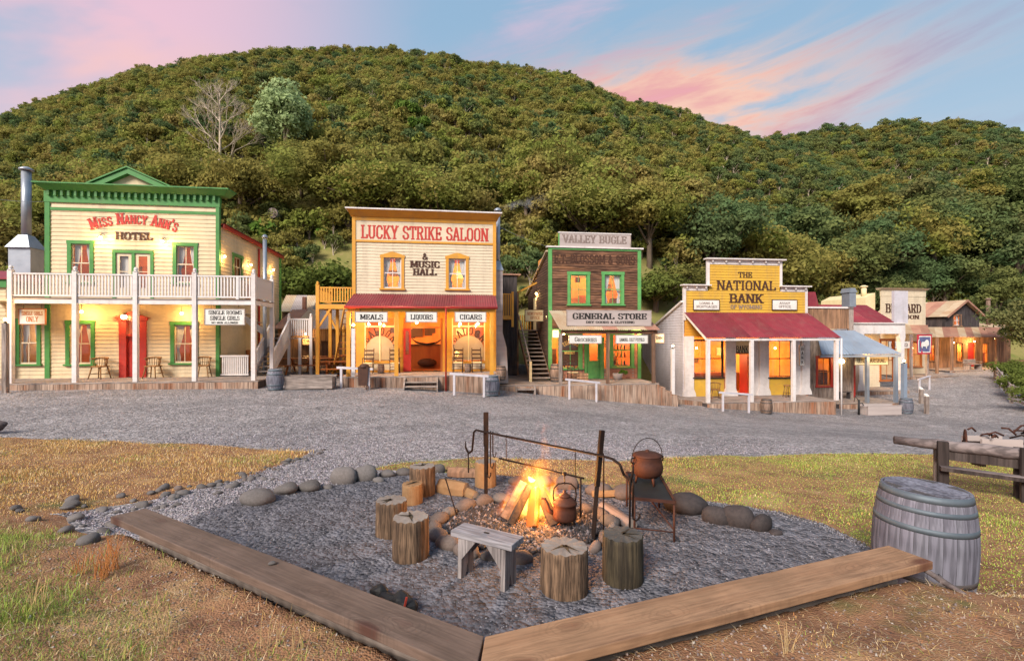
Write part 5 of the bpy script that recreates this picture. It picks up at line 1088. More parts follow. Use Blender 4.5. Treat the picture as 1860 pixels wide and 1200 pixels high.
# inside the doorway: a hide with long horns on the bar front, pictures on the wall
bar_ = box(A, 'bar_counter', 'orangewood', dx0 - 1.0, dx1 + 1.0, 2.0, 2.5, .02, 1.15); box(A, 'bar_top', 'brownx', dx0 - 1.1, dx1 + 1.1, 1.9, 2.55, 1.152, 1.21, parent=bar_)
m = MB(); xm = (dx0 + dx1) / 2; m.tube([(xm - .75, 1.8, 1.5), (xm - .5, 1.78, 1.3), (xm, 1.78, 1.2), (xm + .5, 1.78, 1.3), (xm + .75, 1.8, 1.5)], [.01, .045, .06, .045, .01], 8); m.build('long_horns', 'darkz', bar_)
m = MB(); m.ball((xm, 1.85, .3), .36, 14, 8, (1.3, .4, .6)); m.build('dark_hide', 'leather', bar_)
for px_, w_, h_, z_ in ((758, .55, .5, 1.55), (785, .35, .3, 1.75)): x_ = A.x(px_, 3.9); m = MB(); m.box(x_ - w_ / 2, x_ + w_ / 2, 4.1, 4.16, z_, z_ + h_); m.build('picture', 'inkbrown', bar_)
# awning and posts
ze = A.z(764, 557, PD); xe0, xe1 = A.x(627, PD), A.x(903, PD)
corr(A, (xl + .02, -.02, zaw + .03), (xr + .02, -.02, zaw + .03), (xe1, PD - .15, ze), (xe0, PD - .15, ze), ['redroof'], .85)
m = MB(); m.tube([(xe0, PD - .18, ze - .04), (xe1, PD - .18, ze - .04)], .05, 8); m.build('gutter', 'red', ao)
m = MB(); m.box(xe0 + .1, xe1 - .1, PD - .06, PD + .06, ze - .22, ze - .07); m.build('awning_beam', 'ochre', ao)
m = MB(); m.hexa([(xe0 + .12, PD, ze - .08), (xe1 - .12, PD, ze - .08), (xr, -.04, zaw - .12), (xl, -.04, zaw - .12), (xe0 + .12, PD, ze - .05), (xe1 - .12, PD, ze - .05), (xr, -.04, zaw - .09), (xl, -.04, zaw - .09)]); m.build('awning_soffit', 'ochre', ao)
for px in (633, 720, 893): post(A, A.x(px, PD), PD, 0, ze - .22, .15, 'ochre', 'awning_post')
m = MB(); xx = A.x(810, PD - .1); m.tube([(xx, PD - .2, ze - .06), (xx, PD - .22, ze - .2), (xx, PD - .22, A.ground(xx, PD) - .1)], .035, 8); m.build('downpipe', 'red', ao)
deck(A, A.x(618, PD), xe1 + .1, PD - .12, -.0)
xs0, xs1 = A.x(736, PD - .4), A.x(793, PD - .4); gz = A.ground(xs0, PD - .5)
st = box(A, 'step', 'greyx', xs0, xs1, PD - .42, PD - .14, gz * .42 - .04, gz * .42); box(A, 'step', 'greyx', xs0, xs1, PD - .72, PD - .42, gz * .72 - .03, gz * .72 + .01)
for xx in (xs0 - .03, xs1 + .03): m = MB(); m.hexa([(xx - .025, PD - .76, gz - .1), (xx + .025, PD - .76, gz - .1), (xx + .025, PD - .14, gz - .1), (xx - .025, PD - .14, gz - .1), (xx - .025, PD - .76, gz + .14), (xx + .025, PD - .76, gz + .14), (xx + .025, PD - .14, -.06), (xx - .025, PD - .14, -.06)]); m.build('step_stringer', 'greyx', ao)
# shell, side walls, roof behind
m = MB(); m.box(xl, xl + .08, .12, 9, -.5, zs); m.box(xr - .08, xr, .12, 9, -.5, zs); m.box(xl, xr, 9, 9.1, -.5, zs); m.build('side_wall', 'cream2', ao); m = MB(); m.hexa([(xl, .1, zs), (xr, .1, zs), (xr, 9.2, zs - 1), (xl, 9.2, zs - 1), (xl, .1, zs + .1), (xr, .1, zs + .1), (xr, 9.2, zs - .9), (xl, 9.2, zs - .9)]); m.build('roof', 'redroof', ao)
# chimney at the right side
xc = A.x(906, .6); zb1 = A.z(906, 612, .6); zb2 = A.z(906, 492, .6); zb3 = A.z(906, 478, .6); zf = A.z(903, 385, .6)
m = MB(); m.hexa([(xr + .06, .25, -.6), (xr + .66, .25, -.6), (xr + .66, 1.1, -.6), (xr + .06, 1.1, -.6), (xr + .06, .25, zb1 - .5), (xr + .58, .25, zb1 - .5), (xr + .58, 1.1, zb1 - .5), (xr + .06, 1.1, zb1 - .5)]); m.hexa([(xr + .06, .25, zb1 - .5), (xr + .58, .25, zb1 - .5), (xr + .58, 1.1, zb1 - .5), (xr + .06, 1.1, zb1 - .5), (xr + .06, .32, zb1 + .2), (xr + .40, .32, zb1 + .2), (xr + .40, 1.0, zb1 + .2), (xr + .06, 1.0, zb1 + .2)]); m.box(xr + .06, xr + .40, .32, 1.0, zb1 + .2, zb2); ch = m.build('chimney', 'signboard', ao)
m = MB(); m.hexa([(xr + .04, .28, zb2), (xr + .44, .28, zb2), (xr + .44, 1.04, zb2), (xr + .04, 1.04, zb2), (xr + .1, .5, zb3 + .1), (xr + .3, .5, zb3 + .1), (xr + .3, .8, zb3 + .1), (xr + .1, .8, zb3 + .1)]); m.build('hood', 'galv', ch); chimney_flue(ao, xr + .2, .65, zb3, zf, .12)
# ochre side balcony on the left, with braces and stair
yb0, yb1 = .2, 2.6; xb = A.x(577, yb0); zf_ = A.z(605, 552, yb0); zh = A.z(605, 522, yb0)
m = MB(); m.box(xb, xl - .06, yb0, yb1, zf_ - .04, zf_); m.build('side_balcony_floor', 'greyx', ao); m = MB(); m.box(xb - .03, xl - .06, yb0 - .06, yb0 - .01, zf_ - .22, zf_ - .02); m.box(xb - .06, xb - .01, yb0, yb1, zf_ - .22, zf_ - .02); m.build('balcony_beam', 'ochre', ao)
post(A, xb, yb0, -.3, zh + .1, .14, 'ochre', 'balcony_post', .06); post(A, A.x(613, yb1), yb1, -.3, zf_, .14, 'ochre', 'balcony_post'); post(A, xb, yb1, -.3, zh + .1, .14, 'ochre', 'balcony_post', .06)
m = MB(); m.box(xb, xl - .06, yb0 - .03, yb0 + .03, zh - .04, zh + .02); m.box(xb, xl - .06, yb0 - .025, yb0 + .025, zf_ + .08, zf_ + .13); m.box(xb - .03, xb + .03, yb0, yb1, zh - .04, zh + .02); m.build('handrail', 'ochre', ao)
baluster_row(A, (xb + .1, yb0, 0), (xl - .1, yb0, 0), zf_ + .13, zh - .04, 12, 'ochre', .05); baluster_row(A, (xb, yb0 + .1, 0), (xb, yb1 - .1, 0), zf_ + .13, zh - .04, 14, 'ochre', .05)
for p, q in (((xb + .06, yb0, zf_ - 1.0), (xb + .55, yb0, zf_ - .2)), ((A.x(613, yb1) - .06, yb1, zf_ - 1.1), (A.x(613, yb1) - .5, yb1, zf_ - .2))): m = MB(); m.bar(p, q, .08); m.build('brace', 'ochre', ao)
for i in range(11): box(A, 'side_stair_tread', 'orangewood', xl - 1.15 + .0, xl - .25, 1.4 + i * .24, 1.4 + (i + 1) * .24 + .03, -.25 + i * (zf_ + .3) / 11, -.21 + i * (zf_ + .3) / 11)
m = MB(); m.bar((xl - 1.2, 1.4, -.3), (xl - 1.2, 4.1, zf_), .05, .26); m.bar((xl - .2, 1.4, -.3), (xl - .2, 4.1, zf_), .05, .26); m.build('side_stair_stringer', 'ochre', ao)
# small balcony behind on the right
y2 = 3.2; xq0, xq1 = A.x(908, y2), A.x(931, y2); zq0, zq1 = A.z(920, 573, y2), A.z(920, 533, y2); box(A, 'rear_balcony_floor', 'ochre', xr + .1, xq1, y2, y2 + 1.6, zq0 - .2, zq0)
post(A, xq1, y2, zq0 - .6, zq1 + .1, .12, 'ochre', 'balcony_post'); m = MB(); m.box(xr + .1, xq1, y2 - .03, y2 + .03, zq1 - .05, zq1); m.build('handrail', 'ochre', ao); baluster_row(A, (xr + .4, y2, 0), (xq1 - .06, y2, 0), zq0, zq1 - .05, 7, 'ochre', .05)
# signs, lamps, furniture
for a, b, t_, lb in ((646, 703, 'MEALS', 'white MEALS sign under the saloon awning'), (738, 793, 'LIQUORS', 'white LIQUORS sign under the saloon awning'), (827, 882, 'CIGARS', 'white CIGARS sign under the saloon awning')):
    sign(A, a, 567, b, 584, PD - .08, [(t_, .24, .78, .14, .88)], lb, hang=.0 or .1, group='awning signs', thick=.24)
for px, py, lb in ((690, 588, 'bright lamp behind the MEALS sign'), (757, 586, 'bright lamp behind the LIQUORS sign'), (836, 588, 'bright lamp behind the left half of the CIGARS sign'), (868, 588, 'bright lamp behind the right half of the CIGARS sign')): lamp(A, px, py, -.7, 20, lb, 'hang')
lamp_post(642, 590, 708, 19.6, 'white lamp post at the saloon\'s left end', 'white', .14, 26)
for px, lb in ((669, 'ladder back chair under the left saloon window near the lamp post'), (717, 'ladder back chair just left of the saloon door'), (832, 'ladder back chair right of the saloon\'s red downpipe'), (866, 'ladder back chair at the saloon\'s right end')):
    x, _ = A.at(px, 680, -.5); put('lad', ladder_chair, A.w(x, -.5, 0), A.a + R(random.uniform(-8, 8)), lb, 'ladder back chairs on the saloon porch')
for px, lb in ((692, 'small keg table between the two left saloon chairs'), (850, 'small keg table between the two right saloon chairs')): x, _ = A.at(px, 680, -.6); put('barrel', small_barrel, A.w(x, -.6, 0), .3, lb, 'kegs used as porch tables', .52)

# ---- courtyard between hotel and saloon
Y = Fr('courtyard_shed', 'low timber shed with patchy rusty iron roof between hotel and saloon', 'building', 580, 26.5, 0.0, 8.0, .12)
yx0, yx1 = Y.x(505), Y.x(650); ze = Y.z(580, 597); zr = Y.z(580, 562, 3.0)
vboards(Y, yx0, yx1, -.2, ze, .19, 'brownz', name='wall_boards', openings=[(*Y.rect(588, 605, 606, 650)[:2], .0, 1.6)])
corr(Y, (yx0 - .2, 3.2, zr), (yx1 + .2, 3.2, zr), (yx1 + .2, -.35, ze), (yx0 - .2, -.35, ze), ['rustroof', 'rustroof2', 'signboard'], .9, weights=[4, 4, 3]); m = MB(); m.box(yx0, yx1, .1, 3.2, -.2, ze - .05); m.build('rear_block', 'brownz', Y.o)
sign(Y, 550, 615, 565, 626, -.1, [('TO BAR', .15, .45, .1, .9)], 'small cream board sign under the courtyard lamp', board='signcream', ink='inkbrown', hang=0, rim='brownx')
lamp(Y, 556, 606, -.2, 22, 'courtyard lamp above the small cream board sign')
Z = Fr('rear_hut', 'small hut with weathered iron gable roof behind the courtyard shed', 'building', 545, 31, 0, 8, 1.6)
zx0, zx1 = Z.x(512), Z.x(566); z0_, z1_ = Z.z(540, 566), Z.z(540, 536, 1.2)
corr(Z, (zx0 - .1, 1.2, z1_), (zx1 + .1, 1.2, z1_), (zx1 + .1, -.3, z0_), (zx0 - .1, -.3, z0_), ['rustroof', 'signboard'], .7); corr(Z, (zx0 - .1, 1.2, z1_), (zx1 + .1, 1.2, z1_), (zx1 + .1, 2.7, z0_), (zx0 - .1, 2.7, z0_), ['rustroof'], .7)
m = MB(); m.prism([(-2.5, -1.6), (.2, -1.6), (.2, z0_), (-1.15, z1_ - .03), (-2.5, z0_)], 0, .1); g_ = m.build('gable_wall', 'lilac', Z.o, loc=(zx1, 0, 0)); g_.rotation_euler = (0, 0, R(-90)); m = MB(); m.box(zx0, zx1 - .1, .0, .1, -1.6, z0_); m.build('front_wall', 'brownz', Z.o)
m = MB(); m.box(Z.x(553), Z.x(559), -.5, -.2, z0_ - .8, Z.z(556, 540)); m.build('chimney', 'brick', Z.o)
def picnic(x, y, z, rz, L, label):
    o = thing('picnic_table', label, 'table', (x, y, z), rz, 'picnic tables in the courtyard'); m = MB()
    for k in range(4): box_ = MB(); box_.box(-L / 2, L / 2, -.36 + k * .185, -.19 + k * .185, .72, .76); box_.build('top_plank', 'orangewood', o)
    for s in (-1, 1):
        b = MB(); b.box(-L / 2, L / 2, s * .75 - .13, s * .75 + .13, .42, .46); b.build('bench_plank', 'orangewood', o)
        l = MB(); l.bar((s * L * .36, -.72, 0), (s * L * .36, -.15, .72), .07); l.bar((s * L * .36, .72, 0), (s * L * .36, .15, .72), .07); l.box(s * L * .36 - .035, s * L * .36 + .035, -.85, .85, .36, .42); l.build('trestle', 'orangewood', o)
for i, (px, py, t_) in enumerate(((565, 668, 23.5), (600, 662, 24.6), (620, 670, 22.6))): p = at(px, py, t_); picnic(p.x, p.y, h1(p.x, p.y), H.a + (.25 if i == 2 else 0), 2.6 if i < 2 else 1.8, ['long picnic table nearest the hotel stairs', 'picnic table at the back by the courtyard shed', 'short picnic table beside the saloon\'s left wall'][i])
p = at(583, 660, 25.5); pl = thing('torch_post', 'turned wooden post with pointed top in the courtyard', 'post', (p.x + 1.2, p.y, h1(p.x, p.y))); m = MB(); m.box(-.06, .06, -.06, .06, -.2, 1.9); m.build('shaft', 'ochre', pl); m = MB(); m.lathe([(.08, 1.9), (.1, 1.95), (.08, 2.15), (.01, 2.3)], 10); m.build('finial', 'ochre', pl)
# trough, barrel and rails in front
def trough(p, rz, L, W_, H_, label, mt='greyx', water=True):
    o = thing('water_trough', label, 'trough', p, rz); th = .04
    for nm, b in (('front_board', (-L / 2, L / 2, -W_ / 2, -W_ / 2 + th, .05, H_)), ('back_board', (-L / 2, L / 2, W_ / 2 - th, W_ / 2, .05, H_)), ('end_board', (-L / 2 + .05, -L / 2 + .05 + th, -W_ / 2 + th, W_ / 2 - th, .05, H_ - .03)), ('end_board', (L / 2 - .05 - th, L / 2 - .05, -W_ / 2 + th, W_ / 2 - th, .05, H_ - .03)), ('base_board', (-L / 2 + .05, L / 2 - .05, -W_ / 2 + th, W_ / 2 - th, .02, .06)), ('foot', (-L / 2 + .2, -L / 2 + .3, -W_ / 2, W_ / 2, -.08, .018)), ('foot', (L / 2 - .3, L / 2 - .2, -W_ / 2, W_ / 2, -.08, .018))):
        m = MB(); m.box(*b); m.build(nm, mt, o)
    m = MB(); m.box(-L / 2 - .03, L / 2 + .03, -W_ / 2 - .02, -W_ / 2 + .05, H_ + .002, H_ + .035); m.box(-L / 2 - .03, L / 2 + .03, W_ / 2 - .05, W_ / 2 + .02, H_ + .002, H_ + .035); m.build('rim', mt, o)
    m = MB(); m.box(-L / 2 + .1, L / 2 - .1, -W_ / 2 + th, W_ / 2 - th, H_ * .6, H_ * .62); m.build('water', 'blueroof', o); return o
p = at(565, 706, 18.9); trough((p.x, p.y, h1(p.x, p.y)), R(7), 1.75, .7, .5, 'grey wooden water trough between the hotel and the saloon')
def grey_barrel(): return small_barrel('stave', 'hoop')
barrel_on_ground(500, 706, 18.4, 'pale grey barrel at the foot of the hotel stairs', 1.05, 'gbarrel', maker=grey_barrel)
p0, p1 = at(620, 706, 19.2), at(670, 710, 19.0); hitch_rail(p0[:2], p1[:2], .78, 'white hitching rail with a saddle blanket at the saloon\'s left', 'lilac')
sb = thing('saddle', 'dark brown leather saddle slung over the saloon\'s left hitching rail', 'saddle', (p1.x - .18, p1.y + .0, h1(p1.x, p1.y) + .80)); m = MB(); m.ball((0, 0, .12), .2, 12, 8, (1.0, .9, .6)); m.build('seat', 'leather', sb)
for s in (-1, 1): m = MB(); m.hexa([(-.2, s * .08, -.62), (.14, s * .08, -.62), (.14, s * .1, -.62), (-.2, s * .1, -.62), (-.22, s * .07, .12), (.2, s * .07, .12), (.2, s * .13, .12), (-.22, s * .13, .12)]); m.build('fender', 'leather', sb)
m = MB(); m.tube([(.12, -.1, -.6), (.1, -.1, -.95), (.2, -.1, -.95), (.16, -.1, -.6)], .02, 5); m.build('stirrup', 'leather', sb)
p0, p1 = at(825, 709, 18.9), at(879, 714, 19.0); hitch_rail(p0[:2], p1[:2], .80, 'white hitching rail in front of the saloon\'s right window', 'lilac')
barrel_on_ground(893, 713, 19.7, 'pale grey barrel behind the saloon\'s right hitching rail', 1.1, 'gbarrel')
barrel_on_ground(910, 680, 22.3, 'brown barrel beside the saloon\'s chimney foot', .85, 'barrel', z=.0)
# ================================================================== GENERAL STORE
B = Fr('general_store', 'brown weathered timber general store with bright green trim and rusty porch roof', 'building', 1100, 23.0, 2.5, 8.0, CAMZ - 2.40)
bo = B.o; PD = -2.5; xl, xr = B.x(997), B.x(1163); zt = B.z(1080, 455); zp = B.z(1080, 566)
W = [B.rect(1036, 499, 1066, 552), B.rect(1098, 499, 1128, 552)]
siding(B, xl + .1, xr - .1, zp - .6, zt, .135, W, 'brownx', lap=.03)
for r in W: window(B, *r, casing='green2', sash='green2', cw=.16, curtain=(r is W[1]))
for a, b in ((xl - .03, xl + .16), (xr - .16, xr + .03)): box(B, 'corner_board', 'green2', a, b, -.05, .08, 0, zt)
box(B, 'top_band', 'green2', xl - .03, xr + .03, -.052, .08, zt, zt + .1); box(B, 'parapet_cap', 'white', xl - .14, xr + .14, -.12, .14, zt + .103, zt + .18)
sx0, sx1 = B.x(1016), B.x(1144); z1 = B.z(1080, 425)
tb = box(B, 'top_signboard', 'signboard', sx0, sx1, -.03, .03, zt + .183, z1); box(B, 'signboard_cap', 'white', sx0 - .06, sx1 + .06, -.06, .06, z1, z1 + .06, parent=tb); box(B, 'side_batten', 'green2', sx0 - .05, sx0, -.04, .04, zt + .183, z1, parent=tb); box(B, 'side_batten', 'greyz', sx1, sx1 + .05, -.04, .04, zt + .183, z1, parent=tb)
letters(B, 'VALLEY BUGLE', 1022, 428, 1138, 442, 'inkfaded', y=-.03, thick=.25, parent=tb)
letters(B, 'E.T. BLOSSOM & SONS', 1006, 463, 1153, 479, 'inkbrown', y=-.032, thick=.22)
room(B, xl + .1, xr - .1, .30, 3.4, zp - .1, zt - .1, 'roomwarm', 60, 2); room(B, xl + .1, xr - .1, .35, 3.8, .02, zp - .25, 'roomred', 70, 2)
# ground floor front: windows, brick piers, green door
wl = B.rect(1020, 607, 1052, 668); wr = B.rect(1113, 607, 1146, 665); dr = B.rect(1066, 616, 1090, 690); dr = (dr[0], dr[1], 0.0, dr[3])
siding(B, xl + .1, xr - .1, max(wl[3], wr[3]) + .12, zp - .6, .135, [], 'brownx', lap=.03)
for r in (wl, wr):
    wd = window(B, *r, casing='green2', sash='green2', cw=.17, curtain=False, grid=(2, 1)); x0, x1, z0, z1 = r
    for k, zz in enumerate((.45, .9, 1.3)):
        sh = box(B, 'goods_shelf', 'orangewood', x0 + .05, x1 - .05, .5, .75, z0 + zz - .45, z0 + zz - .42, parent=wd)
        for q in range(5): xx = x0 + .12 + (x1 - x0 - .24) * q / 4; m = MB(); m.lathe([(.04, 0), (.045, .12 + .05 * (q % 3)), (.02, .2 + .05 * (q % 3)), (.02, .24)], 8, (xx, .62, z0 + zz - .419)); m.build('jar', ['inkred', 'inkbrown', 'signcream', 'inkgold', 'black'][(q + k) % 5], wd)
x0, x1, z0, z1 = wl; letters(B, 'COLEMANS', 1025, 622, 1049, 630, 'inkgold', arc_px=5, y=-.005); letters(B, 'WHISKY', 1025, 638, 1044, 643, 'inkgold', y=-.005)
m = MB(); m.box(x0 + .04, x1 - .04, .06, .1, z0 + .1, z1 - .05); m.build('shop_poster', 'inkbrown', bo)
gd = box(B, 'green_door', 'green2', dr[0], dr[1], .03, .08, .02, .95); m = MB(); m.box(dr[0], dr[0] + .16, .03, .08, .95, dr[3]); m.box(dr[1] - .12, dr[1], .03, .08, .95, dr[3]); m.box(dr[0] + .16, dr[1] - .12, .03, .08, dr[3] - .14, dr[3]); m.build('door_stile', 'green2', gd)
m = MB(); m.add([(dr[0] + .16, .055, .95), (dr[1] - .12, .055, .95), (dr[1] - .12, .055, dr[3] - .14), (dr[0] + .16, .055, dr[3] - .14)], [(0, 1, 2, 3)]); m.build('pane', 'glass', gd)
m = MB(); m.box(dr[0] + .15, dr[1] - .15, .018, .03, .2, .8); m.build('door_panel', 'green2', gd); m = MB(); m.box(dr[0] - .14, dr[0], -.04, .1, 0, dr[3]); m.box(dr[1], dr[1] + .2, -.04, .1, 0, dr[3]); m.box(dr[0] - .14, dr[1] + .2, -.042, .1, dr[3], dr[3] + .12); m.build('door_frame', 'green2', gd); m = MB(); m.ball((dr[1] - .07, .0, 1.0), .03); m.build('door_knob', 'inkgold', gd)
brick_me = None
def bricks(fr, x0, x1, z0, z1, y=0.0):
    global brick_me
    box(fr, 'brick_backing', 'mortar', x0, x1, y + .005, y + .1, z0, z1)
    if brick_me is None: m = MB(); m.box(-.105, .105, -.02, .02, -.034, .034); brick_me = m.mesh('brick', 'brick')
    r = 0; z = z0 + .04
    while z < z1 - .02:
        n = max(1, round((x1 - x0) / .225)); w = (x1 - x0) / n
        for k in range(n if r % 2 == 0 else max(1, n - 1)):
            o = link('brick', brick_me, fr.o, (x0 + (k + (.5 if r % 2 == 0 or n == 1 else 1.0)) * w, y - .012, z)); o.scale = (w * .94 / .21, 1, 1)
        z += .078; r += 1
bricks(B, wl[1] + .18, dr[0] - .15, 0, dr[3]); bricks(B, dr[1] + .21, wr[1] + .18, 0, wr[2] - .1); bricks(B, wr[1] + .18, xr - .17, 0, wr[3]); bricks(B, xl + .17, wl[1] + .17, 0, wl[2] - .1)
box(B, 'head_beam', 'green2', xl + .16, xr - .16, -.03, .08, max(wl[3], wr[3]) - .02 + .19, max(wl[3], wr[3]) + .30)
# porch roof, posts, deck
ze = B.z(1100, 599, PD); xe0, xe1 = B.x(1020, PD) - .12, B.x(1192, PD) + .15
corr(B, (xl - .02, -.05, zp + .05), (xr + .02, -.05, zp + .05), (xe1, PD - .2, ze), (xe0, PD - .2, ze), ['rustroof', 'rustroof', 'rustroof2'], .75)
m = MB(); m.box(xe0 + .1, xe1 - .1, PD - .05, PD + .05, ze - .18, ze - .03); m.build('porch_beam', 'brownx', bo)
for k in range(8): xx = xe0 + .2 + (xe1 - xe0 - .4) * k / 7; xt = xl + (xr - xl) * (k + .3) / 7.6; m = MB(); m.bar((xx, PD - .12, ze - .06), (xt, -.04, zp - .02), .05, .08); m.build('rafter', 'brownx', bo)
for px, mt in ((1018, 'greyz'), (1104, 'brownz'), (1187, 'brownz')): post(B, B.x(px, PD), PD, 0, ze - .18, .14, mt, 'porch_post')
xd0, xd1 = B.x(908, PD), B.x(1192, PD) + .1
deck(B, xd0, xd1, PD - .12, 0.0); box(B, 'yard_deck', 'greyx', xd0 + .3, xl - .05, .002, 3.4, -.05, -.003)
for i in range(3): zz = -.2 * (i + 1); box(B, 'side_step', 'fascia', xd1 + i * .32, xd1 + (i + 1) * .32, PD - .1, 0, -1.6, zz)
xs0, xs1 = B.x(938, PD - .3), B.x(969, PD - .3); gz = B.ground(xs0, PD - .5); box(B, 'front_step', 'greyx', xs0, xs1, PD - .5, PD - .14, gz * .45 - .05, gz * .45)
for xx in (xs0 - .03, xs1 + .03): box(B, 'step_stringer', 'greyz', xx - .03, xx + .03, PD - .55, PD - .14, gz - .1, gz * .45 + .12)
sg = sign(B, 1030, 564, 1182, 591, PD + .25, [('GENERAL STORE', .18, .58, .06, .95), ('DRY GOODS & CLOTHING', .70, .86, .22, .80)], 'big weathered GENERAL STORE board above the porch eave', 'signboard', 'inkblack', 'greyx', 0, 'sign_board', .05, thick=.26)
for q in (-1.6, 1.6): m = MB(); m.bar((q, .02, .0), (q, .25, -.25 + .1), .06, .06); m.bar((q, .03, .3), (q, .9, .08), .04, .04); m.build('sign_strut', 'greyz', sg)
# left side wall, stair up to the newspaper office
sideL = lambda u, z, o: (xl - o, u, z)
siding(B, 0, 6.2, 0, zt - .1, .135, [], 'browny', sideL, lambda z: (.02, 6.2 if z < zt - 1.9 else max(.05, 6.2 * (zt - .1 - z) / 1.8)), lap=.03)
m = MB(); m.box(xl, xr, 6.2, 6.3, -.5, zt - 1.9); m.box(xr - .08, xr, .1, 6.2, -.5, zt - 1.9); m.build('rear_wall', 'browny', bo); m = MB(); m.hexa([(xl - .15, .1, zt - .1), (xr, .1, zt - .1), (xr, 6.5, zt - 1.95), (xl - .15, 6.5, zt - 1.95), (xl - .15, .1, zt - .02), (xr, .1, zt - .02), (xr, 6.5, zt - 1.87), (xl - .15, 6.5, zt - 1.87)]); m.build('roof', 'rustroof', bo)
n = 13; zl = 2.6; y0s, y1s = -1.0, 3.0; xa0, xa1 = xl - 1.12, xl - .14
for i in range(n): yy = y0s + (y1s - y0s) * i / n; box(B, 'stair_tread', 'greyx', xa0, xa1, yy, yy + .29, zl * (i + 1) / n - .05, zl * (i + 1) / n)
for xx in (xa0 - .03, xa1 + .03): m = MB(); m.bar((xx, y0s, .0), (xx, y1s, zl - .1), .05, .26); m.build('stringer', 'brownz', bo)
m = MB(); m.bar((xa0 - .03, y0s, .92), (xa0 - .03, y1s, zl + .92), .06, .1); m.build('stair_rail', 'greyy', bo); post(B, xa0 - .03, y0s, 0, 1.0, .12, 'signcream', 'newel_post')
box(B, 'landing', 'greyx', xa0 - .1, xl - .03, y1s + .0, y1s + 1.5, zl - .06, zl)
for yy in (y1s, y1s + 1.45): post(B, xa0 - .08, yy, -.5, zl + (2.15 if yy == y1s else 1.0), .13, 'barnz', 'landing_post')
baluster_row(B, (xa0, y1s + 1.45, 0), (xl - .1, y1s + 1.45, 0), zl, zl + .9, 8, 'ochre', .05); m = MB(); m.bar((xa0 - .08, y1s, zl + 2.15), (xl - .02, y1s + .2, zl + 2.75), .09, .09); m.build('door_hood_beam', 'ochre', bo)
m = MB(); m.box(xl - .05, xl - .025, y1s + .35, y1s + 1.15, zl, zl + 1.9); m.build('office_door', 'signcream', bo)
for px, py, lb in ((974, 533, 'left of the two lamps over the newspaper office stair'), (984, 533, 'right of the two lamps over the newspaper office stair')): lamp(B, px, py, 3.2, 24, lb, 'hang')
sign(B, 954, 563, 989, 583, 1.4, [('NEWSPAPER', .18, .46, .1, .9), ('OFFICE', .56, .84, .25, .75)], 'cream NEWSPAPER OFFICE sign over the outside stair', 'signcream', 'inkorange', 'brownx', .25)
lamp(B, 994, 575, .55, 12, 'lamp beside the newspaper office sign', 'hang')
# hanging signs, lamps, furniture
sign(B, 1034, 609, 1092, 623, PD - .02, [('Groceries', .22, .80, .16, .86)], 'white GROCERIES sign under the store porch', hang=.12)
sign(B, 1119, 609, 1176, 623, PD - .02, [('SAMUEL COLT PISTOLS', .34, .76, .10, .90)], 'white SAMUEL COLT PISTOLS sign under the store porch', hang=.12)
sign(B, 1004, 600, 1014, 612, PD + .7, [('US', .2, .45, .2, .8)], 'tiny white square sign on the store\'s left corner', hang=.2, ink='inkfaded')
sign(B, 1190, 607, 1205, 622, PD + 1.1, [('Inn', .2, .6, .1, .9)], 'small white sign poking out right of the store porch', hang=.0)
lamp(B, 1024, 606, PD + .1, 40, 'lamp at the store porch\'s left post', 'hang'); lamp(B, 1170, 603, -.5, 40, 'lamp under the store porch near its right post', 'hang')
x = B.x(1041, -1.0); put('lad', ladder_chair, B.w(x, -1.0, 0), B.a + .2, 'slatted wooden chair left of the green store door', 'chairs on the store porch')
x = B.x(1011, -1.1); put('barrel', small_barrel, B.w(x, -1.1, 0), .5, 'brown barrel at the store porch\'s left end', 'barrels along the street', 1.15)
def crate(p, rz, label, L=.6, mt='barnz'):
    o = thing('slatted_crate', label, 'crate', p, rz)
    for z in (.03, .17, .31):
        for s in (-1, 1): m = MB(); m.box(-L / 2, L / 2, s * .2 - .01, s * .2 + .01, z, z + .1); m.build('slat', mt, o); m = MB(); m.box(s * L / 2 - .01, s * L / 2 + .01, -.185, .185, z, z + .1); m.build('end_slat', mt, o)
    m = MB(); m.box(-L / 2 + .02, L / 2 - .02, -.18, .18, .0, .025); m.build('base', mt, o); return o
x = B.x(1053, -1.3); crate(B.w(x, -1.3, 0), B.a, 'slatted wooden crate in front of the store chair', .75)
x = B.x(1122, -.6); bk = thing('planter_tub', 'pale tub with a green plant under the store\'s right window', 'planter', B.w(x, -.6, 0)); m = MB(); m.lathe([(.2, 0), (.27, .3), (.27, .33), (.24, .33), (.23, .28)], 14); m.build('tub', 'signboard', bk); cm, _ = crown('foliage', 260, 7, (.22, .16, .48), .06, 'leaf_fresh', 301); link('foliage', cm, bk, (.28, 0, -.12))
p0, p1 = at(1034, 725, 21.8), at(1083, 727, 22.1); hitch_rail(p0[:2], p1[:2], .86, 'white hitching rail in front of the general store', 'lilac')
# dark shed behind between saloon and store
K = Fr('dark_shed', 'tall dark board shed with rusty roof edge between saloon and store', 'building', 925, 27.5, 0, 8, -.4); kx0, kx1 = K.x(905), K.x(939); kz = K.z(925, 500)
vboards(K, kx0, kx1, -.6, kz, .17, 'darkz'); m = MB(); m.box(kx0, kx1, .03, 4, -.6, kz - .05); m.build('rear_block', 'darkz', K.o); m = MB(); m.box(kx0 - .1, kx1 + .2, -.15, 4, kz, kz + .08); m.build('roof_edge', 'rustroof2', K.o)

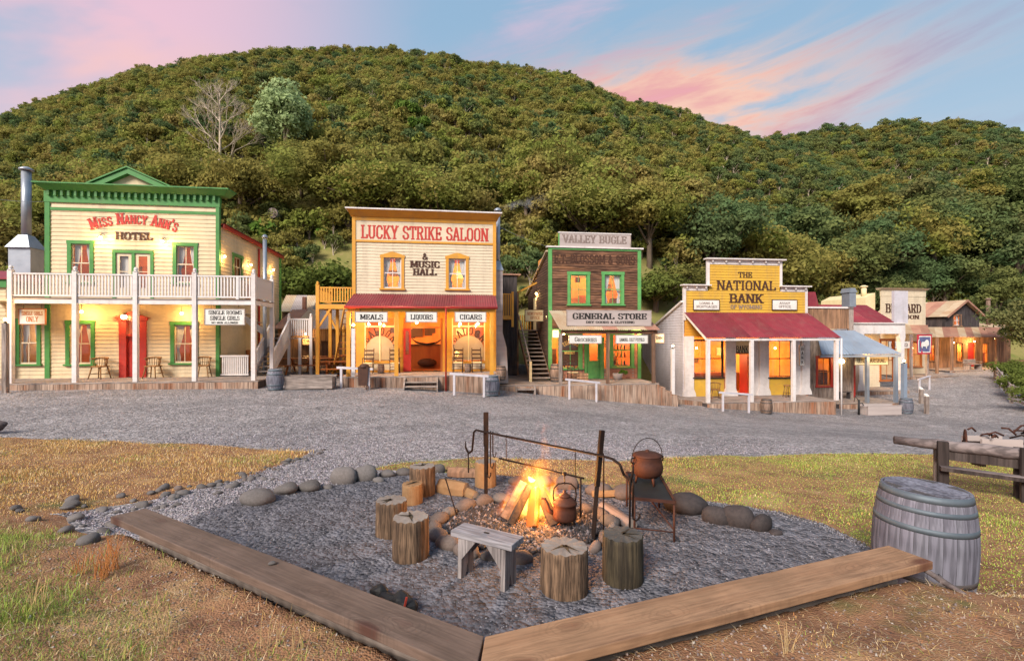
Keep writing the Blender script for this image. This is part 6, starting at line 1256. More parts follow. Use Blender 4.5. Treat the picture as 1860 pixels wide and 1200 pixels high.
# ================================================================== BANK
C = Fr('bank', 'yellow and white stepped false front bank with dark red verandah roof', 'building', 1400, 24.7, 2.4, 7.5, CAMZ - 3.48)
co = C.o; PD = -2.4; xl, xr = C.x(1241), C.x(1466); xu0, xu1 = C.x(1284), C.x(1420); zc1 = C.z(1300, 519); zc2 = C.z(1352, 472); zv = C.z(1355, 569)
siding(C, xl + .14, xr - .14, zv - .4, zc1 - .28, .15, [], 'bankyellow'); siding(C, xu0 + .14, xu1 - .14, zc1 - .28, zc2 - .28, .15, [], 'bankyellow')
for a, b, z0, z1 in ((xl, xl + .14, zv - .4, zc1 - .02), (xr - .14, xr, zv - .4, zc1 - .02), (xu0, xu0 + .14, zc1 - .02, zc2 - .02), (xu1 - .14, xu1, zc1 - .02, zc2 - .02)): box(C, 'corner_board', 'white', a, b, -.05, .1, z0, z1)
for a, b, z in ((xl + .14, xu0 + .02, zc1), (xu1 - .02, xr - .14, zc1), (xu0 + .14, xu1 - .14, zc2)): box(C, 'frieze', 'white', a, b, -.04, .1, z - .28, z - .02)
m = MB(); m.box(-.04, .04, -.16, -.042, -.14, 0); bm_ = m.mesh('bracket', 'white')
for a, b, z, nn in ((xl - .12, xu0 + .16, zc1, 3), (xu1 - .16, xr + .12, zc1, 3), (xu0 - .12, xu1 + .12, zc2, 6)):
    box(C, 'cornice', 'white', a, b, -.24, .14, z - .019, z + .05)
    for k in range(nn): link('bracket', bm_, co, (a + (b - a) * (k + .5) / nn, 0, z - .022))
letters(C, 'THE', 1340, 494, 1366, 504, 'inkbrown'); letters(C, 'NATIONAL', 1301, 510, 1409, 527, 'inkbrown', thick=.19); letters(C, 'BANK', 1324, 534, 1386, 550, 'inkbrown', thick=.22); letters(C, 'OF WYOMING', 1326, 554, 1384, 561, 'inkfaded')
for a, b, ls, nm in ((1260, 1306, [('LOANS &', .2, .44, .22, .78), ('MORTGAGES', .56, .82, .1, .92)], 'LOANS & MORTGAGES'), (1403, 1447, [('ASSAY', .2, .44, .28, .72), ('OFFICE', .56, .82, .25, .75)], 'ASSAY OFFICE')): sign(C, a, 545, b, 562, -.08, ls, 'white %s plaque on the bank\'s yellow front' % nm, ink='inkfaded', rim='inkbrown', hang=0, name='plaque')
# lower front
WB = [C.rect(1260, 618, 1312, 684), C.rect(1396, 618, 1437, 684)]; DB = C.rect(1336, 643, 1361, 718); DB = (DB[0], DB[1], 0, DB[3]); ztr = C.z(1348, 617); zh = C.z(1355, 612)
for a, b in ((1243, 1259), (1317, 1335), (1378, 1395), (1455, 1469)):
    a, b = C.x(a), C.x(b); m = MB(); m.prism([(a - .13, 0), (b + .13, 0), (b + .1, .18), (b, .42), (b, zh + .05), (a, zh + .05), (a, .42), (a - .1, .18)], -.1, .02); m.build('pilaster', 'white', co)
for x0, x1, z0, z1 in WB:
    w_ = window(C, x0, x1, z0, z1, casing='inkblack', sash='inkblack', cw=.05, curtain=False, grid=(2, 2)); box(C, 'window_apron', 'bankyellow', x0 - .06, x1 + .1, -.02, .06, 0, z0 - .1, parent=w_)
siding(C, xl + .1, xr - .1, zh, zv - .35, .15, [], 'ochre')
box(C, 'transom_sign', 'signcream', DB[0], DB[1], .02, .05, DB[3] + .08, ztr); letters(C, 'BANK', 1337, 628, 1360, 640, 'inkblack', y=.018)
m = MB(); m.box(DB[0] - .06, DB[0], -.03, .1, 0, ztr); m.box(DB[1], DB[1] + .06, -.03, .1, 0, ztr); m.box(DB[0], DB[1], -.02, .1, DB[3], DB[3] + .08); m.build('door_frame', 'orangewood', co)
m = MB(); m.box(DB[1] - .05, DB[1] - .01, .1, .85, .02, DB[3] - .03); m.build('open_door', 'red', co)
m = MB(); m.box(C.x(1361) + .06, C.x(1378), -.02, .08, 0, ztr); m.build('front_panel', 'white', co); m = MB(); m.box(C.x(1437) + .1, C.x(1455), -.02, .08, 0, ztr); m.build('front_panel', 'white', co)
room(C, xl + .1, xr - .1, .3, 4.0, .02, zh + .2, 'roomwarm', 90, 2); m = MB(); m.box(DB[0] - 1.2, DB[1] + .8, 2.2, 2.6, .02, 1.1); m.build('teller_counter', 'orangewood', co)
lamp(C, 1265, 632, .6, 16, 'lamp glowing in the bank\'s left window', 'hang'); lamp(C, 1408, 632, .6, 16, 'lamp glowing in the bank\'s right window', 'hang')
# verandah
ze = C.z(1400, 613, PD); xe0, xe1 = C.x(1284, PD) - .08, C.x(1523, PD) + .05
corr(C, (xl + .02, -.06, zv + .03), (xr + .02, -.06, zv + .03), (xe1, PD - .12, ze), (xe0, PD - .12, ze), ['redroof'], .8)
m = MB(); m.box(xe0 + .02, xe1 - .02, PD - .06, PD + .06, ze - .15, ze - .03); m.build('verandah_beam', 'white', co)
for xa_, xb_ in ((xe0 + .05, xl + .05), (xe1 - .05, xr)): m = MB(); m.bar((xa_, PD, ze - .07), (xb_, -.08, zv - .06), .06, .12); m.build('verandah_rafter', 'white', co)
for px in (1286, 1365, 1441, 1519): post(C, C.x(px, PD), PD, 0, ze - .15, .16, 'white', 'verandah_post')
m = MB(); m.tube([(xe1 - .02, PD - .16, ze - .04), (xe1 - .02, PD - .16, C.ground(xe1, PD) - .1)], .04, 8); m.build('downpipe', 'white', co)
xd0, xd1 = C.x(1283, PD), C.x(1516, PD); deck(C, xd0, xd1, PD - .1, 0.0)
m = MB(); m.hexa([(C.x(1205, PD), PD + .4, -.6), (xd0, PD + .4, -.6), (xd0, 0, -.6), (C.x(1205, PD), 0, -.6), (C.x(1205, PD), PD + .4, .30), (xd0, PD + .4, .02), (xd0, 0, .02), (C.x(1205, PD), 0, .30)]); m.build('ramp', 'greyx', co)
vboards(C, C.x(1205, PD), xd0 - .02, lambda u: C.ground(u, PD) - .2, lambda u: .28 - .28 * (u - C.x(1205, PD)) / (xd0 - C.x(1205, PD)), .2, 'fascia', lambda u, z, o: (u, PD + .38 - o, z), name='ramp_skirt', gap=.012)
sideL = lambda u, z, o: (xl - o, u, z)
zsd0, dL = C.z(1238, 548), 5.5
siding(C, 0, dL, 0, zsd0, .15, [], 'lilac', sideL, lambda z: (.02, dL if z < zsd0 - 2.0 else max(.05, dL * (zsd0 - z) / 2.0)))
m = MB(); m.bar((xl - .06, 0, zsd0 + .02), (xl - .06, dL + .3, zsd0 - 2.05), .14, .1); m.build('barge_board', 'white', co)
m = MB(); m.hexa([(xl - .1, .12, zsd0 - .05), (xr, .12, zsd0 - .05), (xr, dL + .3, zsd0 - 2.1), (xl - .1, dL + .3, zsd0 - 2.1), (xl - .1, .12, zsd0 + .02), (xr, .12, zsd0 + .02), (xr, dL + .3, zsd0 - 2.03), (xl - .1, dL + .3, zsd0 - 2.03)]); m.build('roof', 'redroof', co); m = MB(); m.box(xl, xr, dL, dL + .1, -.5, zsd0 - 2.1); m.box(xr - .08, xr, .1, dL, -.5, zsd0 - 2.1); m.build('rear_wall', 'lilac', co)
xh, zh_ = C.at(1474, 545, 2.5); m = MB(); m.hexa([(xh - .4, 2.2, zh_ - 1.2), (xh + .5, 2.2, zh_ - 1.2), (xh + .5, 4, zh_ - 1.2), (xh - .4, 4, zh_ - 1.2), (xh - .3, 2.3, zh_ + .5), (xh + .1, 2.3, zh_ + .5), (xh + .1, 4, zh_ + .5), (xh - .3, 4, zh_ + .5)]); m.build('roof_hump', 'redroof', co)
sign(C, 1453, 628, 1461, 663, -.5, [], 'tall narrow white BANK sign hung beside the bank window', hang=.25); vs_ = col.objects[-1] if False else None
bs = [o for o in col.objects if o.get('label', '').startswith('tall narrow white BANK')][0]; bh = C.z(1457, 628, -.5) - C.z(1457, 663, -.5)
for k, chh in enumerate('BANK'): m = MB(); text_mesh(m, chh, -.075, .075, bh * (.76 - .23 * k), bh * .17, -.016); m.build('lettering', 'inkblack', bs)
x = C.x(1299, -1.0); put('cap', captain_chair, C.w(x, -1.0, 0), C.a - .3, 'wooden captain chair at the bank\'s left window', 'captain chairs on the verandahs', 1.1)
x = C.x(1430, -1.0); so = thing('bar_stool', 'low wooden stool under the bank\'s right window', 'stool', C.w(x, -1.0, 0)); m = MB(); m.lathe([(.2, .62), (.2, .66)], 14); m.build('seat', 'chairwood', so)
for a_ in range(4): m = MB(); q = R(45 + 90 * a_); m.tube([(.22 * math.cos(q), .22 * math.sin(q), 0), (.12 * math.cos(q), .12 * math.sin(q), .62)], .018, 6); m.build('leg', 'chairwood', so)
m = MB(); m.tube([(.17 * math.cos(R(45 + 90 * k)), .17 * math.sin(R(45 + 90 * k)), .25) for k in range(5)], .011, 5); m.build('foot_ring', 'chairwood', so)
barrel_on_ground(1392, 742, 23.6, 'brown barrel in front of the bank deck', .95)
p0, p1 = at(1313, 744, 23.2), at(1360, 745, 23.4); hitch_rail(p0[:2], p1[:2], .86, 'white hitching rail in front of the bank', 'lilac')
lamp_post(1222, 628, 733, 24.0, 'white lamp post between the general store and the bank', 'white', .15, 22)

# ================================================================== MARSHAL'S OFFICE AND ITS NEIGHBOURS
D_ = Fr('marshal_office', 'low weathered office with blue grey verandah roof right of the bank', 'building', 1570, 27.5, 2.2, 7.5, CAMZ - 3.95)
do = D_.o; PD = -2.2; x0, x1 = D_.x(1468), D_.x(1551); zv = D_.z(1500, 600)
rw = D_.rect(1485, 650, 1508, 700)
vboards(D_, x0, x1, 0, zv, .16, 'greyz', openings=[rw], rough=.004); window(D_, *rw, casing='red', sash='orangewood', cw=.14, curtain=False); room(D_, x0, x1, .25, 2.6, .02, zv - .2, 'roomwarm', 40, 1)
pz0, pz1 = D_.z(1505, 597), D_.z(1505, 560); vboards(D_, D_.x(1466), D_.x(1541), pz0, pz1, .13, 'barnz', name='parapet_boards'); box(D_, 'parapet_cap', 'white', D_.x(1460), D_.x(1548), -.1, .12, pz1, pz1 + .1); box(D_, 'corner_post', 'greyz', D_.x(1541), D_.x(1549), -.06, .1, 0, pz1)
xt, zt_ = D_.at(1542, 527, -.05); m = MB(); m.box(xt - .14, xt + .3, -.25, .35, pz1 + .1, zt_ - .15); gf = m.build('grey_flue', 'galv', do); m = MB(); m.prism([(xt - .2, zt_ - .15), (xt + .36, zt_ - .15), (xt + .2, zt_ + .12), (xt - .1, zt_ + .12)], -.3, .4); m.build('flue_cap', 'galv', gf)
ze = D_.z(1590, 643, PD); xr0, xr1 = D_.x(1515, PD) + .2, D_.x(1637, PD)
corr(D_, (D_.x(1480), -.1, zv), (D_.x(1549), -.1, zv), (xr1, PD - .1, ze), (D_.x(1490, PD), PD - .1, ze), ['blueroof'], .8)
m = MB(); m.box(D_.x(1490, PD), xr1 - .05, PD - .05, PD + .05, ze - .16, ze - .03); m.build('verandah_beam', 'blueroof', do)
for px in (1575, 1627): post(D_, D_.x(px, PD), PD, -.1, ze - .16, .16, 'galv' if px == 1575 else 'blueroof', 'verandah_post')
deck(D_, D_.x(1522, PD), D_.x(1640, PD), PD - .1, 4.0, zof=.0)
sign(D_, 1552, 647, 1613, 662, PD + .3, [('U.S. MARSHAL', .26, .76, .08, .92)], 'yellow U.S. MARSHAL sign under the blue grey verandah', 'signcream', 'inkbrown', 'brownx', .1)
lamp(D_, 1529, 656, -.25, 34, 'white globe lamp under the marshal\'s verandah', r=.14); x = D_.x(1533, -.5); bn = thing('porch_bench', 'dark little bench under the globe lamp', 'bench', D_.w(x, -.5, 0), D_.a); m = MB(); m.box(-.4, .4, -.15, .15, .4, .44); m.build('seat', 'darkz', bn)
for s in (-1, 1): m = MB(); m.box(s * .3 - .03, s * .3 + .03, -.12, .12, 0, .4); m.build('leg', 'darkz', bn)
m = MB(); m.box(D_.x(1549), D_.x(1553), -.04, .06, 0, zv); m.build('red_jamb', 'red', do)
# white fronted shop with red roof
Q_ = Fr('white_shop', 'white columned shop with plum red roof fascia beyond the marshal\'s office', 'building', 1595, 32.0, 1.8, 8, CAMZ - 3.75); qo = Q_.o; PD = -1.8
x0, x1 = Q_.x(1548, PD), Q_.x(1642, PD); zb0, zb1 = Q_.z(1595, 606, PD), Q_.z(1595, 588, PD); zr1 = Q_.z(1590, 553, 0)
m = MB(); m.box(x0 - 1.2, x1, PD - .1, PD + .15, zb0, zb1); m.build('entablature', 'white', qo); box(Q_, 'entablature_cap', 'white', x0 - 1.2, x1 + .1, PD - .2, PD + .2, zb1, zb1 + .08)
corr(Q_, (x0 - 1.2, .6, zr1), (Q_.x(1630, PD), .6, zr1), (Q_.x(1630, PD), PD + .1, zb1 + .09), (x0 - 1.2, PD + .1, zb1 + .09), ['redroof'], 1.0)
m = MB(); m.box(Q_.x(1627, PD), Q_.x(1652, PD), PD + .1, PD + .3, zb1 + .09, Q_.z(1640, 528, PD)); m.build('white_panel', 'lilac', qo)
for px in (1562, 1637): xx = Q_.x(px, PD); m = MB(); m.prism([(xx - .28, 0), (xx + .28, 0), (xx + .24, .3), (xx + .14, .6), (xx + .14, zb0 - .5), (xx + .22, zb0 - .25), (xx + .22, zb0), (xx - .22, zb0), (xx - .22, zb0 - .25), (xx - .14, zb0 - .5), (xx - .14, .6), (xx - .24, .3)], PD - .1, PD + .2); m.build('column', 'white', qo)
sw_ = Q_.rect(1600, 618, 1622, 690); siding(Q_, x0 - 1.2, x1, 0, zb0 + .1, .16, [sw_], 'cream2'); window(Q_, *sw_, casing='orangewood', sash='orangewood', curtain=False); room(Q_, x0, x1, .3, 2.6, .02, zb0, 'roomwarm', 50, 1); deck(Q_, x0 - 1.0, x1 + .1, PD - .3, 0)
m = MB(); m.box(x0 - 1.2, x1, 2.8, 2.9, -.5, zr1); m.box(x1 - .08, x1, .1, 2.8, -.5, zb0 + .1); m.build('rear_wall', 'cream2', qo); lamp(Q_, 1580, 628, -.4, 55, 'lamp inside the white columned porch', 'hang')
# billiard saloon
I_ = Fr('billiard_hall', 'cream false front BILLIARD SALOON with rusty verandah', 'building', 1650, 37, 2.0, 10, CAMZ - 3.3); io = I_.o; PD = -2.0
x0, x1 = I_.x(1600), I_.x(1681); z0, z1 = I_.z(1640, 590), I_.z(1640, 527); zv = I_.z(1660, 590); ze = I_.z(1660, 606, PD)
siding(I_, x0, x1, zv - .5, z1 - .5, .17, [], 'cream2'); box(I_, 'frieze', 'cream2', x0, x1, -.04, .1, z1 - .5, z1); m = MB(); m.hexa([(x0 - .1, -.1, z1), (x1 + .1, -.1, z1), (x1 + .1, .3, z1), (x0 - .1, .3, z1), (x0 - .2, -.3, z1 + .16), (x1 + .2, -.3, z1 + .16), (x1 + .2, .3, z1 + .16), (x0 - .2, .3, z1 + .16)]); m.build('cornice', 'cream2', io)
letters(I_, 'BILLIARD', 1608, 552, 1673, 568, 'inkbrown', thick=.25); letters(I_, 'SALOON', 1620, 572, 1669, 579, 'inkbrown', thick=.25)
m = MB(); m.hexa([(x0 - 1.0, .5, z1 - 2.2), (x0, .5, z1 - 2.2), (x0, 5, z1 - 2.2), (x0 - 1.0, 5, z1 - 2.2), (x0 - .9, .5, z1 - .6), (x0, .5, z1 - .2), (x0, 5, z1 - .2), (x0 - .9, 5, z1 - .6)]); m.build('side_gable', 'signcream', io); chimney_flue(io, x0 - .35, 1.2, z1 - .5, I_.z(1593, 523, 1.2), .2, 'signcream')
ws_ = I_.rect(1650, 622, 1672, 665); siding(I_, x0, x1 + .3, 0, zv - .5, .17, [ws_], 'cream2'); window(I_, *ws_, casing='orangewood', sash='orangewood', curtain=False); room(I_, x0, x1, .3, 3, .02, zv - .4, 'roomwarm', 60, 1)
corr(I_, (x0, -.1, zv), (x1 + .1, -.1, zv), (I_.x(1690, PD), PD, ze), (I_.x(1612, PD), PD, ze), ['rustroof', 'rustroof2'], .8); deck(I_, x0, x1 + .6, PD - .1, 0)
for px in (1655, 1684): post(I_, I_.x(px, PD), PD, -.3, ze - .05, .15, 'greyz', 'verandah_post')
m = MB(); m.box(x0, x1, 4, 4.1, -1, zv); m.box(x1 - .1, x1, .1, 4, -1, zv); m.build('rear_wall', 'cream2', io); sign(I_, 1614, 620, 1652, 632, PD - .1, [('BILLIARD', .24, .78, .1, .92)], 'small white BILLIARD sign half hidden behind the white column', hang=.15); lamp(I_, 1657, 632, PD + .1, 60, 'lamp at the billiard saloon\'s verandah post', 'hang')
# barn
J_ = Fr('barn', 'dark timber barn with rusty gable roof and long rusty verandah', 'building', 1745, 40, 2.4, 12, CAMZ - 3.05); jo = J_.o; PD = -2.4
x0, x1 = J_.x(1677), J_.x(1835); ze = J_.z(1740, 612, PD); zv = J_.z(1745, 594); gx0, gx1, gxa = J_.x(1716), J_.x(1778), J_.x(1748); gz = J_.z(1748, 545); gze = J_.z(1720, 572)
dr_ = J_.rect(1757, 622, 1770, 674); dr_ = (dr_[0], dr_[1], 0, dr_[3]); jw = [J_.rect(1688, 626, 1698, 655), J_.rect(1738, 624, 1748, 656), J_.rect(1784, 624, 1794, 658)]; vboards(J_, x0, x1, -.3, zv - .02, .2, 'barnz', openings=[(dr_[0], dr_[1], -.3, dr_[3])] + jw); room(J_, x0 + .2, x1 - .2, .3, 2.4, .02, zv - .4, 'roomwarm', 110, 2)
for r_ in jw: window(J_, *r_, casing='brownz', sash='orangewood', cw=.1, curtain=False)
m = MB(); m.box(dr_[0], dr_[1], .05, .1, 0, dr_[3]); m.build('red_door', 'red', jo)
gw = J_.rect(1732, 573, 1744, 591); vboards(J_, gx0, gx1, zv, lambda u: gz - .1 - (gz - gze) * abs(u - gxa) / (gxa - gx0), .2, 'darkz', name='gable_boards', openings=[gw]); window(J_, *gw, casing='barnz', sash='white', cw=.12, curtain=True); room(J_, gw[0] - .4, gw[1] + .4, .3, 2, gw[2] - .2, gw[3] + .2, 'roomwarm', 14, 1)
for e, s in ((gx0 - .25, 1), (gx1 + .25, -1)): corr(J_, (gxa, -.4, gz), (gxa, 7, gz), (e, 7, gze - .15), (e, -.4, gze - .15), ['rustroof', 'rustroof', 'rustroof2'], .8)
m = MB(); m.box(gx0, gx0 + .1, .04, 7, zv, gze - .05); m.build('loft_side_wall', 'darkz', jo); m = MB()
for e in (gx0 - .25, gx1 + .25): m.bar((gxa, -.43, gz - .05), (e, -.43, gze - .2), .05, .16)
m.build('barge_board', 'rustroof2', jo, 'stuff')
xv0, xv1 = J_.x(1690, PD) - 1.0, J_.x(1850, PD); corr(J_, (x0 - .5, -.05, zv), (x1 + .3, -.05, zv), (xv1, PD, ze), (xv0, PD, ze), ['rustroof', 'rustroof2', 'rustroof'], .8); corr(J_, (gx1 + .1, 4, zv + 1.0), (x1 + 1.5, 4, zv + .6), (x1 + 1.5, -.05, zv + .02), (gx1 + .1, -.05, zv + .02), ['rustroof', 'rustroof2'], .8)
for px in (1702, 1729, 1810): post(J_, J_.x(px, PD), PD, -.4, ze - .05, .16, 'barnz', 'verandah_post')
deck(J_, x0 - .5, x1 + .2, PD - .1, 0); chimney_flue(jo, J_.x(1795, 1.0), 1.0, zv, J_.z(1795, 545, 1.0), .16, 'barrelwood', 'pipe_chimney'); m = MB(); m.box(x0, x1, 6.9, 7, -1, zv); m.box(x1 - .1, x1, .1, 6.9, -1, zv); m.build('rear_wall', 'barnz', jo)
lamp(J_, 1732, 622, PD + .2, 80, 'lamp under the middle of the barn verandah', 'hang'); lamp(J_, 1808, 615, PD + .2, 80, 'lamp at the right end of the barn verandah', 'hang'); lamp(J_, 1770, 620, -.5, 60, 'lamp over the red barn door', 'hang')
p = J_.w(J_.x(1772, PD + .2), PD + .4, 0); gb = thing('garden_bench', 'weathered bench with backrest in front of the barn', 'bench', p, J_.a + .15); m = MB(); m.box(-.85, .85, -.25, .22, .42, .47); m.build('seat', 'greyx', gb); m = MB(); m.box(-.85, .85, .22, .26, .5, .85); m.build('backrest', 'greyx', gb)
for s in (-1, 1): m = MB(); m.box(s * .75 - .04, s * .75 + .04, -.22, .25, 0, .42); m.build('leg', 'greyz', gb); m = MB(); m.box(s * .8 - .03, s * .8 + .03, -.25, .24, .62, .66); m.build('arm', 'greyx', gb)
# banner
fx0, fx1, fz0, fz1 = I_.rect(1666, 607, 1692, 643, PD - .2); p = I_.w((fx0 + fx1) / 2, PD - .2, fz0); fl = thing('banner', 'blue banner with white bison and red border hanging from the billiard verandah', 'flag', p, I_.a); w_, h_ = (fx1 - fx0) / 2, fz1 - fz0
def cloth(m, a, b, c, d, o): m.add([(a + (b - a) * i / 8, -o + .03 * math.sin(i * 1.1 + j * .4), c + (d - c) * j / 6) for j in range(7) for i in range(9)], [(j * 9 + i, j * 9 + i + 1, (j + 1) * 9 + i + 1, (j + 1) * 9 + i) for j in range(6) for i in range(8)], True)
m = MB(); cloth(m, -w_, w_, 0, h_, 0); m.build('red_border', 'flagred', fl); m = MB(); cloth(m, -w_ * .84, w_ * .84, h_ * .08, h_ * .92, .01); m.build('white_border', 'signwhite', fl); m = MB(); cloth(m, -w_ * .74, w_ * .74, h_ * .13, h_ * .87, .02); m.build('blue_field', 'flagblue', fl)
bis = [(-.55, .42), (-.45, .30), (-.40, .30), (-.36, .40), (.1, .38), (.14, .28), (.2, .28), (.24, .40), (.42, .42), (.52, .5), (.5, .62), (.36, .72), (.15, .72), (-.1, .62), (-.4, .62), (-.52, .55)]
m = MB(); m.prism([(a * w_, b * h_) for a, b in bis], -.075, -.055); m.build('bison_emblem', 'signwhite', fl); m = MB(); m.tube([(-w_ - .1, 0, h_ + .02), (w_ + .1, 0, h_ + .02)], .02, 6); m.build('pole', 'greyx', fl); m = MB(); m.tube([(w_, 0, h_ + .02), (w_, .2, h_ + .35)], .008, 5); m.build('hanger', 'darkmetal', fl)
# things standing in the right part of the street
lamp_post(1642, 655, 745, 26.5, 'grey lamp post at the marshal verandah\'s right end', 'blueroof', .2, 30)
p = at(1598, 756, 25.6); trough((p.x, p.y, h1(p.x, p.y)), R(4), 1.85, .65, .52, 'pale wooden water trough in front of the marshal\'s office', 'signboard')
barrel_on_ground(1646, 756, 26.2, 'pale barrel beside the marshal\'s trough', 1.08, 'gbarrel')
p = at(1560, 757, 25.4); pp = thing('hand_pump', 'black iron hand pump at the left end of the marshal\'s trough', 'pump', (p.x, p.y, h1(p.x, p.y))); m = MB(); m.tube([(0, 0, 0), (0, 0, .8)], .05, 8); m.build('pump_body', 'black', pp); m = MB(); m.tube([(0, 0, .75), (-.2, 0, 1.0), (-.25, 0, .7)], .02, 6); m.build('pump_handle', 'black', pp); m = MB(); m.tube([(0, 0, .6), (.2, 0, .62), (.24, 0, .5)], .03, 6); m.build('spout', 'black', pp)
for px, py, t_, h_, lb in ((1673, 737, 29, .85, 'short bollard post left of its partner on the gravel'), (1683, 760, 26, .95, 'short bollard post nearest the camera on the right gravel')):
    p = at(px, py, t_); o = thing('bollard_post', lb, 'post', (p.x, p.y, h1(p.x, p.y))); m = MB(); m.box(-.08, .08, -.08, .08, -.2, h_); m.build('shaft', 'greyz', o); m = MB(); m.hexa([(-.08, -.08, h_), (.08, -.08, h_), (.08, .08, h_), (-.08, .08, h_), (-.08, -.08, h_ + .05), (.08, -.08, h_ + .05), (.08, .08, h_ + .14), (-.08, .08, h_ + .14)]); m.build('sloped_top', 'signwhite', o)
p0, p1 = at(1670, 700, 32), at(1688, 697, 33); hitch_rail(p0[:2], p1[:2], .9, 'white hitching rail below the bison banner', 'lilac')
# post and rail fence on the right with bushes
pA, pB, pC = at(1808, 694, 36), at(1838, 722, 28), at(1890, 728, 25); fo = thing('rail_fence', 'split rail fence at the right edge of the road', 'fence', (pA.x, pA.y, h1(pA.x, pA.y))); O_ = Vector(fo.location)
prev = None
for k in range(9):
    q = pA.lerp(pB, k / 5) if k <= 5 else pB.lerp(pC, (k - 5) / 3); z = h1(q.x, q.y); b0 = Vector((q.x, q.y, z)) - O_
    if k in (0, 2, 5, 7, 8): m = MB(); m.box(b0.x - .07, b0.x + .07, b0.y - .07, b0.y + .07, b0.z - .3, b0.z + 1.1); m.build('post', 'greyz', fo)
    if prev is not None:
        for hh in (.25, .5, .75, 1.0): m = MB(); off = Vector((-.09, -.06, 0)); m.bar(prev + Vector((0, 0, hh)) + off, b0 + Vector((0, 0, hh)) + off, .04, .14); m.build('rail', 'signboard', fo)
    prev = b0
for i, (px, t_, h_, key) in enumerate(((1872, 29, 1.7, 'bush'), (1842, 35, 1.5, 'bush'), (1905, 25, 1.5, 'bush'), (1872, 38, 6.0, 'dark'))):
    x = (px - CX) / FPX * t_; tree('shrub' if i < 3 else 'bush_tree', key, px, t_, h_, ['green bush behind the split rail fence corner', 'green bush beside the end of the barn verandah', 'green bush in the bottom corner of the split rail fence', 'dark tree overhanging the right end of the barn'][i], 'shrub' if i < 3 else 'tree', 1.0, zf=h1(x, t_))
# ================================================================== FOREGROUND
def plankmat(name, a, b, c, knot):
    wood(name, a, b, c, ax='x', scale=9, bump=.08, rnd=0, streak=.22); m = MATS[name]; nt = m.node_tree; bs_ = nt.nodes['Principled BSDF']; bs_.inputs['Roughness'].default_value = .7
    base = bs_.inputs['Base Color'].links[0].from_socket; tcn = nt.nodes.new('ShaderNodeTexCoord'); mp = nt.nodes.new('ShaderNodeMapping'); mp.inputs['Scale'].default_value = (2.0, 3.6, .5); nt.links.new(tcn.outputs['Object'], mp.inputs[0])
    nz = nt.nodes.new('ShaderNodeTexNoise'); nz.inputs['Scale'].default_value = 5; nt.links.new(mp.outputs[0], nz.inputs['Vector'])
    ad = nt.nodes.new('ShaderNodeVectorMath'); ad.operation = 'MULTIPLY_ADD'; nt.links.new(nz.outputs['Color'], ad.inputs[0]); ad.inputs[1].default_value = (.16, .16, .16); nt.links.new(mp.outputs[0], ad.inputs[2])
    vo = nt.nodes.new('ShaderNodeTexVoronoi'); vo.inputs['Scale'].default_value = 1.0; nt.links.new(ad.outputs[0], vo.inputs['Vector']); d = E(nt, vo.outputs['Distance'])
    c1 = mixc(nt, d.ss(.26, .08) * .85, base, knot)
    ring = (d * 95.0)._m('SINE').ss(.2, 1.0) * d.ss(.62, .2) * .35; c2 = mixc(nt, ring, c1, tuple(x * .55 for x in a))
    n3 = nt.nodes.new('ShaderNodeTexNoise'); n3.inputs['Scale'].default_value = 1.6; n3.inputs['Detail'].default_value = 6; nt.links.new(tcn.outputs['Object'], n3.inputs['Vector'])
    c3 = mixc(nt, E(nt, n3.outputs['Fac']).ss(.45, .72) * .55, c2, tuple(x * .62 for x in b)); nt.links.new(c3, bs_.inputs['Base Color'])
plankmat('plank_left', (.105, .07, .053), (.135, .092, .072), (.068, .045, .034), (.06, .022, .016))
plankmat('plank_right', (.245, .135, .075), (.30, .175, .10), (.175, .092, .052), (.10, .035, .02))
def plank(P0, P1, W, label, mt, miter0=0.0, miter1=0.0, top=.45, th=.062):
    """inner edge P0->P1; miters are extra lengths of the outer edge at each end"""
    a, b = Vector((*P0, 0)), Vector((*P1, 0)); L = (b - a).length; ang = math.atan2(b.y - a.y, b.x - a.x)
    o = thing('timber_bench', label, 'bench', (a.x, a.y, 0), ang); m = MB(); n = 24; rr = random.Random(3); vs = []
    for i in range(n + 1):
        f = i / n; xi = L * f; xo = -miter0 + (L + miter0 + miter1) * f; j = lambda s: rr.uniform(-s, s)
        vs += [(xi, j(.0015), top - th), (xi, j(.0015), top + j(.001)), (xo, -W + j(.0015), top + j(.001)), (xo, -W + j(.0015), top - th)]
    fs = [(i * 4 + q, i * 4 + (q + 1) % 4, (i + 1) * 4 + (q + 1) % 4, (i + 1) * 4 + q) for i in range(n) for q in range(4)] + [(3, 2, 1, 0), (n * 4, n * 4 + 1, n * 4 + 2, n * 4 + 3)]
    m.add(vs, fs); m.build('seat_plank', mt, o, bevel=.006)
    m = MB(); m.box(.12, L - .05, -.10, -.055, -.15, top - th - .003); m.build('retaining_board', 'greyx', o)
    for x in (.3, L * .5, L - .3): m = MB(); m.box(x - .045, x + .045, -.052, .02, -.15, top - th - .003); m.build('support_post', 'greyz', o)
    return o
WL = .27
dl = (VC - VL) / np.linalg.norm(VC - VL); dr2 = (VR - VC) / np.linalg.norm(VR - VC); turn = math.atan2(dl[0] * dr2[1] - dl[1] * dr2[0], dl @ dr2); ex = WL * math.tan(turn / 2)
plank(tuple(VL), tuple(VC - dl * .004), WL, 'dark brown timber bench plank running along the left side of the fire pit', 'plank_left', .03, ex)
plank(tuple(VC + dr2 * .004), tuple(VR), WL + .03, 'light orange brown timber bench plank running along the right side of the fire pit', 'plank_right', ex, .02)
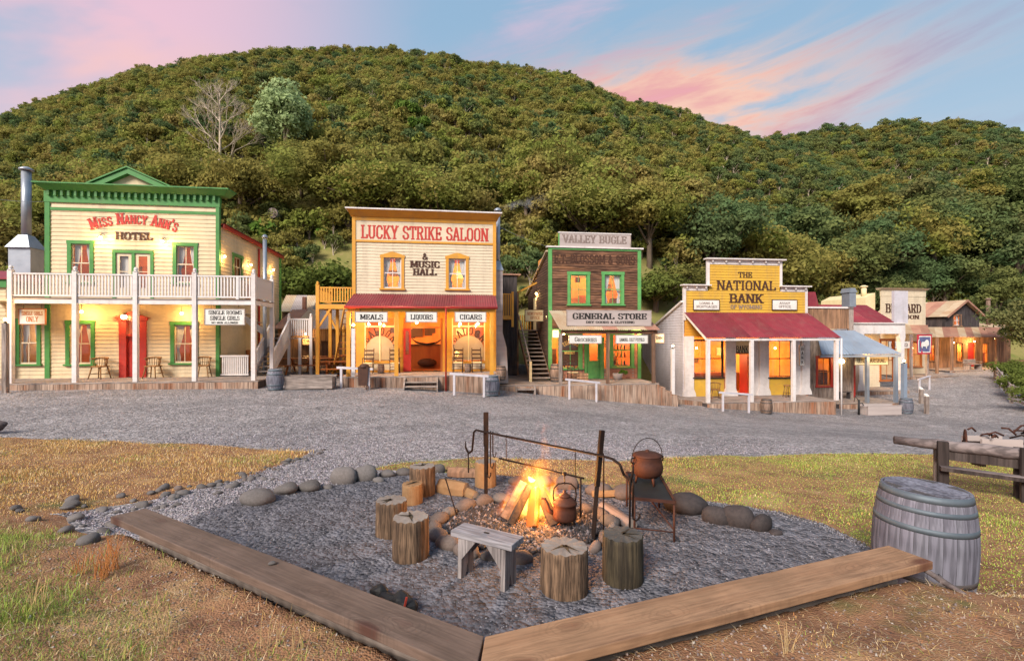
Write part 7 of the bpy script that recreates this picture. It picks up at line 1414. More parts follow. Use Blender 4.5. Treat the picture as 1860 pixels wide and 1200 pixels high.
# ---- the big wine barrel
p = Vector((3.46, 4.1)); bz = h1(p.x, p.y) - .0; wb = thing('wine_barrel', 'large weathered grey wine barrel with blue grey hoops beside the right bench end', 'barrel', (p.x, p.y, bz), .3); BH = .95
wb.rotation_euler = (R(1.0), R(1.5), .3)
rad = lambda z: .298 + .054 * (1 - ((z / BH) * 2 - 1) ** 2) ** .9
NS = 24; m = MB(); zs = np.linspace(0, BH, 13); g_ = .0022; vs = []
for z in zs:
    for q in range(4): t = (q / 3 - .5) * (2 * math.pi / NS - g_ / .33); vs.append((rad(z) * math.cos(t), rad(z) * math.sin(t), z))
fs = [(i * 4 + q, i * 4 + q + 1, (i + 1) * 4 + q + 1, (i + 1) * 4 + q) for i in range(12) for q in range(3)]; m.add(vs, fs, True)
w_ = math.pi / NS - g_ / .66; r1 = rad(BH); m.hexa([(r1 - .028, -w_ * r1, BH - .06), (r1 - .002, -w_ * r1, BH - .06), (r1 - .002, w_ * r1, BH - .06), (r1 - .028, w_ * r1, BH - .06), (r1 - .024, -w_ * r1, BH), (r1 - .001, -w_ * r1, BH), (r1 - .001, w_ * r1, BH), (r1 - .024, w_ * r1, BH)]); sm_ = m.mesh('stave', 'stave')
for k in range(NS): link('stave', sm_, wb, (0, 0, 0), (0, 0, 2 * math.pi * k / NS))
m = MB(); m.lathe([(rad(z) - .012, z) for z in zs], 30); m.build('barrel_core', 'hoopdark', wb)
for k in range(6): xx = -.27 + k * .09; hw = lambda x: math.sqrt(max(0, .272 ** 2 - x * x)); m = MB(); y0, y1 = hw(xx), hw(xx + .088); y0, y1 = min(y0, y1) if k in (0, 5) else y0, min(y0, y1) if k in (0, 5) else y1; m.hexa([(xx, -y0 - .004, BH - .05), (xx + .087, -y1 - .004, BH - .05), (xx + .087, y1 + .004, BH - .05), (xx, y0 + .004, BH - .05), (xx, -y0 - .004, BH + .004 + .002 * (k % 2)), (xx + .087, -y1 - .004, BH + .004), (xx + .087, y1 + .004, BH + .004), (xx, y0 + .004, BH + .004)]); m.build('head_board', 'stave', wb)
for k, (a, b, mt) in enumerate(((.895, .949, 'hoop'), (.80, .838, 'hoop'), (.655, .70, 'hoop'), (.255, .298, 'hoopdark'), (.125, .163, 'hoopdark'), (.005, .05, 'hoop'))):
    m = MB(); m.lathe([(rad(a) + .0005, a), (rad(a) + .0025, a), (rad((a + b) / 2) + .0028, (a + b) / 2), (rad(b) + .0025, b), (rad(b) + .0005, b)], 40); m.build('hoop', mt, wb)
# ---- log stools
def log_stool(px, py, r, h, label, side='bark', top='endgrain', seed=0, tilt=0):
    p = onz(px, py); o = thing('log_stool', label, 'stool', (p.x, p.y, -.01), random.uniform(0, 6), 'log stools round the fire'); o.rotation_euler = (R(tilt), R(-tilt * .5), random.uniform(0, 6))
    rr = random.Random(seed); n = 88; w = [1 + rr.uniform(-.008, .008) - (.032 if rr.random() < .17 else 0) + .025 * math.sin(2 * math.pi * q / n * 2 + seed) + .006 * math.sin(2 * math.pi * q / n * 5 + seed * 2) for q in range(n)]; zz = [0, h * .03, h * .3, h * .6, h * .9, h * .985, h]; rs = [.97, 1.0, 1.0, .99, .98, .975, .95]
    vs = [(r * rs[i] * w[q] * (1 + .012 * math.sin(i * 2.1 + q * .7)) * math.cos(2 * math.pi * q / n), r * rs[i] * w[q] * math.sin(2 * math.pi * q / n), z + (0 if i < 5 else .006 * math.sin(q * .9 + seed))) for i, z in enumerate(zz) for q in range(n)]
    m = MB(); m.add(vs, [(i * n + q, i * n + (q + 1) % n, (i + 1) * n + (q + 1) % n, (i + 1) * n + q) for i in range(6) for q in range(n)], True); m.build('bark', side, o)
    topv = vs[-n:]; m = MB(); m.add(topv + [(v[0] * .55, v[1] * .55, h + .004 + .003 * math.sin(v[0] * 30 + seed)) for v in topv] + [(0, 0, h + .002)], [(q, (q + 1) % n, n + (q + 1) % n, n + q) for q in range(n)] + [(n + q, n + (q + 1) % n, 2 * n) for q in range(n)], True); m.build('cut_face', top, o)
    for k in range(3):
        a = rr.uniform(0, 6.28); m = MB(); m.add([(.02 * math.cos(a + 1.5), .02 * math.sin(a + 1.5), h + .0085), (r * .8 * math.cos(a), r * .8 * math.sin(a), h + .0085), (r * .8 * math.cos(a + .03), r * .8 * math.sin(a + .03), h + .0085), (.02 * math.cos(a - 1.5), .02 * math.sin(a - 1.5), h + .0085)], [(0, 1, 2, 3)]); m.build('crack', 'barkdark', o)
log_stool(746, 1014, .17, .41, 'pale barked log stool nearest the left bench plank', seed=1); log_stool(711, 972, .163, .39, 'log stool with a rough hollowed top at the far left of the ring', seed=2); log_stool(749, 915, .13, .27, 'short orange brown log stool between the taller left ones', 'endgrain2', 'endgrain2', seed=3)
log_stool(767, 899, .168, .40, 'tall log stool at the back left in front of the border stones', seed=4); log_stool(882, 884, .145, .37, 'orange log stool behind the left iron stake', 'endgrain2', 'endgrain', seed=5); log_stool(1025, 1074, .195, .39, 'wide grey log stool at the front of the fire', seed=6); log_stool(1131, 1055, .18, .42, 'dark mossy log stool with ash on its top', 'barkdark', 'endash', seed=7)
# ---- grey bench stool
pa, pb = onz(836, 957, .42), onz(935, 981, .42); c_ = (pa + pb) / 2; ang = math.atan2(pb.y - pa.y, pb.x - pa.x); L = (pb - pa).length + .06
o = thing('wooden_bench_stool', 'small grey plank stool with notched legs beside the fire', 'stool', (c_.x, c_.y, 0), ang); hl = L / 2
m = MB(); m.box(-hl, hl, -.105, .105, .372, .425); m.build('top', 'benchx', o, bevel=.006)
m = MB(); m.prism([(-.02, .425 + .001), (.02, .425 + .001), (.025, .43), (-.025, .43)], -.012, .012); m.build('knot_mark', 'black', o)
for s in (-1, 1):
    x = s * (hl - .09); m = MB(); yz = [(-.1, 0), (-.04, 0), (0, .13), (.04, 0), (.1, 0), (.085, .37), (-.085, .37)]; n = len(yz)
    m.add([(x - .02 + s * .0, y, z) for y, z in yz] + [(x + .02, y, z) for y, z in yz], [tuple(range(n)), tuple(reversed(range(n, 2 * n)))] + [(i, (i + 1) % n, (i + 1) % n + n, i + n) for i in range(n)]); m.build('leg', 'benchz', o)
for s in (-1, 1):
    m = MB(); m.prism([(-hl + .11, .371), (-hl + .11, .19), (-.05, .371)], s * .085 - .012, s * .085 + .012); m.build('brace', 'benchz', o); m = MB(); m.prism([(hl - .11, .371), (.05, .371), (hl - .11, .19)], s * .085 - .012, s * .085 + .012); m.build('brace', 'benchz', o)
# ---- stones
def stone_mesh(seed, mt, sq):
    m = MB(); m.ball((0, 0, 0), 1.0, 16, 10, sq); rr = Vector((seed * 3.7, seed * 1.3, seed * 2.1)); vs = []
    for v in m.v: w = Vector(v); d = 1 + .22 * noise.noise(w * 1.1 + rr) + .07 * noise.noise(w * 2.7 + rr); vs.append(tuple(w * d))
    m.v = vs; return m.mesh('stone', mt)
SM = {mt: [stone_mesh(k, mt, q) for k, q in enumerate(((1, .75, .6), (1, .7, .7), (1, .85, .55), (1, .62, .66)))] for mt in ('stone', 'stonewarm', 'stonedark')}
GREYS = [stone_mesh(k, 'stone', (1, .8, .5)) for k in range(4, 7)]
def stone(name, px, py, wpx, label, mt='stone', k=0, rz=None, zs_=1.0, group=None, sink=.3):
    p = onz(px, py); r = wpx / 2 / FPX * p.y; q = tag(link(name, SM[mt][k % 4], None, (p.x, p.y, h1(p.x, p.y) + r * .62 * zs_ * (1 - sink)), (random.uniform(-.12, .12), random.uniform(-.12, .12), random.uniform(-.5, .5) if rz is None else rz), (r, r, r * zs_)), label, 'stone', group); return q
big = [(468, 915, 60, 'stone', 'long pale river stone at the left end of the border', 0), (520, 896, 44, 'stone', 'smooth grey stone second from the left end of the border', 2), (562, 891, 42, 'stone', 'flat grey stone third from the left end of the border', 2), (625, 877, 46, 'stone', 'big rounded stone fifth from the left end of the border', 1), (664, 872, 42, 'stone', 'big upright stone left of the tall back log stool', 1), (703, 866, 30, 'stone', 'round stone just left of the tall back log stool', 2), (733, 863, 30, 'stone', 'oval grey stone touching the tall back log stool', 0), (796, 858, 24, 'stone', 'dark stone right of the tall back log stool', 1),
       (596, 888, 20, 'stone', 'small stone between the flat and the big rounded border stones', 2), (688, 876, 22, 'stone', 'small pale stone in front of the upright border stone', 0), (1088, 899, 50, 'stonewarm', 'brown border stone just right of the right iron stake', 0), (1136, 905, 54, 'stonewarm', 'brown border stone behind the iron grill table', 2), (1030, 888, 40, 'stonewarm', 'warm brown border stone behind the kettle', 1), (985, 882, 40, 'stonewarm', 'border stone hidden behind the flames', 2), (940, 880, 34, 'stonewarm', 'border stone left of the flames', 0), (1246, 930, 78, 'stonedark', 'large dark boulder right of the iron grill table', 0), (1300, 950, 48, 'stonedark', 'dark upright boulder first in the row of three', 1), (1340, 955, 58, 'stonedark', 'dark boulder in the middle of the row of three', 1), (1384, 964, 46, 'stonedark', 'dark jagged boulder last in the row of three', 3), (1408, 972, 24, 'stonedark', 'small flat stone at the right end of the boulder row', 2)]
for i, (px, py, w_, mt, lb, k) in enumerate(big): stone('border_stone', px, py, w_, lb, mt, k, rz=None if i else .35, zs_=1.2 if k in (1, 3) else .9, group='border stones round the pit')
for k in range(22):
    a = 2 * math.pi * (k + .3) / 22; x, y = .13 + .97 * math.cos(a), 5.33 + .80 * math.sin(a)
    if abs(x - .82) < .12 and abs(y - 4.98) < .12: continue
    r = random.uniform(.085, .15); tag(link('fire_ring_stone', SM['stonewarm' if k % 3 else 'stone'][k % 4], None, (x, y, r * .42), (random.uniform(-.2, .2), random.uniform(-.2, .2), a + 1.57 + random.uniform(-.3, .3)), (r * 1.1, r * .95, r * random.uniform(.9, 1.25))), 'rounded brown stone in the %s of the fire ring' % ('right side' if math.cos(a) > .7 else 'left side' if math.cos(a) < -.7 else 'back' if math.sin(a) > 0 else 'front'), 'stone', 'fire ring stones')
line = [pt(588, 818), pt(545, 835), pt(480, 855), pt(420, 876), pt(350, 893), pt(285, 907), pt(230, 925), pt(170, 945)]
for k in range(90):
    f = (k + random.random()) / 90 * (len(line) - 1); i = min(int(f), len(line) - 2); a, b = line[i], line[i + 1]; t = f - i; sp = .05 + .05 * f; x, y = a[0] + (b[0] - a[0]) * t + random.gauss(0, sp), a[1] + (b[1] - a[1]) * t + random.gauss(0, sp * .6)
    r = random.uniform(.028, .072) * (1 + .1 * f) * .82; tag(link('edging_stone', random.choice(SM['stone'][:3] + GREYS + SM['stonewarm'][:1]), None, (x, y, h1(x, y) + r * .3), (random.uniform(-.3, .3), random.uniform(-.3, .3), random.uniform(0, 6.28)), (r, r, r * random.uniform(.75, 1.15))), 'small grey edging stone along the left meadow, ' + ('at the far end by the road' if f < 2.3 else 'midway along the row' if f < 4.7 else 'near the left bench end'), 'stone', 'edging stones along the left meadow')
for k, (px, py, w_) in enumerate(((120, 965, 30), (160, 985, 36), (60, 945, 24), (190, 968, 26), (30, 925, 22), (1655, 1058, 34), (1630, 1072, 24), (1690, 1085, 22), (880, 1180, 12), (1560, 1090, 14), (1500, 1110, 12), (480, 1090, 14))):
    p = at(px, py, 1); 
    t = 4.0
    for _ in range(30): w = at(px, py, t); t += (w.z - h1(w.x, w.y)) / max(.1, (py - CY) / FPX) * .6
    w = at(px, py, t); r = w_ / 2 / FPX * t; tag(link('bank_stone', SM['stone'][k % 4] if k % 3 else GREYS[k % 3], None, (w.x, w.y, h1(w.x, w.y) + r * .2), (random.uniform(-.3, .3), .2, random.uniform(0, 6)), (r, r, r)), ['flat stone below the left end of the edging row', 'pale stone lowest at the left bench end', 'grey stone left of the edging row', 'pale stone touching the left bench end', 'leftmost grey stone of the edging row', 'pale stone under the right bench end', 'smaller pale stone under the right bench end', 'dark chip below the wine barrel', 'tiny pale stone at the bottom beneath the bench corner', 'white pebble in the dirt below the right bench', 'grey pebble in the dirt below the right bench middle', 'grey pebble in the dirt below the left bench middle'][k], 'stone')
tag(link('pebble', SM['stone'][2], None, tuple(onz(494, 1025, .45) + Vector((0, 0, .012))), (0, 0, .3), (.03, .025, .025)), 'small round pebble lying on the left bench plank', 'stone')
# driftwood and firewood
def split_log(p, d, L, r, label, mt='endgrain2', group=None, kind='firewood', ang=0.0):
    o = thing(kind, label, 'firewood', p, 0, group); d = Vector(d).normalized(); q = d.to_track_quat('X', 'Z'); o.rotation_euler = (q @ Matrix.Rotation(ang, 4, 'X').to_quaternion()).to_euler()
    poly = [(-1, -.55), (.9, -.6), (1.0, -.1), (.35, .75), (-.3, .85), (-.95, .2)]; n = len(poly); rr = random.Random(label)
    sec = lambda x, s: [(x, y * r * s * rr.uniform(.92, 1.08), z * r * s * rr.uniform(.92, 1.08)) for y, z in poly]
    vs = sec(0, .93) + sec(L * .3, 1.03) + sec(L * .7, .98) + sec(L, .9); m = MB(); m.add(vs, [(i * n + q_, i * n + (q_ + 1) % n, (i + 1) * n + (q_ + 1) % n, (i + 1) * n + q_) for i in range(3) for q_ in range(n)] + [tuple(reversed(range(n))), tuple(range(3 * n, 4 * n))]); m.build('wood', mt, o, bevel=.008)
    m = MB(); m.add([(x - .002 if x == 0 else x + .002, y * .9, z * .9) for x, y, z in vs[-n:]], [tuple(range(n))]); m.build('cut_end', 'endgrain', o); return o
split_log(onz(800, 893) + Vector((0, 0, .09)), (.9, -.45, 0), .42, .12, 'split firewood block lying left of the fire ring', 'endgrain2'); split_log(onz(815, 866) + Vector((0, 0, .08)), (1, -.18, 0), .55, .09, 'long split log lying behind the firewood block', 'barnz'); split_log(onz(808, 898) + Vector((.28, -.02, .06)), (.6, -.8, 0), .26, .07, 'small split wedge at the end of the firewood block', 'endgrain2')
split_log(onz(1075, 905) + Vector((0, 0, .06)), (1, -.05, .05), .5, .055, 'pale branch lying right of the fire ring', 'endgrain2'); split_log(onz(1098, 935) + Vector((0, .1, .08)), (.35, -.95, 0), .62, .075, 'grey log on the right edge of the fire ring', 'greylogx')
w = Vector((3.13, 3.52)); dw = thing('driftwood', 'pale broken piece of driftwood leaning beneath the right bench end', 'driftwood', (w.x, w.y, h1(w.x, w.y))); m = MB(); m.tube([(.1, -.12, -.01), (.02, 0, .04), (-.06, .12, .10)], [.01, .022, .018], 7); m.build('branch', 'greylogx', dw); m = MB(); m.tube([(0, 0, .05), (.06, .1, .05)], [.02, .008], 6); m.build('stub', 'greylogx', dw)
# ---- fire
FC = Vector((.24, 5.5, 0)); m = MB(); n = 36; vs = [(0, 0, .085)]
for i, f in enumerate((.3, .6, .85, 1.0)): vs += [(.86 * f * math.cos(2 * math.pi * q / n), .70 * f * math.sin(2 * math.pi * q / n), (.085, .07, .045, .015)[i] + random.uniform(-.012, .012)) for q in range(n)]
m.add(vs, [(0, 1 + q, 1 + (q + 1) % n) for q in range(n)] + [(1 + i * n + q, 1 + (i + 1) * n + q, 1 + (i + 1) * n + (q + 1) % n, 1 + i * n + (q + 1) % n) for i in range(3) for q in range(n)], True); ab = m.build('ash_bed', 'ash', None, loc=(.13, 5.35, 0)); tag(ab, 'bed of grey ash and charcoal inside the fire ring', 'ash')
acc_ = lambda x, y: np.hypot((x - .13) / .84, (y - 5.35) / .68) < 1
Q, F, T = stones(6500, (-.75, 1.0), (4.6, 6.1), acc_, .012, .034, lambda n, x, y: np.clip(np.where(rng.random((n, 1)) < .78, .2, .8) * rng.uniform(.5, 1.3, (n, 1)) * np.array([1.05, .9, .85]), .05, 2), .098)
Q[:, 2] -= .055 * np.clip(np.hypot((Q[:, 0] - .13) / .84, (Q[:, 1] - 5.35) / .68), 0, 1); stuff(link('charcoal', npmesh('charcoal', Q, F, 'pebble', attr=T)), 'bits of charcoal and ash scattered in the fire ring', 'charcoal')
def emb(n, x, y): return np.clip(rng.uniform(.3, 1.2, (n, 1)) * np.ones(3), 0, 2)
Q, F, T = stones(420, (-.02, .62), (5.12, 5.72), lambda x, y: np.hypot(x - .24, (y - 5.42) / .8) < .34, .012, .03, emb, .08); stuff(link('embers', npmesh('embers', Q, F, 'ember', attr=T)), 'glowing orange embers under the burning logs', 'embers')
FL = [((.02, 5.42, .1), (-.28, -.1, .0), 0), ]
def burning(base, tip, r, label, mt='char'): b, t = Vector(base), Vector(tip); return split_log(b, t - b, (t - b).length, r, label, mt, 'burning logs', 'burning_log', random.uniform(0, 3))
burning((-.08, 5.36, .10), (.14, 5.50, .46), .06, 'pale log leaning on the left of the flames', 'barnz'); burning((-.02, 5.22, .08), (.20, 5.48, .42), .055, 'charred log leaning in from the front left of the fire', 'char'); burning((.22, 5.14, .08), (.27, 5.45, .40), .075, 'split log standing at the front centre of the flames', 'orangewood'); burning((.46, 5.22, .08), (.30, 5.50, .40), .06, 'charred log leaning in from the front right of the fire', 'char'); burning((.52, 5.55, .08), (.32, 5.55, .38), .06, 'charred log leaning in from the right of the fire', 'char'); burning((.12, 5.85, .08), (.22, 5.6, .46), .06, 'charred log leaning in from behind the flames', 'char')
def flame_material():
    m = bpy.data.materials.new('flame'); m.use_nodes = True; nt = m.node_tree; nt.nodes.clear(); MATS['flame'] = m
    o = nt.nodes.new('ShaderNodeOutputMaterial'); em = nt.nodes.new('ShaderNodeEmission'); nt.links.new(em.outputs[0], o.inputs['Volume'])
    tcn = nt.nodes.new('ShaderNodeTexCoord'); mp = nt.nodes.new('ShaderNodeMapping'); mp.inputs['Scale'].default_value = (1, 1, .42); nt.links.new(tcn.outputs['Object'], mp.inputs[0])
    nz = nt.nodes.new('ShaderNodeTexNoise'); nz.inputs['Scale'].default_value = 8.5; nz.inputs['Detail'].default_value = 3; nz.inputs['Distortion'].default_value = .9; nt.links.new(mp.outputs[0], nz.inputs['Vector'])
    sp = nt.nodes.new('ShaderNodeSeparateXYZ'); nt.links.new(tcn.outputs['Object'], sp.inputs[0]); x, y, z = (E(nt, sp.outputs[i]) for i in range(3))
    n1 = E(nt, nz.outputs['Fac']) - .5; xx = x - .18 * z + .04; rr = (xx * xx * .72 + y * y * 1.6).pow(.5); zf = (z / .66).clamp()
    Rz = (1.0 - zf).pow(.6) * .40 + zf * .02
    f = (Rz - rr + n1 * (.14 + zf * .72)) / .16; fl = f.ss(0.0, 1.0); core = f.ss(.55, 1.7)
    c = mixc(nt, fl * .9, (1.0, .10, .006), (1.0, .40, .03)); c = mixc(nt, core * .7, c, (1.0, .66, .14)); nt.links.new(c, em.inputs[0])
    nt.links.new((fl * (4.2 + core * 6.0) * z.ss(.0, .1)).s, em.inputs[1])
flame_material()
fl = thing('campfire_flames', 'tall yellow and orange flames rising from the burning logs', 'fire', (.26, 5.48, .08)); m = MB(); m.lathe([(.50, .0), (.55, .2), (.55, .45), (.5, .72), (.36, .95), (.05, 1.08)], 20); m.build('flame', 'flame', fl)
point('fire_light', (0, -.05, .38), 135, (1, .42, .10), .2, fl); point('fire_light', (.02, -.3, .16), 14, (1, .36, .08), .1, fl)
# ---- iron cooking frame
fr_ = thing('cooking_frame', 'black iron stakes and crossbar standing over the fire', 'cooking frame', (0, 0, 0)); S1, S2 = Vector((-.33, 6.14, 0)), Vector((.82, 4.98, 0)); T2 = Vector((.93, 5.0, 1.15))
m = MB(); m.bar(S1 - Vector((0, 0, .15)), S1 + Vector((0, 0, .72)), .045, .04); m.bar(S1 + Vector((0, 0, .72)), S1 + Vector((0, .0, 1.15)), .062, .05); m.build('stake', 'iron', fr_, bevel=.004)
m = MB(); mid_ = S2.lerp(T2, .5); m.bar(S2 - Vector((0, 0, .15)), mid_, .042, .03, (.4, 1, 0)); m.bar(mid_, T2, .05, .04, (-.4, 1, 0)); m.build('stake', 'iron', fr_, bevel=.004)
barp = lambda s, z=.91: Vector((-.33 + 1.235 * s, 6.14 - 1.16 * s, z)); off = Vector((-.03, -.035, 0))
m = MB(); m.tube([barp(-.17, .60) + off, barp(-.155, .60) + off, barp(-.125, .64) + off, barp(-.105, .88) + off, barp(-.08, .915) + off, barp(0) + off, barp(1.0) + off, barp(1.1, .90) + off, barp(1.15, .86) + off, barp(1.18, .76) + off], .014, 8); m.build('crossbar', 'iron', fr_)
m = MB(); m.tube([barp(-.20, .74) + off, barp(-.20, .66) + off, barp(-.17, .60) + off], [.006, .013, .013], 7); m.tube([barp(-.17, .6) + off, barp(-.165, .34) + off], [.01, .008], 6); m.build('hook_end', 'iron', fr_)
m = MB(); m.tube([barp(1.18, .76) + off, barp(1.22, .72) + off, barp(1.235, .80) + off, barp(1.24, .92) + off], [.014, .016, .012, .003], 7); m.build('hook_end', 'iron', fr_)
def pot_hook(s, L, label, z0=.91, r=.0075, curl=.035):
    b = barp(s, z0) + off; o = thing('pot_hook', label, 'hook', b, 0, 'pot hooks on the crossbar'); m = MB(); m.tube([(.0, .02, -.01), (0, 0, .022), (0, -.022, -.01), (0, -.012, -.06), (0, 0, -L + .03)], r, 6); m.build('shank', 'iron', o)
    m = MB(); m.tube([(0, 0, -L + .03), (.006, 0, -L), (curl * .6, 0, -L - .015), (curl * 1.1, 0, -L + .02), (curl * 1.1, 0, -L + .05)], r, 6); m.build('curl', 'iron', o)
pot_hook(.045, .55, 'longest pot hook next to the left stake', r=.010); pot_hook(.075, .42, 'middle length pot hook near the left stake'); pot_hook(.10, .28, 'shortest pot hook near the left stake'); pot_hook(1.04, .86, 'very long straight pot hook right of the right stake', curl=.02); pot_hook(1.215, .62, 'long pot hook hanging from the crossbar\'s right end', .74, .010); pot_hook(1.235, .36, 'hook with wide bend at the crossbar\'s right end', .72, .010, .06)
hb = thing('hanging_bar', 'thin iron bar hung below the crossbar carrying the kettle', 'bar', barp(.5, 0)); q0 = barp(.5, 0); rel = lambda s, z: barp(s, z) - q0 + off
m = MB(); m.tube([rel(.165, .625), rel(.9, .635)], .0105, 7); m.build('lower_bar', 'iron', hb)
for s in (.235, .835): m = MB(); m.tube([rel(s, .93), rel(s, .62)], .005, 6); m.build('hanger', 'iron', hb)
m = MB(); m.tube([rel(.875, .64), rel(.875, .22)], .011, 6); m.build('drop_rod', 'iron', hb); m = MB(); m.lathe([(.013, -.02), (.022, -.01), (.022, .01), (.013, .02)], 8, tuple(rel(.752, .632))); m.build('collar', 'iron', hb)
kp = barp(.752, .14) + off; kt = thing('kettle', 'rusty brown iron kettle hanging in front of the flames', 'kettle', kp, R(180)); m = MB(); m.lathe([(.105, 0), (.128, .015), (.132, .05), (.125, .12), (.118, .165), (.135, .175), (.132, .19), (.1, .225), (.07, .245), (.062, .25)], 26); m.build('body', 'rust', kt)
m = MB(); m.lathe([(.066, .248), (.06, .265), (.03, .285), (.014, .29), (.018, .31), (.004, .318)], 18); m.build('lid', 'rust', kt); m = MB(); m.tube([(.11, .0, .07), (.17, 0, .10), (.19, 0, .17), (.215, 0, .225), (.25, 0, .23)], [.03, .026, .02, .017, .016], 10); m.build('spout', 'rust', kt)
m = MB(); m.tube([(.112, 0, .19), (.125, 0, .26), (.115, 0, .34), (.07, 0, .385), (0, 0, .395), (-.07, 0, .385), (-.115, 0, .34), (-.125, 0, .26), (-.112, 0, .19)], .0085, 7); m.build('handle', 'iron', kt); m = MB(); m.tube([(0, .01, .48), (0, 0, .495), (0, -.01, .48), (0, 0, .405), (0, .012, .38)], .006, 6); m.build('hanger_hook', 'iron', kt)
gt_pts = [Vector((1.27, 5.04, .43)), Vector((1.66, 4.93, .43)), Vector((1.80, 5.92, .43)), Vector((1.41, 5.98, .43))]; gc = sum(gt_pts, Vector()) / 4; gc.z = 0; gt = thing('grill_table', 'low black iron grill table carrying the cooking pot', 'grill', gc); G_ = [q - gc for q in gt_pts]
m = MB(); m.add([q + Vector((0, 0, .0)) for q in G_] + [q - Vector((0, 0, .012)) for q in G_], [(0, 1, 2, 3), (7, 6, 5, 4)] + [(i, i + 4, (i + 1) % 4 + 4, (i + 1) % 4) for i in range(4)]); m.build('plate', 'black', gt)
for i in range(4): m = MB(); m.bar(G_[i] + Vector((0, 0, .002)), G_[(i + 1) % 4] + Vector((0, 0, .002)), .022, .03); m.build('edge_bar', 'rust', gt)
for i in range(4): q = G_[i] * .97; m = MB(); m.tube([(q.x, q.y, .42), (q.x, q.y, -.05)], .0115, 6); m.build('leg', 'rust', gt)
for i, j in ((0, 1), (2, 3)): a, b = G_[i] * .97, G_[j] * .97; m = MB(); m.tube([(a.x, a.y, .12), (b.x, b.y, .12)], .008, 6); m.build('stretcher', 'rust', gt)
a, b = G_[1] * .97, G_[3] * .6; m = MB(); m.tube([(a.x, a.y, .14), (b.x, b.y, .41)], .008, 6); m.build('brace', 'rust', gt)
cp = Vector((1.55, 5.55, .431)); ct = thing('cast_iron_pot', 'rusty three legged cauldron with lid standing on the grill table', 'pot', cp, .3); m = MB(); m.lathe([(.06, .07), (.12, .085), (.165, .13), (.178, .19), (.168, .245), (.152, .285), (.165, .315), (.16, .325), (.145, .32)], 28); m.build('body', 'rust', ct)
m = MB(); m.lathe([(.166, .318), (.168, .33), (.13, .348), (.04, .362), (.02, .363), (.022, .385), (.004, .39)], 24); m.build('lid', 'rust', ct)
for k in range(3): a = R(120 * k + 30); m = MB(); m.tube([(.11 * math.cos(a), .11 * math.sin(a), .11), (.13 * math.cos(a), .13 * math.sin(a), 0)], [.02, .011], 7); m.build('foot', 'rust', ct)
for s in (-1, 1): m = MB(); m.tube([(s * .165, 0, .305), (s * .205, 0, .3), (s * .21, 0, .255), (s * .172, 0, .24)], .009, 6); m.build('ear', 'iron', ct)
m = MB(); m.tube([(.2 * math.cos(t), 0, .285 + .235 * math.sin(t)) for t in np.linspace(0, math.pi, 15)], .005, 6); m.build('bail_handle', 'iron', ct)
pk = thing('poker', 'thin iron rod leaning over the left of the fire ring', 'poker', onz(833, 946)); b = onz(833, 946); t_ = at(810, 871, 5.75); m = MB(); m.tube([(0, 0, 0), tuple(t_ - b)], .008, 6); m.build('rod', 'iron', pk); m = MB(); m.tube([tuple(t_ - b), tuple((t_ - b) * 1.06)], .013, 6); m.build('grip', 'black', pk)
# ---- crumpled bag behind the left plank
bp_ = onz(714, 1096, .03); bd = thing('cloth_bundle', 'crumpled black bag with red lining lying behind the left bench plank', 'bag', bp_, -.5)
def lump(sx, sy, sz, seed, c):
    m = MB(); m.ball((0, 0, 0), 1, 18, 12, (sx, sy, sz)); vs = []
    for v in m.v: w = Vector(v); d = 1 + .45 * noise.noise(w * 9 + Vector((seed, 0, 0))) + .2 * noise.noise(w * 22 + Vector((seed, 3, 0))); vs.append(tuple(w * d + Vector(c)))
    m.v = vs; m.sm = [False] * len(m.f); return m
lump(.16, .07, .06, 2, (.06, 0, .04)).build('black_shell', 'black', bd); lump(.08, .05, .05, 5, (-.18, .02, .04)).build('black_strap', 'black', bd); lump(.055, .025, .016, 7, (-.07, -.05, .035)).build('red_lining', 'leather', bd); m = MB(); m.bar((.17, -.085, .0), (.19, -.06, .13), .018, .012); m.build('red_trim', 'redcloth', bd)
# ---- log rail on the right
R1, R2 = Vector((6.1, 6.9)), Vector((6.85, 6.5)); dd = (R2 - R1); tr = thing('log_rail', 'rustic black posted rail with a grey log laid across at the right edge', 'rail', (R1.x, R1.y, h1(*R1))); zg = tr.location.z; gr_ = lambda s: Vector((dd.x * s, dd.y * s, 0)); nrm_ = Vector((-dd.y, dd.x, 0)).normalized(); ux_ = Vector((dd.x, dd.y, 0)).normalized()
for s in (0, 1.0, 2.0):
    for q, mt, tp in ((-.12, 'blackpost', .70), (.12, 'blackpost' if s else 'greyz', .66)):
        c_ = gr_(s) + nrm_ * q; m = MB(); m.bar(c_ - Vector((0, 0, .25)), c_ + Vector((0, 0, tp - zg * 0)), .12 if q < 0 else .09, .07, tuple(nrm_)); m.build('post', mt, tr, bevel=.006)
m = MB(); rr = random.Random(9); ps = [gr_(-.62 + .2 * k) + Vector((0, 0, .645 - .006 * k + rr.uniform(-.008, .008))) for k in range(16)]; m.tube(ps, [.062 + .02 * min(1, k / 6) + rr.uniform(-.006, .006) for k in range(16)], 12); m.build('log', 'greylogx', tr)
m = MB(); m.bar(gr_(-.08) + Vector((0, 0, .50)), gr_(2.2) + Vector((0, 0, .42)), .05, .13); m.build('middle_board', 'blackpost', tr); m = MB(); m.bar(gr_(-.06) - nrm_ * .18 + Vector((0, 0, .34)), gr_(2.2) - nrm_ * .18 + Vector((0, 0, .25)), .16, .05); m.build('lower_board', 'blackpost', tr); m = MB(); m.bar(gr_(-.06) - nrm_ * .18 + Vector((0, 0, .368)), gr_(2.2) - nrm_ * .18 + Vector((0, 0, .278)), .15, .006); m.build('worn_top_face', 'greylogx', tr)
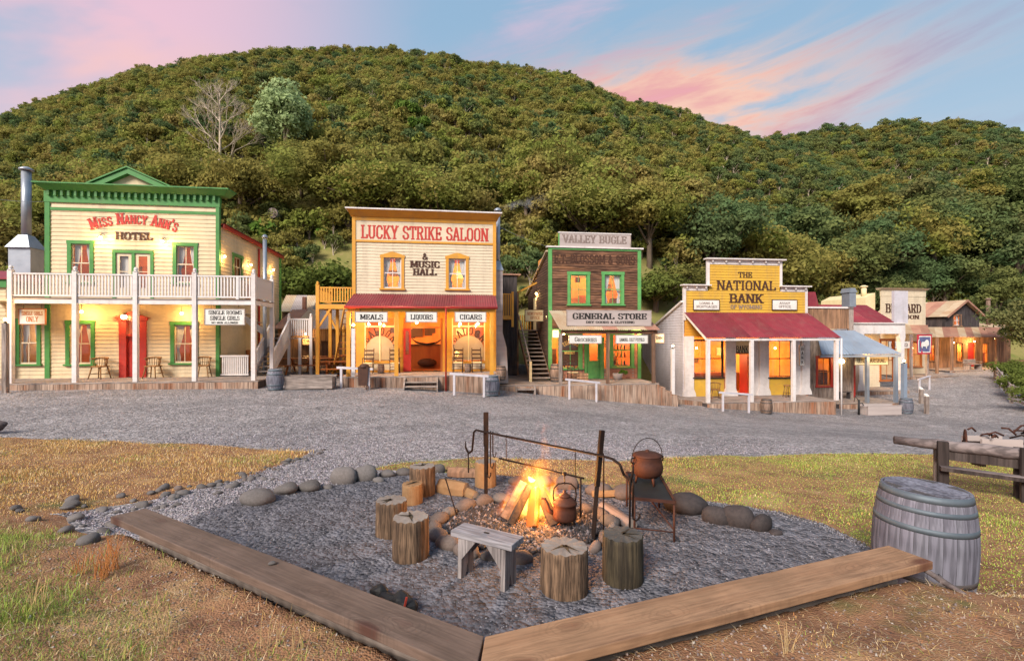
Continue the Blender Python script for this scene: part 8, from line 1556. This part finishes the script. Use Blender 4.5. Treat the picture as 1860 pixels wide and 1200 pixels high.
# ---- rusty machinery beyond it
mp_ = at(1800, 820, 8.6); mc = thing('farm_implement', 'rusty horse drawn implement with spoked wheel and plank box behind the log rail', 'machinery', (mp_.x, mp_.y, h1(mp_.x, mp_.y)), -.1); wz = .42
m = MB(); m.tube([(-.42, .0 + .24 * math.cos(t) * .5, wz + .22 * math.sin(t) - 0) if False else (-.42 + .13 * math.cos(t), .2 * math.cos(t), wz + .22 * math.sin(t)) for t in np.linspace(0, 2 * math.pi, 25)], .014, 6); m.build('wheel_rim', 'rust', mc); m = MB(); m.ball((-.42, 0, wz), .05, 8, 6); m.build('hub', 'iron', mc)
for k in range(6): t = math.pi * k / 3; m = MB(); m.tube([(-.42, 0, wz), (-.42 + .13 * math.cos(t), .2 * math.cos(t), wz + .22 * math.sin(t))], .008, 5); m.build('spoke', 'rust', mc)
m = MB(); m.box(-.3, .35, -.2, -.16, .28, .52); m.build('box_board', 'signboard', mc); m = MB(); m.box(-.3, .35, .2, .24, .28, .5); m.build('box_board', 'signboard', mc); m = MB(); m.box(-.3, .9, -.16, .2, .25, .29); m.build('frame', 'iron', mc); m = MB(); m.tube([(-.42, 0, wz), (1.0, 0, wz)], .025, 7); m.build('axle', 'iron', mc)
for k in range(11): rr = random.Random(k); a = Vector((rr.uniform(-.3, .9), rr.uniform(-.2, .2), rr.uniform(.5, .62))); b = a + Vector((rr.uniform(-.3, .35), rr.uniform(-.15, .15), rr.uniform(-.06, .14))); m = MB(); m.tube([a, (a + b) / 2 + Vector((0, 0, .05)), b], .016, 6); m.build('lever', 'rust' if k % 3 else 'iron', mc)
for x in (.7, .82): m = MB(); m.tube([(x, 0, .5), (x + .1, 0, .85 if x < .75 else .75)], .02, 6); m.build('handle', 'greyz', mc)
for s in (-.2, .55): m = MB(); m.box(s - .04, s + .04, -.1, .1, -.05, .26); m.build('leg', 'iron', mc)
# log tip at the left edge
le = onz(-6, 790); lt = thing('weathered_log', 'dark weathered log end poking in at the left edge of the road', 'log', (le.x, le.y, h1(le.x, le.y)), .2); m = MB(); m.tube([(-2.2, .2, .18), (-.4, .02, .17), (.05, 0, .19), (.18, 0, .24)], [.18, .15, .12, .03], 10); m.build('log_body', 'greylogx', lt); m = MB(); m.tube([(-.3, -.02, .28), (.02, -.03, .33)], [.05, .015], 6); m.build('branch_stub', 'greylogx', lt)
# stems standing on the near bank
def stems(px, py, n, hgt, label, mt):
    t = 3.2
    for _ in range(30): w = at(px, py, t); t += (w.z - h1(w.x, w.y)) / max(.1, (py - CY) / FPX) * .6
    w = at(px, py, t); o = thing('dry_weed', label, 'weed', (w.x, w.y, h1(w.x, w.y)), 0, 'dry weeds on the near bank'); rr = random.Random(px)
    for k in range(n): a = rr.uniform(0, 6.28); d = rr.uniform(.02, .12) * hgt / .25; x0, y0 = rr.uniform(-.05, .05), rr.uniform(-.04, .04); m = MB(); H_ = hgt * rr.uniform(.6, 1.1); m.tube([(x0, y0, 0), (x0 + d * .4 * math.cos(a), y0 + d * .4 * math.sin(a), H_ * .55), (x0 + d * math.cos(a), y0 + d * math.sin(a), H_)], [.0022, .0018, .0010], 4, False); m.build('stem', mt, o)
mat('redstem', (.40, .14, .04), (.46, .20, .06), scale=8, rough=.8); mat('drystem', (.52, .36, .18), (.44, .30, .14), scale=8, rough=.8)
for px, py, n, h_, lb, mt in ((185, 1050, 26, .22, 'tall rust red weed clump left of the left bench', 'redstem'), (205, 1035, 18, .24, 'second rust red weed clump nearer the bench', 'redstem'), (150, 1040, 14, .17, 'small rust red weed clump furthest left', 'redstem'), (490, 1175, 8, .16, 'dry stalks at the bottom below the left bench', 'drystem'), (540, 1180, 7, .2, 'pair of tall dry stalks at the bottom near the bench corner', 'drystem'), (300, 1150, 9, .2, 'dry stalks in the grass at the bottom left', 'drystem'), (1430, 1185, 9, .15, 'dry stalks in the dirt at the bottom right', 'drystem'), (725, 1195, 6, .12, 'few dry stalks poking up at the outer bench corner', 'drystem'), (60, 1110, 12, .2, 'dry stalks in the green grass at the left edge', 'drystem')): stems(px, py, n, h_, lb, mt)
# ---- chimney smoke, wires
def smoke_material():
    m = bpy.data.materials.new('smoke'); m.use_nodes = True; nt = m.node_tree; nt.nodes.clear(); MATS['smoke'] = m
    o = nt.nodes.new('ShaderNodeOutputMaterial'); pv = nt.nodes.new('ShaderNodeVolumePrincipled'); nt.links.new(pv.outputs[0], o.inputs['Volume']); pv.inputs['Color'].default_value = (.95, .97, 1, 1)
    tcn = nt.nodes.new('ShaderNodeTexCoord'); nz = nt.nodes.new('ShaderNodeTexNoise'); nz.inputs['Scale'].default_value = 2.2; nz.inputs['Detail'].default_value = 4; nt.links.new(tcn.outputs['Object'], nz.inputs['Vector'])
    sp = nt.nodes.new('ShaderNodeSeparateXYZ'); nt.links.new(tcn.outputs['Object'], sp.inputs[0]); x, y, z = (E(nt, sp.outputs[i]) for i in range(3))
    zc = x * .16; w = x * .17 + .12; q = ((z - zc) / w).pow(2.0) + (y / w).pow(2.0)
    d = (1.0 - q).clamp() * E(nt, nz.outputs['Fac']).ss(.42, .72) * x.ss(-.05, .15) * x.ss(3.0, .3); nt.links.new((d * .7).s, pv.inputs['Density'])
smoke_material(); p = A.w(A.x(899) + .2, .65, A.z(903, 385, .6) + .2); sk = thing('smoke_plume', 'wisp of blue grey smoke drifting right from the saloon flue', 'smoke', p); sk['kind'] = 'stuff'; m = MB(); m.tube([(-.1, 0, 0), (.6, 0, .1), (1.6, 0, .26), (3.1, 0, .5)], [.14, .32, .52, .75], 12); sm2 = m.build('plume', 'smoke', sk)
for i, (a, b, lb) in enumerate(((at(-30, 358, 19), at(86, 366, 20.4), 'thin overhead wire running to the hotel\'s left corner'), (A.w(A.x(899) + .2, .65, A.z(903, 410, .6)), B.w(B.x(1000), .2, B.z(1000, 448)), 'thin overhead wire from the saloon flue to the general store'))):
    wv = thing('overhead_wire', lb, 'wire', a); m = MB(); m.tube([(0, 0, 0)] + [tuple((b - a) * f - Vector((0, 0, .25 * f * (1 - f) * 4 * .3))) for f in (.25, .5, .75, 1.0)], .008, 5); m.build('cable', 'galv', wv); m = MB(); m.ball(tuple(b - a), .03, 6, 5); m.build('insulator', 'white', wv)
